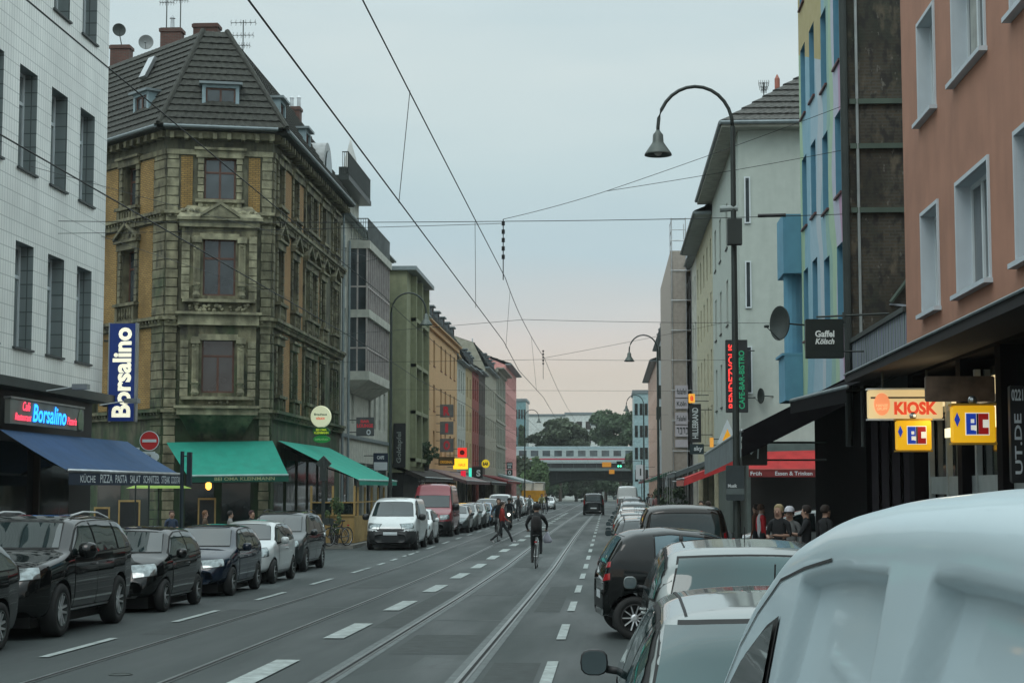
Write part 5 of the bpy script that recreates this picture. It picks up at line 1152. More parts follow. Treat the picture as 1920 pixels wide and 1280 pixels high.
rr = MB(); c4 = [(L_ + .75, -.75, 17.45), (L_ + .75, 12.7, 17.45), (-.7, 12.7, 17.45), (-.7, -.75, 17.45)]; rg = [(L_ - 4.5, 6, 22.2), (4.5, 6, 22.2)]
courses(rr, c4[0], c4[1], rg[0], rg[0], 14, .07); courses(rr, c4[3], c4[0], rg[0], rg[1], 14, .07); rr.add([c4[2], c4[3], rg[1]], [(0, 1, 2)]); rr.add([c4[1], c4[2], rg[1], rg[0]], [(0, 1, 2, 3)])
part(rr, 'roof', M('grey brown roof tile', (.075, .075, .068), .8, var=.4, scale=6), chh, (0, 0, 0), -A90)
for z in (6.0, 9.6, 13.2):
    for i_ in range(1):
        wv = add_window(chh, (0, qy0 - qy1, 0), 0, .22, z, .26, 2.0, 'one', white_p, -.08)
q = MB(); pp = onY(1457, 140, 76); q.lathe([(.12, -1.6), (.12, -.2), (.02, 0)], tuple(pp), 9); tag(q.build('roof_spike', M('terracotta pipe', (.35, .12, .08))), 'thin reddish pipe sticking up behind the hipped roof', 'pipe')
p = onY(1432, 163, 75); aerial('small aerial on the left slope of the hipped roof', (p.x, p.y, p.z - .5), .7, .4)
cyr = M('pale yellow render', (.46, .44, .31), .85, stain=.12)
row_building('apartment_building', 'pale yellow house directly behind the cream hipped house', XR, 90.5, 106.8, 16.6, [(z, z + 1.9, 1.0, cen(5, 16.3)) for z in (4.6, 7.6, 10.7, 13.6)], cyr, 'R', over=.9, rh=3.5, chim=1)
row_building('apartment_building', 'narrow pale house between the yellow house and the scaffold', XR, 106.9, 112.8, 16.6, [(z, z + 1.9, 1.0, [1.6, 4.2]) for z in (4.6, 7.6, 10.7, 13.6)], wr_, 'R', roof='flat', over=.4)
row_building('apartment_building', 'dark house wrapped in scaffold nets on the right', XR + .2, 112.9, 137, 17.2, [(z, z + 1.9, 1.1, cen(7, 24)) for z in (4.6, 7.6, 10.7, 13.6)], M('dark grey render', (.09, .09, .085)), 'R', roof='gable', rh=3)
row_building('apartment_building', 'grey white house with balconies past the scaffold', XR, 137.1, 165, 15.6, [(z, z + 1.9, 1.2, cen(8, 27.9)) for z in (4.6, 7.6, 10.7, 13.3)], M('bluish white render', (.40, .45, .46)), 'R', roof='flat', over=.3, chim=2)
row_building('apartment_building', 'pale blue house in the far right row', XR, 165.1, 195, 17.6, [(z, z + 1.9, 1.2, cen(8, 29.9)) for z in (4.6, 7.6, 10.7, 13.6)], M('pale blue render', (.36, .43, .45)), 'R', roof='mansard', dorm=5, rh=2.4)
row_building('apartment_building', 'peach coloured house at the end of the right row', XR, 195.1, 236, 16.5, [(z, z + 1.9, 1.2, cen(10, 40.9)) for z in (4.6, 7.6, 10.7, 13.6)], M('peach render', (.55, .38, .30)), 'R', roof='gable', rh=3, over=.7, chim=2)
for i, (Y, z) in enumerate([(140, 8), (140, 11.2), (146, 7), (152, 10), (158, 8.4), (150, 13.3)]):
    m = MB(); m.box(-1.1, 0, -1.2, 1.2, 0, .12); m.box(-1.1, -1.05, -1.2, 1.2, .12, 1.1); m.box(-1.1, 0, -1.2, -1.15, .12, 1.1); m.box(-1.1, 0, 1.15, 1.2, .12, 1.1)
    o = m.build('balcony', dsteel, None, (XR - .01, Y, z)); tag(o, ['dark balcony lowest on the grey white house', 'dark balcony high on the grey white house nearest the scaffold', 'dark balcony second from the bottom, grey white house', 'dark balcony in the middle of the grey white house', 'dark balcony farthest along the grey white house', 'topmost dark balcony on the grey white house'][i], 'balcony', 'balconies on the grey white house')
# scaffold with net
sx0 = onY(1258, 600, 113.5).x; zt_ = onY(1275, 470, 113.5).z
sc_ = thing('scaffold', 'tall scaffold wrapped in pale brown netting with hanging banners', 'scaffold', (sx0, 113.5, 0))
net = M('pale brown scaffold net', (.36, .32, .28), .9, var=.12, scale=4, stain=.2)
m = MB(); Wd = XR - .35 - sx0
m.quad((0, 0, 3.2), (Wd, 0, 3.2), (Wd, 0, zt_), (0, 0, zt_)); m.quad((0, 0, 3.2), (0, 0, zt_), (0, 22, zt_), (0, 22, 3.2)); m.quad((0, .05, 3.2), (Wd, .05, 3.2), (Wd, .05, zt_), (0, .05, zt_)); part(m, 'net', net, sc_)
m = MB()
for x in (.08, Wd + .0, Wd + .35):
    for y in (-.06, 2.6, 7, 12, 17, 22): m.tube([(x, y, -.3), (x, y, zt_ + (2.2 if y < 3 and x < Wd + .1 else .1))], .035, 5)
for k in range(9): z = 2.5 + 2 * k; m.tube([(0, -.09, z), (Wd + .35, -.09, z)], .03, 5); m.tube([(Wd, .2, z), (Wd + .35, .2, z + .02)], .03, 5)
for z in (zt_ + .7, zt_ + 1.4, zt_ + 2.1):
    m.tube([(0, -.06, z), (Wd, -.06, z)], .03, 5); m.tube([(0.08, -.06, z), (.08, 2.6, z)], .03, 5)
part(m, 'tube_frame', steel, sc_)
m = MB()
for k in range(9): z = 2.5 + 2 * k; m.box(Wd + .02, Wd + .4, 0, 22, z - .05, z)
part(m, 'plank', M('scaffold plank', (.16, .11, .06)), sc_)
bnm = M('pale banner cloth', (.50, .48, .52), .8, var=.06)
for i, (ya, yb, tx, lb) in enumerate([(722, 745, 'falafel', 'white falafel banner topmost on the scaffold net'), (747, 766, 'Köln', 'white banner second from the top on the scaffold net'), (773, 795, 'Falafel', 'white banner third from the top on the scaffold net'), (797, 818, '\u05d1\u05e8\u05d1\u05e8', 'white banner fourth from the top with dark blocky letters'), (824, 838, '', 'blank white banner lowest on the scaffold net')]):
    p = onY(1266, ya, 113.3); q = onY(1290, yb, 113.3); o = thing('banner', lb, 'banner', (p.x, 113.38, q.z), 0, 'banners on the scaffold net')
    w_ = q.x - p.x; h_ = p.z - q.z; m = MB(); m.box(0, w_, 0, .03, 0, h_); part(m, 'cloth', bnm, o)
    if i == 3:
        m = MB()
        for k in range(4):   # blocky Hebrew-like letter shapes: resh and bet
            x = .1 + k * .2; m.box(x, x + .15, -.012, -.004, h_ * .68, h_ * .8); m.box(x + .11, x + .15, -.012, -.004, h_ * .3, h_ * .68)
            if k in (1, 3): m.box(x - .01, x + .16, -.012, -.004, h_ * .22, h_ * .3)
        part(m, 'lettering', dsteel, o)
    elif tx: m = MB(); lettering(m, tx, (w_ / 2, -.006, h_ / 2), w_ * .75, h_ * .45); part(m, 'lettering', dsteel, o)
# ------------------------------------------------------------------ far end: railway bridge, train, towers, trees
BY = 300.0
def P(px, py, Y): return onY(px, py, Y)
brs = M('dark bridge steel', (.016, .022, .02), .7, var=.3); bpl = M('pale bridge edge', (.12, .155, .15), .7); bst = M('bridge masonry', (.10, .11, .09), .9, var=.4)
br = thing('railway_bridge', 'dark steel railway bridge crossing the far end of the street', 'bridge', (0, BY, 0))
zt_, zb_ = P(1100, 877, BY).z, P(1100, 884, BY).z; xa, xb = P(1012, 900, BY).x, P(1222, 900, BY).x
m = MB(); m.box(-70, 60, 0, 9, zb_, zt_ - .5); 
for i in range(40): x = -60 + i * 3; m.box(x, x + .15, -.2, 0, zb_ - .2, zt_ - .5)
part(m, 'deck', brs, br)
m = MB(); m.box(-70, 60, -.35, -.05, zt_ - .5, zt_); m.box(-70, 60, -.38, -.3, zt_ + .95, zt_ + 1.02)
for i in range(60): x = -60 + i * 2; m.box(x, x + .05, -.36, -.31, zt_, zt_ + .95)
part(m, 'parapet', bpl, br)
zs = P(1000, 925, BY).z
for y in (1.5, 7):
    m = MB(); n = 20; xm = (xa + xb) / 2; hw = (xb - xa) / 2
    pts = [(xm + hw * math.cos(math.pi * (1 - k / n)), y, zs + (P(1100, 897, BY).z - zs) * math.sin(math.pi * k / n) ** .8) for k in range(n + 1)]
    m.tube(pts, .28, 6)
    for q0, q1 in zip(pts, pts[1:]): m.quad(q0, q1, (q1[0], y, zb_), (q0[0], y, zb_))
    for p in pts[1:-1:2]: m.tube([p, (p[0], y, zb_)], .1, 5)
    part(m, 'arch_girder', brs, br)
m = MB(); m.box(-70, xa, -.1, 9, -1, zb_); m.box(xb, 60, -.1, 9, -1, zb_); part(m, 'abutment', bst, br)
# train
tr = thing('passenger_train', 'white passenger train with a red stripe crossing the bridge', 'train', (0, BY + 4, zt_))
tw = M('train white', (.40, .48, .48), .4, var=.04); trd = M('train red', (.5, .03, .06), .4); trg = M('train roof grey', (.12, .18, .19), .5)
tz0, tz1 = P(1100, 868, BY + 4).z - zt_, P(1100, 836, BY + 4).z - zt_
x = -44.0
for cidx in range(3):
    c = bpy.data.objects.new('carriage', None); COL.objects.link(c); c.parent = tr; c.location = (x, 0, 0)
    m = MB(); m.box(.3, 26, 0, 2.8, tz0, tz1 - .55); part(m, 'carriage_body', tw, c)
    m = MB(); m.slab([(.3, 0, tz1 - .548), (.3, .5, tz1 - .1), (.3, 1.4, tz1), (.3, 2.3, tz1 - .1), (.3, 2.8, tz1 - .548)], (25.7, 0, 0)); part(m, 'carriage_roof', trg, c)
    m = MB(); m.box(.3, 26, -.02, 0, tz0 + .62, tz0 + .86); part(m, 'red_stripe', trd, c)
    m = MB()
    for i in range(11): m.box(1.9 + i * 2.1, 3.25 + i * 2.1, -.03, 0, tz0 + 1.25, tz0 + 2.25)
    part(m, 'window_band', glassm('train glass', (.06, .09, .10), .1), c)
    m = MB(); m.box(.2, 26.2, .2, 2.6, .02, tz0); 
    for wx in (3, 5, 21, 23): m.lathe([(.45, 0), (.45, .15)], (wx, .1, .45), 12, 'y')
    part(m, 'bogie', blackp, c); x += 26.3
def leafm(name, c): return M(name, c, .9, var=.5, scale=.35)
lf1 = leafm('far foliage', (.085, .13, .075)); lf2 = leafm('far dark foliage', (.075, .10, .062)); lf3 = leafm('bright foliage', (.10, .16, .07)); bark = M('bark', (.06, .05, .04), .9)
def crown(mb, c, r, n, s, clumps=26):
    cs = []
    for i in range(clumps):
        while True:
            v = Vector((random.uniform(-1, 1), random.uniform(-1, 1), random.uniform(-.8, 1)))
            if .35 < v.length < 1: break
        cs.append((Vector((v.x * r[0], v.y * r[1], v.z * r[2])), random.uniform(.22, .42)))
    for i in range(n):
        cc, q = random.choice(cs); d = Vector((random.gauss(0, 1), random.gauss(0, 1), random.gauss(0, .8))); d.normalize()
        p = Vector(c) + cc + Vector((d.x * r[0], d.y * r[1], d.z * r[2])) * q * random.uniform(.7, 1.05)
        a = Vector((random.gauss(0, 1), random.gauss(0, 1), random.gauss(0, 1))).normalized(); b = a.orthogonal().normalized(); a2 = a.cross(b); k = s * random.uniform(.6, 1.3)
        mb.quad(p - b * k, p - a2 * k * .6, p + b * k, p + a2 * k * .6)
def tree(label, c, r, n, s, mat, gz_=-1, trunk=.35, group='trees around the railway bridge'):
    t = thing('broadleaf_tree', label, 'tree', (c[0], c[1], gz_), 0, group); h = c[2] - gz_
    m = MB(); crown(m, (0, 0, h), r, n, s); part(m, 'crown', mat, t)
    m = MB(); m.tube([(0, 0, 0), (.1, 0, h * .5), (0, 0, h)], trunk, 8, 0, trunk * .5)
    for k in range(6): a = k * 1.05; m.tube([(0, 0, h * (.55 + .05 * k)), (r[0] * .6 * math.cos(a), r[1] * .6 * math.sin(a), h + r[2] * .3)], trunk * .35, 5, 0, .05)
    part(m, 'trunk', bark, t)
def ptree(label, px, py0, py1, hw, Y, n, s, mat, **k):
    c = P(px, (py0 + py1) / 2, Y); w_ = hw * Y / F_PX; h_ = (py1 - py0) / 2 * Y / F_PX; tree(label, (c.x, Y, c.z), (w_, w_ * .8, h_), n, s, mat, **k)
ptree('broad dark tree left of centre behind the train', 1050, 790, 852, 62, 330, 8000, .42, lf2)
ptree('tall green tree behind the train on the right, left of the teal tower', 1162, 776, 852, 46, 345, 7000, .42, lf1)
ptree('tree rising beside the white station building roof', 1135, 772, 830, 28, 350, 3500, .42, lf1)
ptree('leafy green tree before the left bridge abutment', 1003, 862, 940, 24, 285, 4000, .32, lf3)
ptree('dark bushy tree at the far left end of the street', 985, 850, 930, 18, 292, 3000, .32, lf2)
ptree('slim tree between the pink house and the pale tower', 976, 800, 862, 9, 330, 1500, .35, lf1)
ptree('small tree at the right bridge abutment', 1188, 848, 880, 15, 290, 1500, .3, lf1)
for i, (px, hw) in enumerate([(1035, 24), (1080, 26), (1125, 22), (1165, 24)]):
    ptree(['leftmost tree seen through the bridge opening', 'second tree from the left seen through the bridge opening', 'third tree from the left seen through the bridge opening', 'rightmost tree seen through the bridge opening'][i], px, 888, 930, hw * 1.3, 332 + 6 * i, 2600, .45, lf2 if i % 2 else lf1, group='trees beyond the bridge')
def block(name, label, x0, x1, yt, Y, mat, dep=20, rows=0, cols=0, cat='building', yb=None):
    a, b2 = P(x0, yt, Y), P(x1, yt, Y); r_ = thing(name, label, cat, (a.x, Y, -1)); W_ = b2.x - a.x; H_ = a.z + 1
    m = MB(); m.box(0, W_, 0, dep, 0, H_); part(m, 'wall', mat, r_); m = MB(); m.box(-.2, W_ + .2, -.2, dep + .2, H_ + .01, H_ + .5); part(m, 'roof_edge', zinc, r_)
    for j in range(rows):
        for i in range(cols):
            m = MB(); u = W_ * (i + .2) / cols; m.box(u, u + W_ * .6 / cols, -.06, .0, H_ - 3.4 * (j + 1), H_ - 3.4 * (j + 1) + 1.8); part(m, 'window', glassb, r_)
    return r_
wst = M('station white', (.56, .60, .58), .8)
block('station_building', 'white flat-roofed building behind the trees left of the train middle', 985, 1100, 780, 400, wst, 20)
block('station_building', 'white block with a glazed corner right behind the trees', 1060, 1112, 777, 395, wst, 10, 2, 3)
block('station_building', 'lower white block with a row of dark windows behind the bridge', 1108, 1126, 797, 392, wst, 10, 3, 2)
tl = M('teal curtain wall', (.16, .30, .32), .25, .2)
block('glass_tower', 'pale teal glass tower behind the pink house on the left', 966, 986, 752, 330, tl, 12, 5, 4)
block('glass_tower', 'pale teal rounded tower behind the peach house on the right', 1188, 1216, 737, 265, M('pale teal cladding', (.28, .42, .44), .4), 14, 4, 3)
block('town_house', 'grey house row closing the view beyond the bridge', 960, 1240, 918, 480, M('far grey wall', (.16, .19, .18)), 10)
# ------------------------------------------------------------------ lamps
def lamp(label, px, ybase, Y, htop, d=-1, box_=True, xat=None):
    X = xat if xat is not None else P(px, ybase, Y).x; r_ = thing('street_lamp', label, 'street lamp', (X, Y, gz(Y) + .13), 0, 'arched street lamps'); g_ = gz(Y) + .13; H_ = htop - g_
    R = .73; m = MB(); m.tube([(0, 0, 0), (0, 0, 1.2)], .1, 10); m.tube([(0, 0, 1.2), (0, 0, H_ - R - .1)], .075, 10, 0, .05); m.box(-.08, .08, -.08, .08, 2.2, 2.4)
    part(m, 'pole', dsteel, r_, smooth=False)
    m = MB(); m.tube([(d * (R - R * math.cos(math.pi * k / 14)), 0, H_ - R - .1 + R * math.sin(math.pi * k / 14) * 1.1) for k in range(15)] + [(d * 2 * R, 0, H_ - R - .25)], .035, 8); part(m, 'arm', dsteel, r_, smooth=True)
    m = MB(); m.lathe([(.03, .05), (.06, 0), (.10, -.05), (.11, -.2), (.15, -.26), (.26, -.42), (.27, -.46), (.24, -.45), (.05, -.3)], (d * 2 * R, 0, H_ - R - .2), 18); sh_ = part(m, 'lamp_shade', M('lamp bell metal', (.10, .12, .11), .5, .4), r_, smooth=True)
    m = MB(); m.ball((d * 2 * R, 0, H_ - R - .58), .09, 10); part(m, 'bulb', M('milky bulb', (.5, .52, .48), .3), sh_)
    if box_: m = MB(); m.box(-.14, .14, -.3, -.08, H_ - 3.2, H_ - 2.7); m.box(-.02, .02, -.1, 0, H_ - 3.0, H_ - 2.9); part(m, 'junction_box', dsteel, r_)
    return r_
lamp('tall arched street lamp on the right, nearest to the viewer', 1381, 900, 33.2, 9.95)
lamp('second arched street lamp on the right near the scaffold', 1234, 800, 88, 9.95, box_=False)
lamp('third arched street lamp on the right before the bridge', 1207, 800, 145, 9.95, box_=False)
lamp('arched street lamp on the left in front of the green house', 733, 700, 70.5, 10.2, 1, False)
lamp('arched street lamp far on the left beside the pink house', 984, 850, 177, 10.2, 1, False)
# ------------------------------------------------------------------ overhead wires
wm = M('dark wire', (.025, .03, .03), .6, .3)
def wire(name, label, pts, r=.008, sag=0., group=None, cat='wire', n=14):
    m = MB(); out = []
    for a, b in zip(pts, pts[1:]):
        a, b = Vector(a), Vector(b)
        for k in range(n): t = k / n; p = a.lerp(b, t); p.z -= sag * 4 * t * (1 - t); out.append(p)
    out.append(Vector(pts[-1])); m.tube(out, r, 5); return tag(m.build(name, wm), label, cat, group)
def insul(mb, p, d, L=.3, r=.035):
    p = Vector(p); d = Vector(d).normalized()
    for k in range(5): c = p + d * L * k / 5; mb.tube([c, c + d * L * .1], r, 7)
SY = [-10, 40, 50, 65, 90, 120, 150, 190, 240, 296]
def span(lab, x, z, zz, r, sg): return wire('trolley_wire', lab, [(x + (zz if i % 2 else -zz), Y, z) for i, Y in enumerate(SY)], r, sg, 'trolley wires along the street', n=6)
span('lower contact wire over the right tram track', -2.52, 5.5, .08, .0085, .0)
span('upper carrying wire over the right tram track', -2.45, 7.0, .05, .0085, .05)
span('lower contact wire over the left tram track', -5.5, 5.25, .08, .0085, 0)
span('upper carrying wire over the left tram track', -5.35, 6.6, .05, .0085, .05)
GW = 'cross wires between the facades'
cw = [('cross wire nearest the viewer from the mural house to the tiled building', [(5.62, 40, 8.45), (-2.45, 40, 8.35), (XL + .02, 40, 8.45)]),
      ('second wire just below the nearest cross wire, left half only', [(-2.45, 40, 8.3), (XL + .02, 40, 8.15)]),
      ('highest slanting wire rising from mid street to the mural house', [(-2.45, 40, 8.4), (0, 40, 9.05), (5.55, 39.9, 11.0)]),
      ('lower slanting wire rising from mid street to the mural house', [(0, 40, 9.05), (5.55, 39.9, 9.95)]),
      ('cross wire from the blue corner loggia to the ornate corner', [(5.5, 50, 6.85), (-2.45, 50, 7.0), (-13.3, 66.3, 7.9)]),
      ('cross wire at the first green awning level, third from the viewer', [(5.6, 73, 7.5), (-2.45, 65, 6.95), (XL, 72, 7.4)]),
      ('slanting wire from mid street to the cream house', [(-2.45, 65, 7.0), (5.58, 74, 9.3)]),
      ('cross wire between the green house and the pale yellow house', [(5.6, 91, 7.2), (XL, 90, 7.3)]), ('cross wire in front of the orange house', [(5.6, 120, 7.2), (XL, 123, 7.3)]),
      ('cross wire in front of the dark red house', [(5.6, 150, 7.2), (XL, 150, 7.2)]), ('cross wire in front of the beige house', [(5.6, 190, 7.2), (XL, 190, 7.2)]), ('farthest cross wire before the pink house', [(5.6, 240, 7.2), (XL, 240, 7.2)]),
      ('thin cross wire starting high on the tiled building', [(XL + .02, 38, 9.4), (-9, 66, 11.0), (-13.2, 73, 11.4)]), ('thin wire low across the corner building front', [(XL + .02, 43.5, 8.6), (-13.1, 70, 9.9)])]
for i, (lb, pts) in enumerate(cw): wire('cross_wire', lb, pts, .007 if i != 0 else .009, .03, GW)
dr = [('zigzag dropper near the top of the picture', (-2.45, 20.9, 7.0), (-2.52, 20.4, 5.5)), ('dropper below the second cross wire', (-2.45, 31.4, 7.0), (-2.52, 32.5, 5.5)), ('dropper hanging right of the second', (-2.45, 42.8, 7.0), (-2.5, 41.9, 5.5)), ('dropper in the distance before the orange house', (-2.5, 56, 7.0), (-2.5, 60, 5.5))]
dr = [(a, (b[0], b[1], b[2] - .0), c) for a, b, c in dr]
for lb, a, b in dr: wire('dropper_wire', lb, [a, b], .005, 0, 'droppers between trolley wires', n=2)
m = MB(); insul(m, (-2.45, 40, 8.35), (0, 0, -1), 1.0, .04); m.tube([(-2.45, 40, 8.4), (-2.45, 40, 6.95)], .012, 5); tag(m.build('insulator_chain', blackp), 'dark insulator chain hanging from the nearest cross wire', 'insulator')
m = MB(); m.tube([(3.55, 40, 8.43), (4.2, 40, 8.44)], .045, 7); tag(m.build('strain_insulator', blackp), 'dark tubular insulator in the cross wire beside the blue loggia', 'insulator')
m = MB(); m.tube([(-2.45, 65, 7.3), (-2.45, 65, 6.2)], .01, 5); insul(m, (-2.45, 65, 7.3), (0, 0, -1), .6); tag(m.build('insulator_chain', blackp), 'small insulator chain on the third cross wire', 'insulator')
# ------------------------------------------------------------------ signs
def sgn(name, label, x0, y0, x1, y1, Y, mat, texts=(), cat='sign', th=.12, bracket=0, group=None, xin=None, rim=None, round_=False):
    a, b2 = P(x0, y0, Y), P(x1, y1, Y); W_ = b2.x - a.x; H_ = a.z - b2.z; r_ = thing(name, label, cat, (a.x, Y, b2.z), 0, group); m = MB()
    if round_: m.lathe([(.001, -th / 2), (.94, -th / 2), (1, -th / 4), (1, th / 4), (.94, th / 2), (.001, th / 2)], (0, 0, 0), 26, 'y'); m.v = [(W_ / 2 + x * W_ / 2, y + th / 2, H_ / 2 + z * H_ / 2) for x, y, z in m.v]
    else:
        e = .02; m.slab([(e, 0, 0), (W_ - e, 0, 0), (W_, 0, e), (W_, 0, H_ - e), (W_ - e, 0, H_), (e, 0, H_), (0, 0, H_ - e), (0, 0, e)], (0, th, 0))
    part(m, 'panel', mat, r_)
    if rim and not round_: m = MB(); m.box(-.02, W_ + .02, -.01, th + .01, -.03, 0.0 - .002); m.box(-.02, W_ + .02, -.01, th + .01, H_ + .002, H_ + .03); part(m, 'frame', rim, r_)
    for (s, cx, cz, w_, h_, mt, *o) in texts:
        m = MB(); vert = o and o[0] == 'v'; sh = .25 if o and o[0] == 'i' else 0
        if vert: lettering(m, s, (W_ * cx, -.008, H_ * cz), h_ * H_, w_ * W_, (0, 0, 1), (-1, 0, 0), bold=.02)
        else: lettering(m, s, (W_ * cx, -.008, H_ * cz), w_ * W_, h_ * H_, shear=sh, bold=.05 if s.isupper() and len(s) < 7 else .03)
        part(m, 'lettering', mt, r_)
    if bracket:
        m = MB()
        if bracket < 0: m.tube([(-abs(bracket), th / 2, H_ * .85), (0, th / 2, H_ * .85)], .025); m.tube([(-abs(bracket), th / 2, H_ * .2), (0, th / 2, H_ * .2)], .025)
        else: m.tube([(W_, th / 2, H_ * .85), (W_ + bracket, th / 2, H_ * .85)], .025); m.tube([(W_, th / 2, H_ * .2), (W_ + bracket, th / 2, H_ * .2)], .025)
        part(m, 'bracket', dsteel, r_)
    return r_, W_, H_
def E(name, c, e=1.): return M(name, c, .5, var=.03, em=c, es=e)
# kiosk sign
ky = E('kiosk sign face', (.80, .62, .32), .50); kred = E('kiosk red', (.75, .06, .02), .55); korg = E('kiosk orange', (.85, .28, .12), .7)
r_, W_, H_ = sgn('kiosk_sign', 'lit cream sign with red KIOSK lettering hanging under the canopy', 1628, 731, 1768, 784, 29.5, ky, [('KIOSK', .635, .36, .58, .46, kred)], rim=white_p, th=.18)
m = MB(); m.box(W_ * .03, W_ * .97, -.004, -.002, H_ * .70, H_ * .76); part(m, 'stripe', dsteel, r_)
m = MB(); m.lathe([(.001, 0), (.14, 0), (.14, .01)], (0, 0, 0), 20, 'y'); m.v = [(W_ * .18 + x * .95, y - .018, H_ * .5 + z * 1.35) for x, y, z in m.v]; part(m, 'emblem', korg, r_)
m = MB(); lettering(m, 'HANSE', (W_ * .18, -.024, H_ * .46), .2, .05); lettering(m, 'GRUPP', (W_ * .18, -.024, H_ * .34), .18, .05); part(m, 'emblem_lettering', ky, r_)
m = MB(); m.tube([(W_ * .2, .08, H_), (W_ * .2, .08, H_ + .35)], .02); m.tube([(W_ * .8, .08, H_), (W_ * .8, .08, H_ + .35)], .02); part(m, 'hanger', dsteel, r_)
ecy = E('ec yellow', (.85, .45, .01), .55); ecb = E('ec blue', (.01, .05, .42), .45); ecr = E('ec red', (.33, .008, .008), .45); ecw = E('ec white', (.75, .75, .65), .6)
def ec(label, x0, y0, x1, y1, Y):
    r_, W_, H_ = sgn('bank_card_sign', label, x0, y0, x1, y1, Y, ecy, th=.22, group='yellow bank card signs', rim=M('ec frame', (.45, .25, .02)))
    s = W_; u = lambda x: s * (.54 + x * .72); v = lambda z: H_ * .5 + z * s * .74
    def bx(m, a, b2, c, d, y0, y1): m.box(u(a), u(b2), y0, y1, v(c), v(d))
    m = MB(); bx(m, -.36, .02, -.37, .37, -.006, -.001); bx(m, .0, .44, -.37, .37, -.0062, -.0012); part(m, 'letter_outline', ecw, r_)
    m = MB(); Y0_, Y1_ = -.012, -.007
    for q in ((-.33, -.18, -.34, .34), (-.18, -.06, -.34, -.20), (-.18, -.06, .16, .34), (-.06, .0, -.34, -.22), (-.06, .0, -.04, .34), (-.18, -.06, -.04, .03)): bx(m, *q, Y0_, Y1_)
    part(m, 'letter_e', ecb, r_)
    m = MB(); bx(m, .015, .075, -.34, .34, -.0125, -.0075); part(m, 'letter_shadow', blackp, r_)
    m = MB()
    for q in ((.08, .22, -.34, .34), (.22, .41, .14, .34), (.22, .41, -.34, -.12)): bx(m, *q, Y0_, Y1_)
    part(m, 'letter_c', ecr, r_)
    m = MB(); cx_, cz_ = W_ * .09, H_ * .62; m.slab([(cx_ - .04, -.008, cz_), (cx_, -.008, cz_ - .1), (cx_ + .04, -.008, cz_), (cx_, -.008, cz_ + .1)], (0, .006, 0)); part(m, 'diamond_emblem', ecb, r_)
    m = MB(); m.tube([(W_ * .5, .1, H_), (W_ * .5, .1, H_ + .12)], .02, 6); m.ball((W_ * .5, .1, H_ + .08), .06, 8); part(m, 'hanger', steel, r_)
ec('smaller yellow bank card sign with blue e and red c below the kiosk sign', 1682, 788, 1747, 843, 28.6)
ec('bigger yellow bank card sign with blue e and red c at the kiosk front', 1787, 760, 1867, 829, 23.6)
sgn('shop_plate', 'dark vertical plate with pale phone number lettering at the right edge', 1893, 722, 1925, 905, 22.6, blackp, [('0221', .5, .9, .8, .12, white_p), ('UT.DE', .5, .4, .5, .62, white_p, 'v')])
r_, W_, H_ = sgn('wooden_fascia', 'brown fabric fascia hanging above the kiosk sign', 1735, 705, 1866, 752, 24.6, M('brown fascia', (.10, .07, .05), .8, var=.5, scale=4), th=.08)
# Koelsch sign
r_, W_, H_ = sgn('brewery_sign', 'square black brewery sign with pale lettering under the mural', 1510, 598, 1583, 671, 37.5, M('sign black', (.006, .014, .012), .4), [('Gaffel', .5, .62, .5, .17, E('pale lettering', (.45, .5, .48), .3)), ('Kölsch', .5, .43, .5, .15, E('pale lettering', (.45, .5, .48), .3), 'i')], th=.16)
m = MB(); m.tube([(W_ * .3, .08, H_ + .05), (W_ + 1.0, .08, H_ + .12)], .025); m.tube([(W_, .08, .15), (W_ + 1.0, .08, .15)], .02); m.tube([(W_ + .02, .08, H_ - .1), (W_ + .02, .08, H_ + .15)], .04); part(m, 'bracket', dsteel, r_)
r_, W_, H_ = sgn('led_sign', 'tall black LED sign with red and green vertical lettering behind the lamp pole', 1360, 637, 1403, 773, 71.0, blackp, [('RENDEZVOUS', .27, .5, .30, .88, E('red led', (1, .05, .04), 1.1), 'v'), ('CAFE-BAR-BISTRO', .72, .45, .26, .80, E('green led', (.01, .22, .10), .5), 'v')], bracket=.3, th=.2)
p = P(1467, 606, 46.0); dish('large dark satellite dish seen from the side at the blue loggia', tuple(p), .46, -62, (5.55, 46.2, p.z - .05), dsteel)
p = P(1429, 742, 71.6); dish('dark round disc on the cream side wall', tuple(p), .32, -70, (p.x + .5, 72.0, p.z), dsteel)
p = P(1383, 392, 33.2); m = MB(); m.tube([(-.35, 0, 0), (.0, 0, .02)], .06, 8); o = m.build('flood_lamp', M('grey lamp housing', (.26, .32, .31), .4), None, tuple(p)); tag(o, 'grey lamp housing mounted halfway up the nearest lamp pole', 'lamp')
sgn('shop_sign', 'black vertical HILLEBRAND sign with white letters', 1292, 757, 1315, 829, 92, blackp, [('HILLEBRAND', .5, .5, .5, .8, white_p, 'v')], bracket=.6)
sgn('shop_sign', 'dark SKY sign below the HILLEBRAND sign', 1293, 832, 1320, 851, 88, M('dark teal sign', (.01, .03, .035)), [('sky', .6, .5, .6, .6, white_p)], bracket=.5)
sgn('shop_sign', 'small orange lit sign with a red letter above the HILLEBRAND sign', 1291, 738, 1303, 755, 95, E('lit orange', (.9, .42, .05), .6), [('e', .5, .5, .5, .6, kred)], bracket=.8)
sgn('shop_sign', 'small amber sign right beneath the cream house corner', 1331, 820, 1338, 838, 85, E('lit amber', (.8, .35, .05), .5), bracket=.4)
r_, W_, H_ = sgn('direction_sign', 'black square sign with a pale curved arrow beside the lamp pole', 1391, 822, 1439, 872, 41, M('sign black', (.006, .014, .012), .4), th=.08, bracket=1.4)
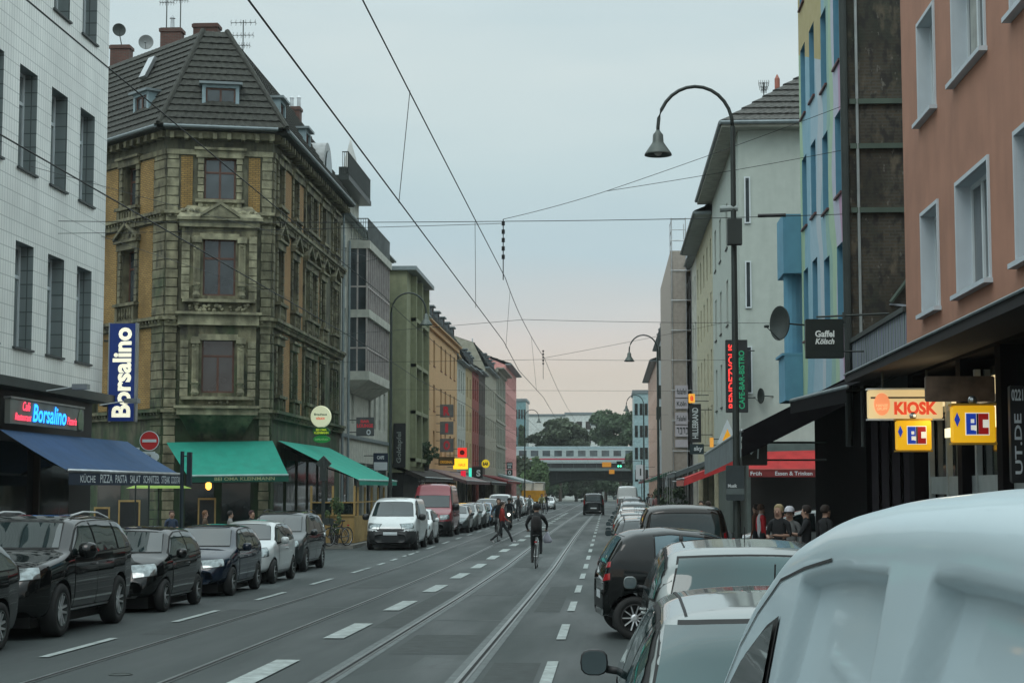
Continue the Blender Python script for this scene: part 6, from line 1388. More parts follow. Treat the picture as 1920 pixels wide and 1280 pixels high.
m = MB(); m.tube([(W_ * .62, -.015, H_ * .25), (W_ * .64, -.015, H_ * .6), (W_ * .5, -.015, H_ * .72), (W_ * .38, -.015, H_ * .6), (W_ * .36, -.015, H_ * .45)], .018, 6); m.tube([(W_ * .24, -.015, H_ * .56), (W_ * .36, -.015, H_ * .42), (W_ * .47, -.015, H_ * .58)], .018, 6); part(m, 'arrow', E('pale arrow', (.28, .36, .36), .15), r_)
r_, W_, H_ = sgn('poster_board', 'dark poster with a building picture fixed to the nearest lamp pole', 1361, 872, 1396, 938, 33.0, M('poster dark', (.03, .045, .05), .5), [('Musik', .35, .42, .5, .1, white_p)], th=.04)
m = MB(); m.box(.0, W_, -.004, 0, H_ * .18, H_ * .34); part(m, 'print', M('grey print', (.10, .13, .13)), r_)
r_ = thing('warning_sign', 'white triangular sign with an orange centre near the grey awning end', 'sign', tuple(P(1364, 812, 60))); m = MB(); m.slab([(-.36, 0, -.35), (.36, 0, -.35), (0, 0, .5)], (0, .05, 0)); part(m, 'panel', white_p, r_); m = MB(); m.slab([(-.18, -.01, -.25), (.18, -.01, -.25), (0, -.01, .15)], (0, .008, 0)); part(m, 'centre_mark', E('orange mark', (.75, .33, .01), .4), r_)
# left side signs
cream = E('lit cream disc', (.6, .62, .42), .6)
r_, W_, H_ = sgn('brewery_lantern', 'round lit brewery lantern on the corner building above the long green awning', 582, 760, 620, 801, 73.5, cream, [('Brauhaus', .5, .6, .62, .10, E('dark green ink', (.03, .1, .05), .1)), ('KÖLSCH', .5, .42, .4, .12, E('red ink', (.7, .08, .02), .5))], round_=True, th=.25, rim=None)
r_, W_, H_ = sgn('bar_sign', 'oval dark green bar sign with yellow lettering hanging right below the round lantern', 586, 800, 619, 817, 73.5, E('green sign', (.01, .07, .02), .4), [('BEI OMA', .5, .68, .6, .24, E('yellow ink', (.45, .55, .03), .5)), ('KLEINMANN', .5, .36, .8, .24, E('yellow ink', (.45, .55, .03), .5))], th=.12, round_=True)
sgn('bar_sign', 'lower oval bright green bar sign under the lantern', 587, 816, 619, 830, 73.5, E('mid green sign', (.01, .16, .03), .4), [('GAFFEL KÖLSCH', .5, .5, .75, .3, E('pale green ink', (.2, .4, .15), .4))], th=.12, round_=True)
sgn('bar_sign', 'dark red and grey bar sign on the off-white house', 668, 782, 701, 817, 86.5, M('grey sign', (.09, .10, .10)), [('BAR', .5, .78, .5, .16, E('dull red', (.4, .04, .05), .3)), ('LOUNGE', .5, .55, .9, .2, E('dull red', (.4, .04, .05), .3)), ('O', .7, .2, .25, .3, white_p)], bracket=-.7)
sgn('shop_sign', 'dark blue and white shop sign near the green house', 700, 849, 727, 882, 92, M('navy sign', (.015, .03, .06)), [('CAFE', .5, .75, .5, .2, white_p)], bracket=-.7)
r_, W_, H_ = sgn('notice_sign', 'white lower panel under the dark blue shop sign', 701, 866, 726, 881, 91.9, white_p, th=.03)
sgn('shop_sign', 'tall black Goldapfel sign on the green house', 738, 793, 760, 876, 102.8, blackp, [('Goldapfel', .5, .45, .5, .7, M('grey letters', (.25, .28, .26)), 'v')], th=.1)
for i, (ch, a, b2) in enumerate((('R', 758, 782), ('1', 790, 814), ('O', 822, 847))):
    sgn('letter_box', ['grey square box with red letter R on the orange house', 'grey square box with a red one on the orange house', 'grey square box with red letter O on the orange house'][i], 825, a, 850, b2, 131, M('grey box', (.14, .15, .15)), [(ch, .5, .5, .5 if ch != '1' else .22, .7, E('box red', (.30, .02, .03), .35))], group='stacked letter boxes on the orange house', bracket=-.5)
sgn('shop_sign', 'brown sign with orange lettering below the stacked letter boxes', 822, 856, 852, 872, 130, M('brown sign', (.09, .06, .02)), [('ORIGINAL', .5, .4, .8, .35, E('amber ink', (.5, .25, .02), .4))], bracket=-.5)
r_, W_, H_ = sgn('lit_sign', 'square red lit sign with a dark round emblem', 858, 839, 875, 857, 138, E('lit red', (.75, .03, .02), .9), bracket=-.9); m = MB(); m.lathe([(.001, 0), (W_ * .28, 0), (W_ * .28, .01)], (W_ / 2, -.015, H_ / 2), 16, 'y'); part(m, 'emblem', E('dark emblem', (.12, .0, .0), .1), r_)
sgn('lit_sign', 'bright yellow lit sign below the square red one', 850, 859, 877, 879, 134, E('lit yellow', (1, .62, .02), 1.1), [('HAUS', .6, .4, .5, .3, E('amber', (.8, .3, .02), .7))], bracket=-.5)
sgn('lit_sign', 'small red lit sign below the bright yellow one', 864, 882, 873, 895, 138, E('lit crimson', (.7, .01, .04), .8), bracket=-.9)
sgn('neon_sign', 'thin turquoise neon sign beside the black sign', 879, 877, 884, 897, 146, E('turquoise neon', (.05, .7, .5), 1.0), bracket=-.9)
sgn('shop_sign', 'black sign with a pale curved letter in the left row', 885, 875, 905, 896, 150, blackp, [('S', .6, .45, .4, .6, white_p)], bracket=-.7)
sgn('shop_sign', 'round yellow bar sign far in the left row', 903, 861, 918, 877, 160, E('round yellow', (.75, .55, .02), .5), [('BAR', .5, .5, .7, .4, blackp)], round_=True, bracket=-.8)
sgn('shop_sign', 'black sign with white letters on the pink house', 950, 866, 961, 879, 215, blackp, [('GOODS', .5, .7, .8, .3, white_p), ('BAR', .5, .3, .6, .3, white_p)], bracket=-.9)
sgn('shop_sign', 'second dark sign below the black one on the pink house', 950, 880, 961, 891, 215, dsteel, [('O', .5, .5, .5, .7, white_p)], bracket=-.9)
sgn('shop_sign', 'pale white hanging sign in the right row before the bridge', 1192, 871, 1210, 898, 175, white_p, [('1', .5, .5, .15, .5, dsteel)], bracket=1.0)
sgn('shop_sign', 'red lettering sign high in the right row', 1243, 835, 1257, 843, 150, M('dark sign', (.02, .01, .01)), [('IMBISS', .5, .5, .9, .6, E('red led', (1, .05, .04), 1.1))], bracket=.7)
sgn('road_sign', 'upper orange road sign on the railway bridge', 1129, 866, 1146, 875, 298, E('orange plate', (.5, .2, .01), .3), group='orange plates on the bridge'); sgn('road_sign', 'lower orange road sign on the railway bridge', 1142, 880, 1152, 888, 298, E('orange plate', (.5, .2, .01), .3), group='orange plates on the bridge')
r_ = thing('traffic_light', 'traffic light showing green before the bridge', 'traffic light', tuple(P(1161, 872, 230))); m = MB(); m.box(-.35, .35, 0, .3, -.35, .55); part(m, 'housing', blackp, r_); m = MB(); m.lathe([(.001, 0), (.13, 0), (.13, .02)], (-.12, -.03, -.1), 12, 'y'); m.lathe([(.001, 0), (.13, 0), (.13, .02)], (.2, -.03, -.1), 12, 'y'); part(m, 'green_lens', E('green light', (.1, 1, .5), 2.0), r_); m = MB(); m.tube([(0, .15, .5), (3.0, .15, .6)], .04); m.tube([(3.0, .15, .6), (3.0, .15, -6)], .06); part(m, 'mast', dsteel, r_)
# no-entry sign and small posts
r_ = thing('no_entry_sign', 'round red no-entry sign with white bar on a post at the side street', 'traffic sign', (0, 0, 0)); p = P(280, 826, 52.0); r_.location = (p.x, 52, 0)
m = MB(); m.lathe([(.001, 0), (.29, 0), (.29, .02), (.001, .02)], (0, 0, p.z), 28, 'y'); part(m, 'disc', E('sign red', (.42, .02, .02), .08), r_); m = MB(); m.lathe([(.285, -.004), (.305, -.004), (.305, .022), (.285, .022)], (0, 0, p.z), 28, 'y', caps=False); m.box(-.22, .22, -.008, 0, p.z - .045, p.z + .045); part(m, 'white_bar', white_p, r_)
m = MB(); m.tube([(0, .05, -.2), (0, .05, p.z + .25)], .03, 8); part(m, 'post', dsteel, r_); m = MB(); m.box(-.26, .18, .02, .035, p.z - .62, p.z - .33); m.lathe([(.001, 0), (.13, 0), (.13, .02)], (.18, .0, p.z - .5), 16, 'y'); part(m, 'bicycle_plate', white_p, r_)
m = MB(); 
for cx_ in (-.14, .05): m.lathe([(.05, 0), (.062, 0), (.062, .006), (.05, .006)], (cx_, .012, p.z - .5), 14, 'y', caps=False)
m.tube([(-.14, .012, p.z - .5), (-.07, .012, p.z - .42), (.02, .012, p.z - .42), (.05, .012, p.z - .5)], .007, 4); part(m, 'bicycle_symbol', blackp, r_)
r_ = thing('parking_plate', 'small white plate with a dark oval left of the no-entry sign', 'sign', tuple(P(255, 852, 51.8))); m = MB(); m.box(-.1, .1, 0, .02, -.22, .22); part(m, 'panel', white_p, r_); m = MB(); m.lathe([(.05, 0), (.065, 0), (.065, .006)], (0, -.008, 0), 14, 'y', caps=False); part(m, 'oval_mark', blackp, r_); m = MB(); m.tube([(0, .03, -4), (0, .03, .1)], .025); part(m, 'post', dsteel, r_)
p = P(347, 900, 43.0); r_ = thing('slim_post', 'slim dark post carrying two upright boxes between the blue and green awnings', 'post', (p.x, 43, gz(43) + .1)); z0 = P(347, 862, 43).z - gz(43)
m = MB(); m.tube([(-.08, 0, 0), (-.08, 0, z0 + .12)], .05, 8); part(m, 'pole', M('dark blue grey', (.02, .035, .045), .5), r_); m = MB(); m.box(.05, .16, -.05, .08, z0 - .75, z0 + .1); m.tube([(-.08, 0, z0), (.1, 0, z0)], .015); part(m, 'signal_box', M('dark blue grey', (.02, .035, .045), .5), r_)
p = P(612, 960, 66.0); r_ = thing('parking_meter', 'dark post with a boxy diamond shaped head beside the wooden terrace', 'post', (p.x, 65.2, gz(66) + .1)); z0 = P(612, 862, 66).z - gz(66)
m = MB(); m.tube([(0, 0, 0), (0, 0, z0)], .07, 9); m.box(-.12, .12, -.12, .12, z0 - .9, z0 - .4); part(m, 'pole', dsteel, r_); m = MB(); m.prism([(-.3, 0), (0, -.1), (.3, 0), (0, .1)], 0, 0); m = MB(); m.slab([(-.32, 0, z0 - .25), (0, 0, z0 - .5), (.3, 0, z0 - .25), (0, 0, z0 + .05)], (0, .2, 0)); part(m, 'head', dsteel, r_)
# ------------------------------------------------------------------ awnings of the right side and far rows
blk = M('black awning cloth', (.007, .0065, .008), .95, spec=.1); gry = M('grey awning cloth', (.12, .145, .15), .9, var=.2); redc = M('red awning cloth', (.42, .03, .03), .85); drk = M('dark red awning cloth', (.17, .02, .02), .85); brc = M('brown awning cloth', (.035, .03, .026), .9)
A = (XR - .02, 40.4, 4.62); D = (3.15, 40.4, 3.4); awning('awning', 'large black awning with grey valance under the mural house', A, (XR - .02, 54, 4.45), (3.05, 54, 3.1), D, blk, .62, gry, barm=alum, side=True)
awning('awning', 'black awning roof over the dark curtained shop', (XR - .02, 32.4, 4.45), (XR - .02, 39.4, 4.55), (4.2, 39.4, 4.05), (4.5, 32.4, 3.95), blk, .3, blk, barm=zinc)
aw = awning('awning', 'red awning sloping down at the cream house shop', (XR - .05, 72.5, 3.35), (XR - .05, 80, 3.35), (3.2, 80, 2.45), (3.2, 72.5, 2.45), redc, .3, M('salmon valance', (.45, .14, .11), .85), side=True)
A = onY(1404, 847, 71.6); B = onY(1560, 843, 71.6); C_ = onY(1540, 880, 70.2); D_ = onY(1404, 880, 70.2)
awning('awning', 'red restaurant awning with white lettering in the side street', A, B, C_, D_, redc, .30, drk, [('Früh', .10, .45), ('Essen & Trinken', .62, 1.5)], th=.16, barm=M('red bar', (.3, .05, .04)))
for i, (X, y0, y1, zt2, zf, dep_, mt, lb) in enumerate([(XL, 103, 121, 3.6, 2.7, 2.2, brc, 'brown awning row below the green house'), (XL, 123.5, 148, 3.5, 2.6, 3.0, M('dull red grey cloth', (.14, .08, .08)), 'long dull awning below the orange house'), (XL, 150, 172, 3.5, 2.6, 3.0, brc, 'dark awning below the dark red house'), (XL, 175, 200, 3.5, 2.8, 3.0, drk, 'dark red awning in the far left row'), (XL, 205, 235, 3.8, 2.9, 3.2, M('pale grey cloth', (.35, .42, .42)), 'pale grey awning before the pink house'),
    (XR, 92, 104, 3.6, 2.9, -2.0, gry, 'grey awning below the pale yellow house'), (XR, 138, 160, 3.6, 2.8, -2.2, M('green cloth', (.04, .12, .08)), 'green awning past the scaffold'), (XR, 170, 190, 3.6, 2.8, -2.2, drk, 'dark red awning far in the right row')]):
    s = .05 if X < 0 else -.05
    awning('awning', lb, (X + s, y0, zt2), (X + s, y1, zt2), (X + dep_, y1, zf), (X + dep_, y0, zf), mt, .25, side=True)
# wooden terrace
wood = M('light terrace wood', (.34, .23, .085), .7, var=.2, scale=3, bmp=.2); tx0, tx1 = onY(583, 1000, 67.5).x, onY(664, 1000, 67.5).x
te = thing('wooden_terrace', 'light wooden terrace enclosure with posts under the long green awning', 'terrace', (tx0, 67.5, gz(67) + .1)); Wt = tx1 - tx0
m = MB(); m.box(0, Wt, 0, .04, .05, 1.1); m.box(Wt - .04, Wt, .04, 12, .05, 1.1)
for k in range(1, 7): m.box(Wt * k / 7 - .01, Wt * k / 7 + .01, -.012, 0, .05, 1.1)
part(m, 'board_wall', wood, te)
m = MB(); m.box(-.03, Wt + .03, -.04, .08, 1.1, 1.17); m.box(-.03, Wt + .03, -.04, .06, 1.62, 1.67)
for x in (0, Wt * .5, Wt): m.box(x - .04, x + .04, -.03, .05, 1.17, 2.3)
for y in range(1, 13, 2): m.box(Wt - .05, Wt + .03, y - .04, y + .04, 1.1, 2.25)
m.box(Wt - .04, Wt + .02, .1, 12, 1.62, 1.67); part(m, 'post_frame', wood, te)
m = MB(); m.quad((0, .02, 1.17), (Wt, .02, 1.17), (Wt, .02, 1.62), (0, .02, 1.62)); part(m, 'pane', glassb, te)
def bushy(label, c, r, n, s, mat, pot=True, name='potted_shrub', cat='shrub', group=None):
    t = thing(name, label, cat, (c[0], c[1], c[2]), 0, group); m = MB(); crown(m, (0, 0, r[2] + .35), r, n, s, 12); part(m, 'foliage', mat, t)
    m = MB(); m.tube([(0, 0, .2), (0, 0, r[2])], .03, 6); part(m, 'stem', bark, t)
    m = MB(); m.lathe([(.14, 0), (.2, .38), (.17, .36), (.001, .33)], (0, 0, 0), 12); part(m, 'pot', M('dark pot', (.04, .035, .03)), t)
p = P(627, 1000, 66.6); bushy('narrow green shrub in a pot on the terrace corner', (p.x, 66.6, gz(66) + .12), (.3, .3, .75), 900, .05, lf3)
for i, (px, Y) in enumerate([(1248, 130), (1262, 105), (1225, 170), (1240, 150)]):
    p = P(px, 930, Y); bushy(['potted shrub on the pavement below the banners', 'potted shrub near the red awning', 'farthest potted shrub on the right pavement', 'potted shrub between the scaffold and the far houses'][i], (p.x + .3, Y, gz(Y) + .13), (.7, .7, .9), 700, .12, lf1, group='shrubs on the right pavement')
p = P(783, 880, 112); bushy('grey green climbing shrub on the green house ledge', (-11.9, 112, 3.2), (.7, .7, .7), 700, .1, lf1)
# yellow truck
yt = thing('yellow_truck', 'yellow flatbed truck with a rear rack parked far on the left', 'truck', (P(978, 930, 190).x, 190, gz(190)))
yel = M('truck yellow', (.62, .30, .02), .5); W2 = 42 * 190 / F_PX
m = MB(); m.box(0, W2, 0, 5, .9, 2.1); part(m, 'cargo_body', yel, yt); m = MB()
for x in (0.05, W2 * .45, W2 - .1): m.tube([(x, 0, 2.1), (x + .1, 0, 3.0)], .05); m.tube([(x, 3, 2.1), (x + .1, 3, 3.0)], .05)
m.tube([(.15, 0, 3.0), (W2, 0, 3.0)], .05); m.tube([(.15, 3, 3.0), (W2, 3, 3.0)], .05); part(m, 'rack', alum, yt)
m = MB(); m.box(.2, W2 - .2, 3.2, 5.0, 2.1, 2.9); part(m, 'cab', white_p, yt)
for x in (.25, W2 - .25):
    for y in (.8, 4.2): m = MB(); m.lathe([(.3, -.12), (.45, -.12), (.45, .12), (.3, .12)], (x, y, .45), 16, 'x'); part(m, 'wheel', rubber, yt)
m = MB(); m.box(.1, W2 - .1, .1, 4.9, .6, .9); part(m, 'chassis', blackp, yt)
# ------------------------------------------------------------------ people
skinm = M('skin', (.36, .22, .16), .6, var=.08)
POSE = {}
def base_pose():
    j = dict(pel=(0, 0, .95), bel=(0, .0, 1.08), che=(0, .0, 1.28), nb=(0, -.01, 1.44), nk=(0, .0, 1.52), h1=(0, .02, 1.60), h2=(0, .01, 1.68), h3=(0, -.005, 1.74), nose=(0, .115, 1.62), chin=(0, .07, 1.555))
    for s, k in ((-1, 'L'), (1, 'R')):
        j.update({'hip' + k: (s * .09, 0, .90), 'kn' + k: (s * .10, .02, .50), 'an' + k: (s * .10, -.02, .09), 'to' + k: (s * .11, .16, .035), 'he' + k: (s * .10, -.07, .04),
                  'sh' + k: (s * .185, -.01, 1.41), 'el' + k: (s * .235, -.03, 1.13), 'wr' + k: (s * .235, .05, .89), 'pa' + k: (s * .235, .07, .82)})
    return j
def pose(kind):
    j = base_pose()
    if kind == 'walk':
        j.update(pel=(0, 0, .91), hipL=(-.09, 0, .87), hipR=(.09, 0, .87), knL=(-.09, .26, .50), anL=(-.09, .42, .12), toL=(-.1, .58, .10), heL=(-.09, .40, .04), knR=(.09, -.12, .48), anR=(.09, -.48, .17), toR=(.1, -.34, .05), heR=(.09, -.55, .16),
                 elL=(-.24, -.14, 1.14), wrL=(-.22, -.05, .93), paL=(-.22, 0, .87), elR=(.24, .06, 1.14), wrR=(.21, .22, 1.0), paR=(.2, .28, .98))
    if kind == 'ride':
        j.update(pel=(0, -.22, 1.00), bel=(0, -.19, 1.12), che=(0, -.08, 1.32), nb=(0, .02, 1.48), nk=(0, .05, 1.55), h1=(0, .08, 1.62), h2=(0, .075, 1.70), h3=(0, .06, 1.76), nose=(0, .18, 1.63), chin=(0, .13, 1.575),
                 hipL=(-.09, -.2, .95), hipR=(.09, -.2, .95), knL=(-.11, .10, .62), anL=(-.12, -.02, .22), toL=(-.12, .12, .15), heL=(-.12, -.08, .17), knR=(.11, .22, .82), anR=(.12, .06, .46), toR=(.12, .20, .42), heR=(.12, 0, .41),
                 shL=(-.19, 0, 1.44), shR=(.19, 0, 1.44), elL=(-.30, .16, 1.22), elR=(.30, .16, 1.22), wrL=(-.27, .38, 1.08), wrR=(.27, .38, 1.08), paL=(-.27, .45, 1.06), paR=(.27, .45, 1.06))
    if kind == 'hold':
        j.update(elL=(-.26, .02, 1.14), wrL=(-.10, .22, 1.14), paL=(-.02, .26, 1.15), elR=(.27, .0, 1.14), wrR=(.14, .2, 1.08), paR=(.08, .25, 1.1))
    if kind == 'reach':
        j.update(elL=(-.24, .12, 1.16), wrL=(-.14, .36, 1.2), paL=(-.12, .44, 1.22), elR=(.24, .10, 1.14), wrR=(.16, .34, 1.16), paR=(.14, .42, 1.18))
    if kind == 'sit':
        dz = -.42
        for k in ('pel', 'bel', 'che', 'nb', 'nk', 'h1', 'h2', 'h3', 'nose', 'chin', 'hipL', 'hipR', 'shL', 'shR', 'elL', 'elR'): x, y, z = j[k]; j[k] = (x, y, z + dz)
        for s, k in ((-1, 'L'), (1, 'R')): j.update({'kn' + k: (s * .12, .44, .50), 'an' + k: (s * .12, .42, .09), 'to' + k: (s * .12, .6, .035), 'he' + k: (s * .12, .36, .04), 'wr' + k: (s * .14, .26, .76), 'pa' + k: (s * .12, .34, .77)})
    return j
RADS = dict(pel=.135, bel=.125, che=.145, nb=.075, nk=.055, h1=.078, h2=.093, h3=.065, nose=.016, chin=.04, hip=.09, kn=.062, an=.042, to=.032, he=.035, sh=.075, el=.045, wr=.028, pa=.032)
def person(label, loc, rot, pk, top, legs, shoes=None, hair=(.03, .02, .015), hgt=1.76, sleeves=True, long_hair=False, cap=None, female=False, edit=None, sleevecol=None):
    root = thing('person', label, 'person', loc, rad(rot)); j = pose(pk)
    if edit: j.update(edit)
    sc_ = hgt / 1.80; names = list(j); idx = {n_: i for i, n_ in enumerate(names)}
    bm = bmesh.new(); lay = bm.verts.layers.skin.verify(); vs = [bm.verts.new(Vector(j[n_]) * sc_) for n_ in names]
    def rd(n_): return RADS.get(n_, RADS.get(n_[:2], RADS.get(n_[:3], .05))) * sc_
    for n_, v in zip(names, vs):
        q = rd(n_ if n_ in RADS else n_[:-1]); v[lay].radius = (q * (1.3 if n_ in ('che', 'pel', 'bel') else 1), q * (.85 if n_ in ('che', 'pel', 'bel') else 1))
    ed = [('pel', 'bel'), ('bel', 'che'), ('che', 'nb'), ('nb', 'nk'), ('nk', 'h1'), ('h1', 'h2'), ('h2', 'h3'), ('h1', 'nose'), ('h1', 'chin')]
    for k in 'LR': ed += [('pel', 'hip' + k), ('hip' + k, 'kn' + k), ('kn' + k, 'an' + k), ('an' + k, 'to' + k), ('an' + k, 'he' + k), ('nb', 'sh' + k), ('sh' + k, 'el' + k), ('el' + k, 'wr' + k), ('wr' + k, 'pa' + k)]
    for a, b in ed: bm.edges.new((vs[idx[a]], vs[idx[b]]))
    for k, s in (('L', -1), ('R', 1)):   # four bent fingers and a thumb
        pa = Vector(j['pa' + k]); wr_2 = Vector(j['wr' + k]); d = (pa - wr_2).normalized(); side = d.cross(Vector((0, 0, 1)) if abs(d.z) < .8 else Vector((0, 1, 0))).normalized(); nrm = side.cross(d)
        for q, L_ in ((-.03, .065), (-.011, .078), (.011, .072), (.03, .055)):
            p1 = pa + d * .035 + side * q; p2 = p1 + d * L_ * .55; p3 = p2 + (d * .6 - nrm * .6 * (1 if nrm.z > 0 else -1)) * L_ * .5
            prev = vs[idx['pa' + k]]
            for p in (p1, p2, p3): v = bm.verts.new(p * sc_); v[lay].radius = (.0095, .0095); bm.edges.new((prev, v)); prev = v
        t1 = pa - d * .01 + side * -s * .04; t2 = t1 + (d * .8 + side * -s * .5) * .04; prev = vs[idx['pa' + k]]
        for p in (t1, t2): v = bm.verts.new(p * sc_); v[lay].radius = (.011, .011); bm.edges.new((prev, v)); prev = v
    vs[0][lay].use_root = True
    me = bpy.data.meshes.new('body'); bm.to_mesh(me); bm.free(); o = bpy.data.objects.new('body', me); COL.objects.link(o)
    o.modifiers.new('k', 'SKIN').use_smooth_shade = True; ss = o.modifiers.new('s', 'SUBSURF'); ss.levels = 1
    dg = bpy.context.evaluated_depsgraph_get(); m2 = bpy.data.meshes.new_from_object(o.evaluated_get(dg)); o.modifiers.clear(); o.data = m2; o.parent = root
    m2.materials.clear()
    for m_ in (skinm, M('cloth ' + str(top), top, .85, var=.15, scale=8), M('cloth ' + str(legs), legs, .85, var=.15, scale=8), M('shoe ' + str(shoes or (.02, .02, .02)), shoes or (.02, .02, .02), .6), M('cloth ' + str(sleevecol or top), sleevecol or top, .85, var=.15, scale=8)): m2.materials.append(m_)
    segs = [(a, b) for a, b in ed]
    for p in m2.polygons:
        c = p.center / sc_; best = None; bd = 9
        for a, b in segs:
            A_, B_ = Vector(j[a]), Vector(j[b]); t = max(0, min(1, (c - A_).dot(B_ - A_) / max(1e-6, (B_ - A_).length_squared))); d = (c - A_.lerp(B_, t)).length - rd(a if a in RADS else a[:-1]) * .5
            if d < bd: bd = d; best = (a, b, t)
        a, b, t = best; k = 0
        if a in ('bel', 'che') or (a == 'pel' and b == 'bel'): k = 1
        elif a == 'nb' and b[:2] == 'sh': k = 4
        elif a[:2] == 'sh': k = 4
        elif a[:2] == 'el': k = 4 if sleeves else 0
        elif a == 'pel' or a[:3] == 'hip' or a[:2] == 'kn': k = 2
        elif a[:2] == 'an': k = 3
        if a == 'pel' and b[:3] == 'hip': k = 2
        if a == 'nb' and b == 'nk' : k = 1 if t < .3 else 0
        p.material_index = k; p.use_smooth = True
    h = Vector(j['h2']) * sc_; hm = M('hair ' + str(hair), hair, .8, var=.3, scale=20); m = MB()
    m.lathe([(.001, .115), (.05, .108), (.088, .07), (.104, .02), (.100, -.03), (.085, -.06), (.07, -.05)], (h.x, h.y - .018, h.z), 14, sy=1.08)
    if long_hair: m.lathe([(.03, -.22), (.06, -.15), (.075, -.05), (.06, .03)], (h.x, h.y - .075, h.z - .03), 10, sy=.5)
    # trim the face side of the hair
    m.v = [(x, y if y < h.y + .05 or z > h.z + .045 else h.y + .05, z) for x, y, z in m.v]
    hr = part(m, 'hair', hm, root, smooth=True)
    if cap:
        m = MB(); m.lathe([(.001, .135), (.06, .125), (.10, .08), (.115, .02), (.112, .0)], (h.x, h.y - .01, h.z + .01), 14, sy=1.1); m.box(h.x - .07, h.x + .07, h.y + .08, h.y + .18, h.z + .02, h.z + .03); part(m, 'cap', M('cap ' + str(cap), cap, .7), root, smooth=True)
    e = MB()
    for s in (-1, 1): e.ball((h.x + s * .033, h.y + .083, h.z - .045), .011, 6)
    part(e, 'eyes', blackp, root); e = MB(); e.box(h.x - .025, h.x + .025, h.y + .085, h.y + .092, h.z - .105, h.z - .095); part(e, 'mouth', M('lips', (.25, .08, .07)), root)
    e = MB()
    for s in (-1, 1): e.ball((h.x + s * .09, h.y, h.z - .05), .022, 6)
    part(e, 'ears', skinm, root, smooth=True)
    return root, j, sc_
def at(px, py, Y, lift=0.): p = onY(px, py, Y); return (p.x, Y, gz(Y) + lift)
def bicycle(label, loc, rot, col=(.25, .26, .26), basket=False, group='bicycles'):
    r_ = thing('bicycle', label, 'bicycle', loc, rad(rot), group); fm = M('bike paint ' + str(col), col, .35, .3, coat=.6); R = .345
    for y in (-.53, .53):
        w_ = bpy.data.objects.new('wheel', None); COL.objects.link(w_); w_.parent = r_; w_.location = (0, y, R); w_.empty_display_size = .1
        m = MB(); n = 28; m.tube([(0, R * math.cos(2 * math.pi * k / n), R * math.sin(2 * math.pi * k / n)) for k in range(n + 1)], .019, 6); part(m, 'tyre', rubber, w_, smooth=True)
        m = MB(); m.tube([(0, (R - .025) * math.cos(2 * math.pi * k / n), (R - .025) * math.sin(2 * math.pi * k / n)) for k in range(n + 1)], .01, 5)
        for k in range(14): a = 2 * math.pi * k / 14; m.tube([(.02 * (-1) ** k, 0, 0), (0, (R - .02) * math.cos(a), (R - .02) * math.sin(a))], .0018, 3)
        m.tube([(-.05, 0, 0), (.05, 0, 0)], .02, 6); part(m, 'rim', steel, w_)
    m = MB(); bb = (0, -.08, .29); st = (0, -.24, .82); hd = (0, .40, .86); hb = (0, .43, .72)
    for a, b in ((bb, st), (bb, hb), ((0, -.2, .74), hd)): m.tube([a, b], .018, 7)
    for x in (-.05, .05): m.tube([(x, -.53, R), (x * .4, -.08, .29)], .01, 5); m.tube([(x, -.53, R), (x * .4, -.21, .72)], .01, 5); m.tube([(x, .53, R), (x * .6, .44, .70)], .012, 5)
    m.tube([hb, hd, (0, .38, 1.0)], .02, 6); part(m, 'frame', fm, r_, smooth=True)
    m = MB(); m.tube([(-.3, .30, 1.04), (-.2, .40, 1.05), (0, .38, 1.0), (.2, .40, 1.05), (.3, .30, 1.04)], .012, 6); part(m, 'handlebar', dsteel, r_, smooth=True)
    m = MB(); m.ball((0, -.28, .94), .10, 8, 0, .35); m.tube([(0, -.24, .82), (0, -.26, .93)], .014); m.ball((0, -.14, .93), .05, 8, 0, .4); part(m, 'saddle', blackp, r_, smooth=True)
    for s in (-1, 1): m = MB(); m.tube([(0.03 * s, -.08, .29), (.07 * s, -.08 + .1 * s, .29 + .12 * s)], .01); m.box(.07 * s - .0, .16 * s, -.12 + .1 * s, -.04 + .1 * s, .28 + .12 * s, .30 + .12 * s); part(m, 'pedal', dsteel, r_)
    m = MB(); m.box(-.04, .04, -.62, -.58, .74, .79); part(m, 'rear_lamp', redlens, r_)
    if basket: m = MB(); m.box(-.17, .17, .5, .75, .82, .84); [m.box(-.17, .17, .5 + q, .515 + q, .84, 1.05) for q in (0, .235)]; [m.box(q - .17, q - .155, .5, .75, .84, 1.05) for q in (0, .325)]; part(m, 'basket', dsteel, r_)
    return r_
BK = (.012, .014, .016); DK = (.02, .025, .03)
# main cyclist
c0 = at(1006, 1058, 50.0)
person('cyclist in black jacket seen from behind, riding away along the right tram track', c0, 0, 'ride', BK, (.028, .03, .032), (.015,) * 3, hgt=1.84, cap=BK)
bicycle('bicycle ridden away by the cyclist in the black jacket', c0, 0, (.5, .52, .52), group=None)
m = MB(); m.lathe([(.05, 0), (.13, .02), (.155, .15), (.15, .32), (.11, .43), (.02, .46)], (0, 0, 0), 12, sy=.55); tag(m.build('backpack', M('black backpack cloth', (.02, .018, .018), .8), None, (c0[0], c0[1] - .33, c0[2] + 1.05), 0, True), 'dark backpack on the back of the cyclist in black', 'backpack')
m = MB(); m.lathe([(.02, .34), (.06, .26), (.13, .14), (.14, .05), (.08, 0), (.001, 0)], (0, 0, 0), 12, sy=.6); m.v = [(x + .015 * math.sin(40 * z), y, z) for x, y, z in m.v]; tag(m.build('shopping_bag', M('white plastic bag', (.45, .45, .52), .4), None, (c0[0] + .30, c0[1] + .42, c0[2] + .70), .3, True), 'pale plastic bag hanging from the handlebar of the cyclist in black', 'bag')
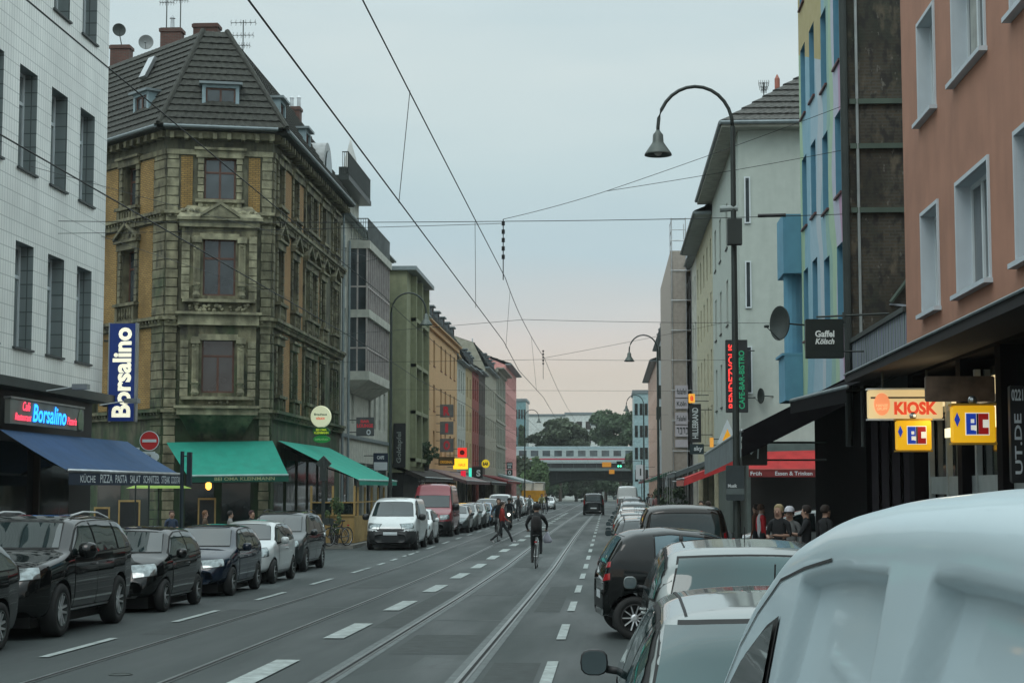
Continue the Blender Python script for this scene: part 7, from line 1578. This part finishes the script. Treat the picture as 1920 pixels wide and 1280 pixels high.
# crossing pedestrian and oncoming riders
p = at(942, 1014, 71); person('pedestrian in red jacket and black trousers striding across the tracks', (p[0], p[1], p[2] + .0), -90, 'walk', (.22, .015, .012), BK, (.35, .35, .36), hgt=1.76, female=True)
c1 = at(935, 1010, 75); person('oncoming cyclist in dark jacket behind the pedestrian in red', c1, 180, 'ride', DK, BK, hgt=1.86); bicycle('bicycle of the oncoming cyclist behind the pedestrian in red', c1, 180)
c2 = at(955, 985, 95)
r_ = thing('motor_scooter', 'dark motor scooter with lit headlight coming towards the viewer', 'scooter', c2, rad(180)); m = MB()
m.lathe([(.1, -.06), (.24, -.05), (.25, 0), (.24, .05), (.1, .06)], (0, .6, .25), 18, 'x'); m.lathe([(.1, -.06), (.24, -.05), (.25, 0), (.24, .05), (.1, .06)], (0, -.6, .25), 18, 'x'); part(m, 'wheel', rubber, r_)
m = MB(); m.slab([(-.18, .5, .35), (.18, .5, .35), (.2, .42, .7), (.12, .38, 1.0), (-.12, .38, 1.0), (-.2, .42, .7)], (0, -.12, .0)); m.box(-.16, .16, -.5, .4, .28, .38); m.slab([(-.15, -.8, .5), (-.15, -.1, .45), (-.15, -.15, .78), (-.15, -.75, .8)], (.3, 0, 0)); part(m, 'fairing', PAINTS['black'], r_)
m = MB(); m.tube([(-.32, .3, 1.04), (0, .38, 1.02), (.32, .3, 1.04)], .018); m.tube([(0, .38, 1.0), (0, .6, .3)], .03); part(m, 'handlebar', dsteel, r_); m = MB(); m.lathe([(.001, .03), (.06, .02), (.08, 0), (.07, -.05)], (0, .52, .86), 12, 'y'); part(m, 'headlight', E('lit headlight', (1, .98, .9), 4.0), r_)
m = MB(); m.box(-.13, .13, -.7, -.1, .80, .88); part(m, 'saddle', blackp, r_)
person('scooter rider in dark jacket and helmet', (c2[0], c2[1], c2[2] - .05), 180, 'ride', DK, BK, hgt=1.8, cap=BK)
for i, (px, py, Y, top, lb) in enumerate([(993, 962, 128, (.30, .36, .36), 'far cyclist in a pale shirt coming towards the viewer'), (1016, 957, 150, (.30, .32, .16), 'far cyclist in a yellowish top'), (1024, 956, 156, DK, 'far cyclist in dark clothes beside the yellowish one'), (972, 962, 122, (.12, .13, .13), 'grey dressed cyclist hugging the parked cars far away')]):
    q = at(px, py, Y); person(lb, q, 180, 'ride', top, DK, hgt=1.8, hair=(.12, .06, .03)); bicycle(['bicycle under the far cyclist in a pale shirt', 'bicycle under the far cyclist in the yellowish top', 'bicycle under the far cyclist in dark clothes', 'bicycle of the grey dressed cyclist by the parked cars'][i], q, 180)
# right pavement group
q = at(1461, 1000, 36.0, .13); person('blond person in a black T-shirt standing with arms bent, left of the ponytailed one', (q[0], q[1], q[2] - .04), 150, 'hold', BK, BK, hair=(.34, .27, .15), hgt=1.80, sleeves=False)
q = at(1512, 1000, 36.3, .13); person('dark haired person with ponytail in black facing left and holding something', (q[0], q[1], q[2] - .04), 80, 'reach', BK, BK, hair=(.02, .013, .01), hgt=1.78, sleeves=False, female=True)
q = at(1481, 1000, 37.6, .13); person('person in a grey top and white cap behind the two in black', (q[0], q[1], q[2] - .04), 170, 'stand', (.16, .17, .17), DK, hgt=1.72, cap=(.55, .56, .6))
q = at(1428, 980, 46.0, .13); person('person in a white shirt with red sleeves looking right', (q[0], q[1], q[2]), -70, 'stand', (.5, .5, .52), DK, hgt=1.74, sleevecol=(.55, .02, .03), hair=(.10, .05, .03))
for i, (px, Y, top, rr_) in enumerate([(1315, 62, (.05, .06, .06), 160), (1328, 60, (.10, .11, .12), 20), (1418, 49, (.12, .04, .02), 60), (1548, 37.0, BK, -60), (1230, 118, (.2, .1, .1), 0), (1222, 132, (.3, .3, .3), 180), (1216, 150, DK, 0), (1238, 140, (.2, .2, .25), 180)]):
    q = at(px, 960, Y, .13); person(['dark dressed person by the red sloping awning', 'grey dressed person next to the dark one by the red awning', 'person in a brown top half hidden behind the red-sleeved one', 'person in black standing right of the ponytailed one', 'person in dull red on the pavement below the banners', 'person in light grey on the far right pavement', 'dark figure on the far right pavement near the peach house', 'person in blue grey on the right pavement past the scaffold'][i], q, rr_, 'walk' if i > 3 else 'stand', top, DK, hgt=1.74)
# left terrace guests
woodd = M('dark chair wood', (.06, .04, .025), .7)
def chair(label, loc, rot, group):
    r_ = thing('chair', label, 'chair', loc, rad(rot), group); m = MB(); m.box(-.21, .21, -.21, .21, .43, .46); part(m, 'seat', woodd, r_); m = MB(); m.box(-.21, .21, -.22, -.19, .6, .85); part(m, 'backrest', woodd, r_)
    for x in (-.19, .19):
        for y in (-.19, .19): m = MB(); m.box(x - .02, x + .02, y - .02, y + .02, 0, .43 if y > 0 else .62); part(m, 'leg', woodd, r_)
def table(label, loc, group):
    r_ = thing('table', label, 'table', loc, 0, group); m = MB(); m.lathe([(.001, .72), (.36, .72), (.36, .75), (.001, .75)], (0, 0, 0), 20); part(m, 'tabletop', wood, r_); m = MB(); m.tube([(0, 0, .03), (0, 0, .72)], .03); m.lathe([(.22, 0), (.2, .03), (.03, .05)], (0, 0, 0), 14); part(m, 'leg', dsteel, r_)
LBL = ['seated guest with brown hair before the framed door of the corner building', 'seated guest with curly dark hair beside the small white car', 'seated guest with pale face under the blue awning end', 'seated guest in dark clothes further right under the green awning']
for i, (px, Y, hc, rr_) in enumerate([(385, 61, (.16, .08, .04), -80), (432, 60, (.015, .012, .01), -70), (322, 60.5, (.08, .05, .04), -150), (472, 61, (.05, .02, .02), -120)]):
    q = at(px, 960, Y, .0); person(LBL[i], (q[0], q[1], q[2] + .16), rr_, 'sit', [(.08, .05, .03), (.2, .2, .19), (.03, .05, .09), BK][i], DK, hair=hc, hgt=1.78, long_hair=(i == 0), female=i == 0)
    chair(['wooden chair of the guest with brown hair', 'wooden chair of the guest with curly hair', 'wooden chair of the guest at the blue awning end', 'wooden chair of the guest further right'][i], (q[0], q[1], q[2] + .12), rr_, 'chairs before the corner building')
    a = rad(rr_); table(['round table before the brown-haired guest', 'round table before the curly-haired guest', 'round table before the guest at the blue awning end', 'round table before the guest further right'][i], (q[0] - math.sin(a) * .75, q[1] + math.cos(a) * .75, q[2] + .12), 'tables before the corner building')
bicycle('black bicycle with front basket parked at the terrace corner', at(634, 1020, 64.8, .13), 150, BK, True, 'bicycles parked at the terrace'); bicycle('dark bicycle leaning beside the basket bicycle', at(612, 1020, 65.4, .13), 110, DK, False, 'bicycles parked at the terrace')
r_ = thing('table_parasol', 'lime green parasol behind the blue awning', 'parasol', at(298, 900, 58)); z0 = P(298, 915, 58).z - gz(58); m = MB(); m.lathe([(1.15, 0), (.6, .18), (.05, .38)], (0, 0, z0), 8); part(m, 'canopy', M('lime cloth', (.25, .38, .06)), r_); m = MB(); m.tube([(0, 0, 0), (0, 0, z0 + .35)], .025); part(m, 'pole', dsteel, r_)
r_ = thing('wall_lantern', 'warm lit lantern under the green corner awning', 'lantern', tuple(P(391, 911, 63.6))); m = MB(); m.lathe([(.04, -.14), (.11, -.06), (.11, .1), (.03, .16)], (0, 0, 0), 8); part(m, 'glass', E('warm lantern', (1, .5, .08), 3.0), r_); m = MB(); m.tube([(0, 0, .16), (0, 0, .5)], .012); part(m, 'hanger', dsteel, r_)
for i, (x0, x1, yt, yb, Y) in enumerate([(222, 262, 942, 990, 63.5), (371, 404, 938, 990, 63.9), (176, 205, 955, 1000, 62.5)]):
    a, b2 = P(x0, yt, Y), P(x1, yb, Y); o = thing('menu_board', ['wooden framed board standing under the blue awning end', 'wooden framed board behind the brown-haired guest', 'small wooden framed board half behind the black off-road wagon'][i], 'board', (a.x, Y, gz(Y) + .1), 0, 'wooden framed boards'); W_ = b2.x - a.x; H_ = a.z - gz(Y)
    m = MB(); m.box(0, .06, 0, .04, 0, H_); m.box(W_ - .06, W_, 0, .04, 0, H_); m.box(.06, W_ - .06, 0, .04, H_ - .07, H_); m.box(.06, W_ - .06, 0, .04, .1, .16); part(m, 'frame', wood, o); m = MB(); m.box(.06, W_ - .06, .015, .03, .16, H_ - .07); part(m, 'board', blackp, o)
# roof rack of the red van
p = PROTO[('highvan', None)][0]; m = MB()
for y in (-1.8, -.6, .5): m.tube([(-.8, y, 2.6), (.8, y, 2.6)], .025); m.tube([(-.8, y, 2.5), (-.8, y, 2.6)], .02); m.tube([(.8, y, 2.5), (.8, y, 2.6)], .02)
m.tube([(-.8, -1.9, 2.62), (-.8, .8, 2.62)], .025); m.tube([(.8, -1.9, 2.62), (.8, .8, 2.62)], .025); m.tube([(-.8, .8, 2.62), (.8, .8, 2.62)], .03); part(m, 'roof_rack', dsteel, p)
# ------------------------------------------------------------------ haze
hz = bpy.data.materials.new('haze'); hz.use_nodes = True; t = hz.node_tree; t.nodes.clear(); ou = t.nodes.new('ShaderNodeOutputMaterial'); pv = t.nodes.new('ShaderNodeVolumePrincipled')
pv.inputs['Color'].default_value = (.86, .93, .93, 1); pv.inputs['Density'].default_value = .00022; pv.inputs['Anisotropy'].default_value = .2; t.links.new(pv.outputs[0], ou.inputs['Volume'])
m = MB(); m.box(-90, 90, -70, 560, -1.9, 42); o = m.build('haze', hz); o['kind'] = 'stuff'
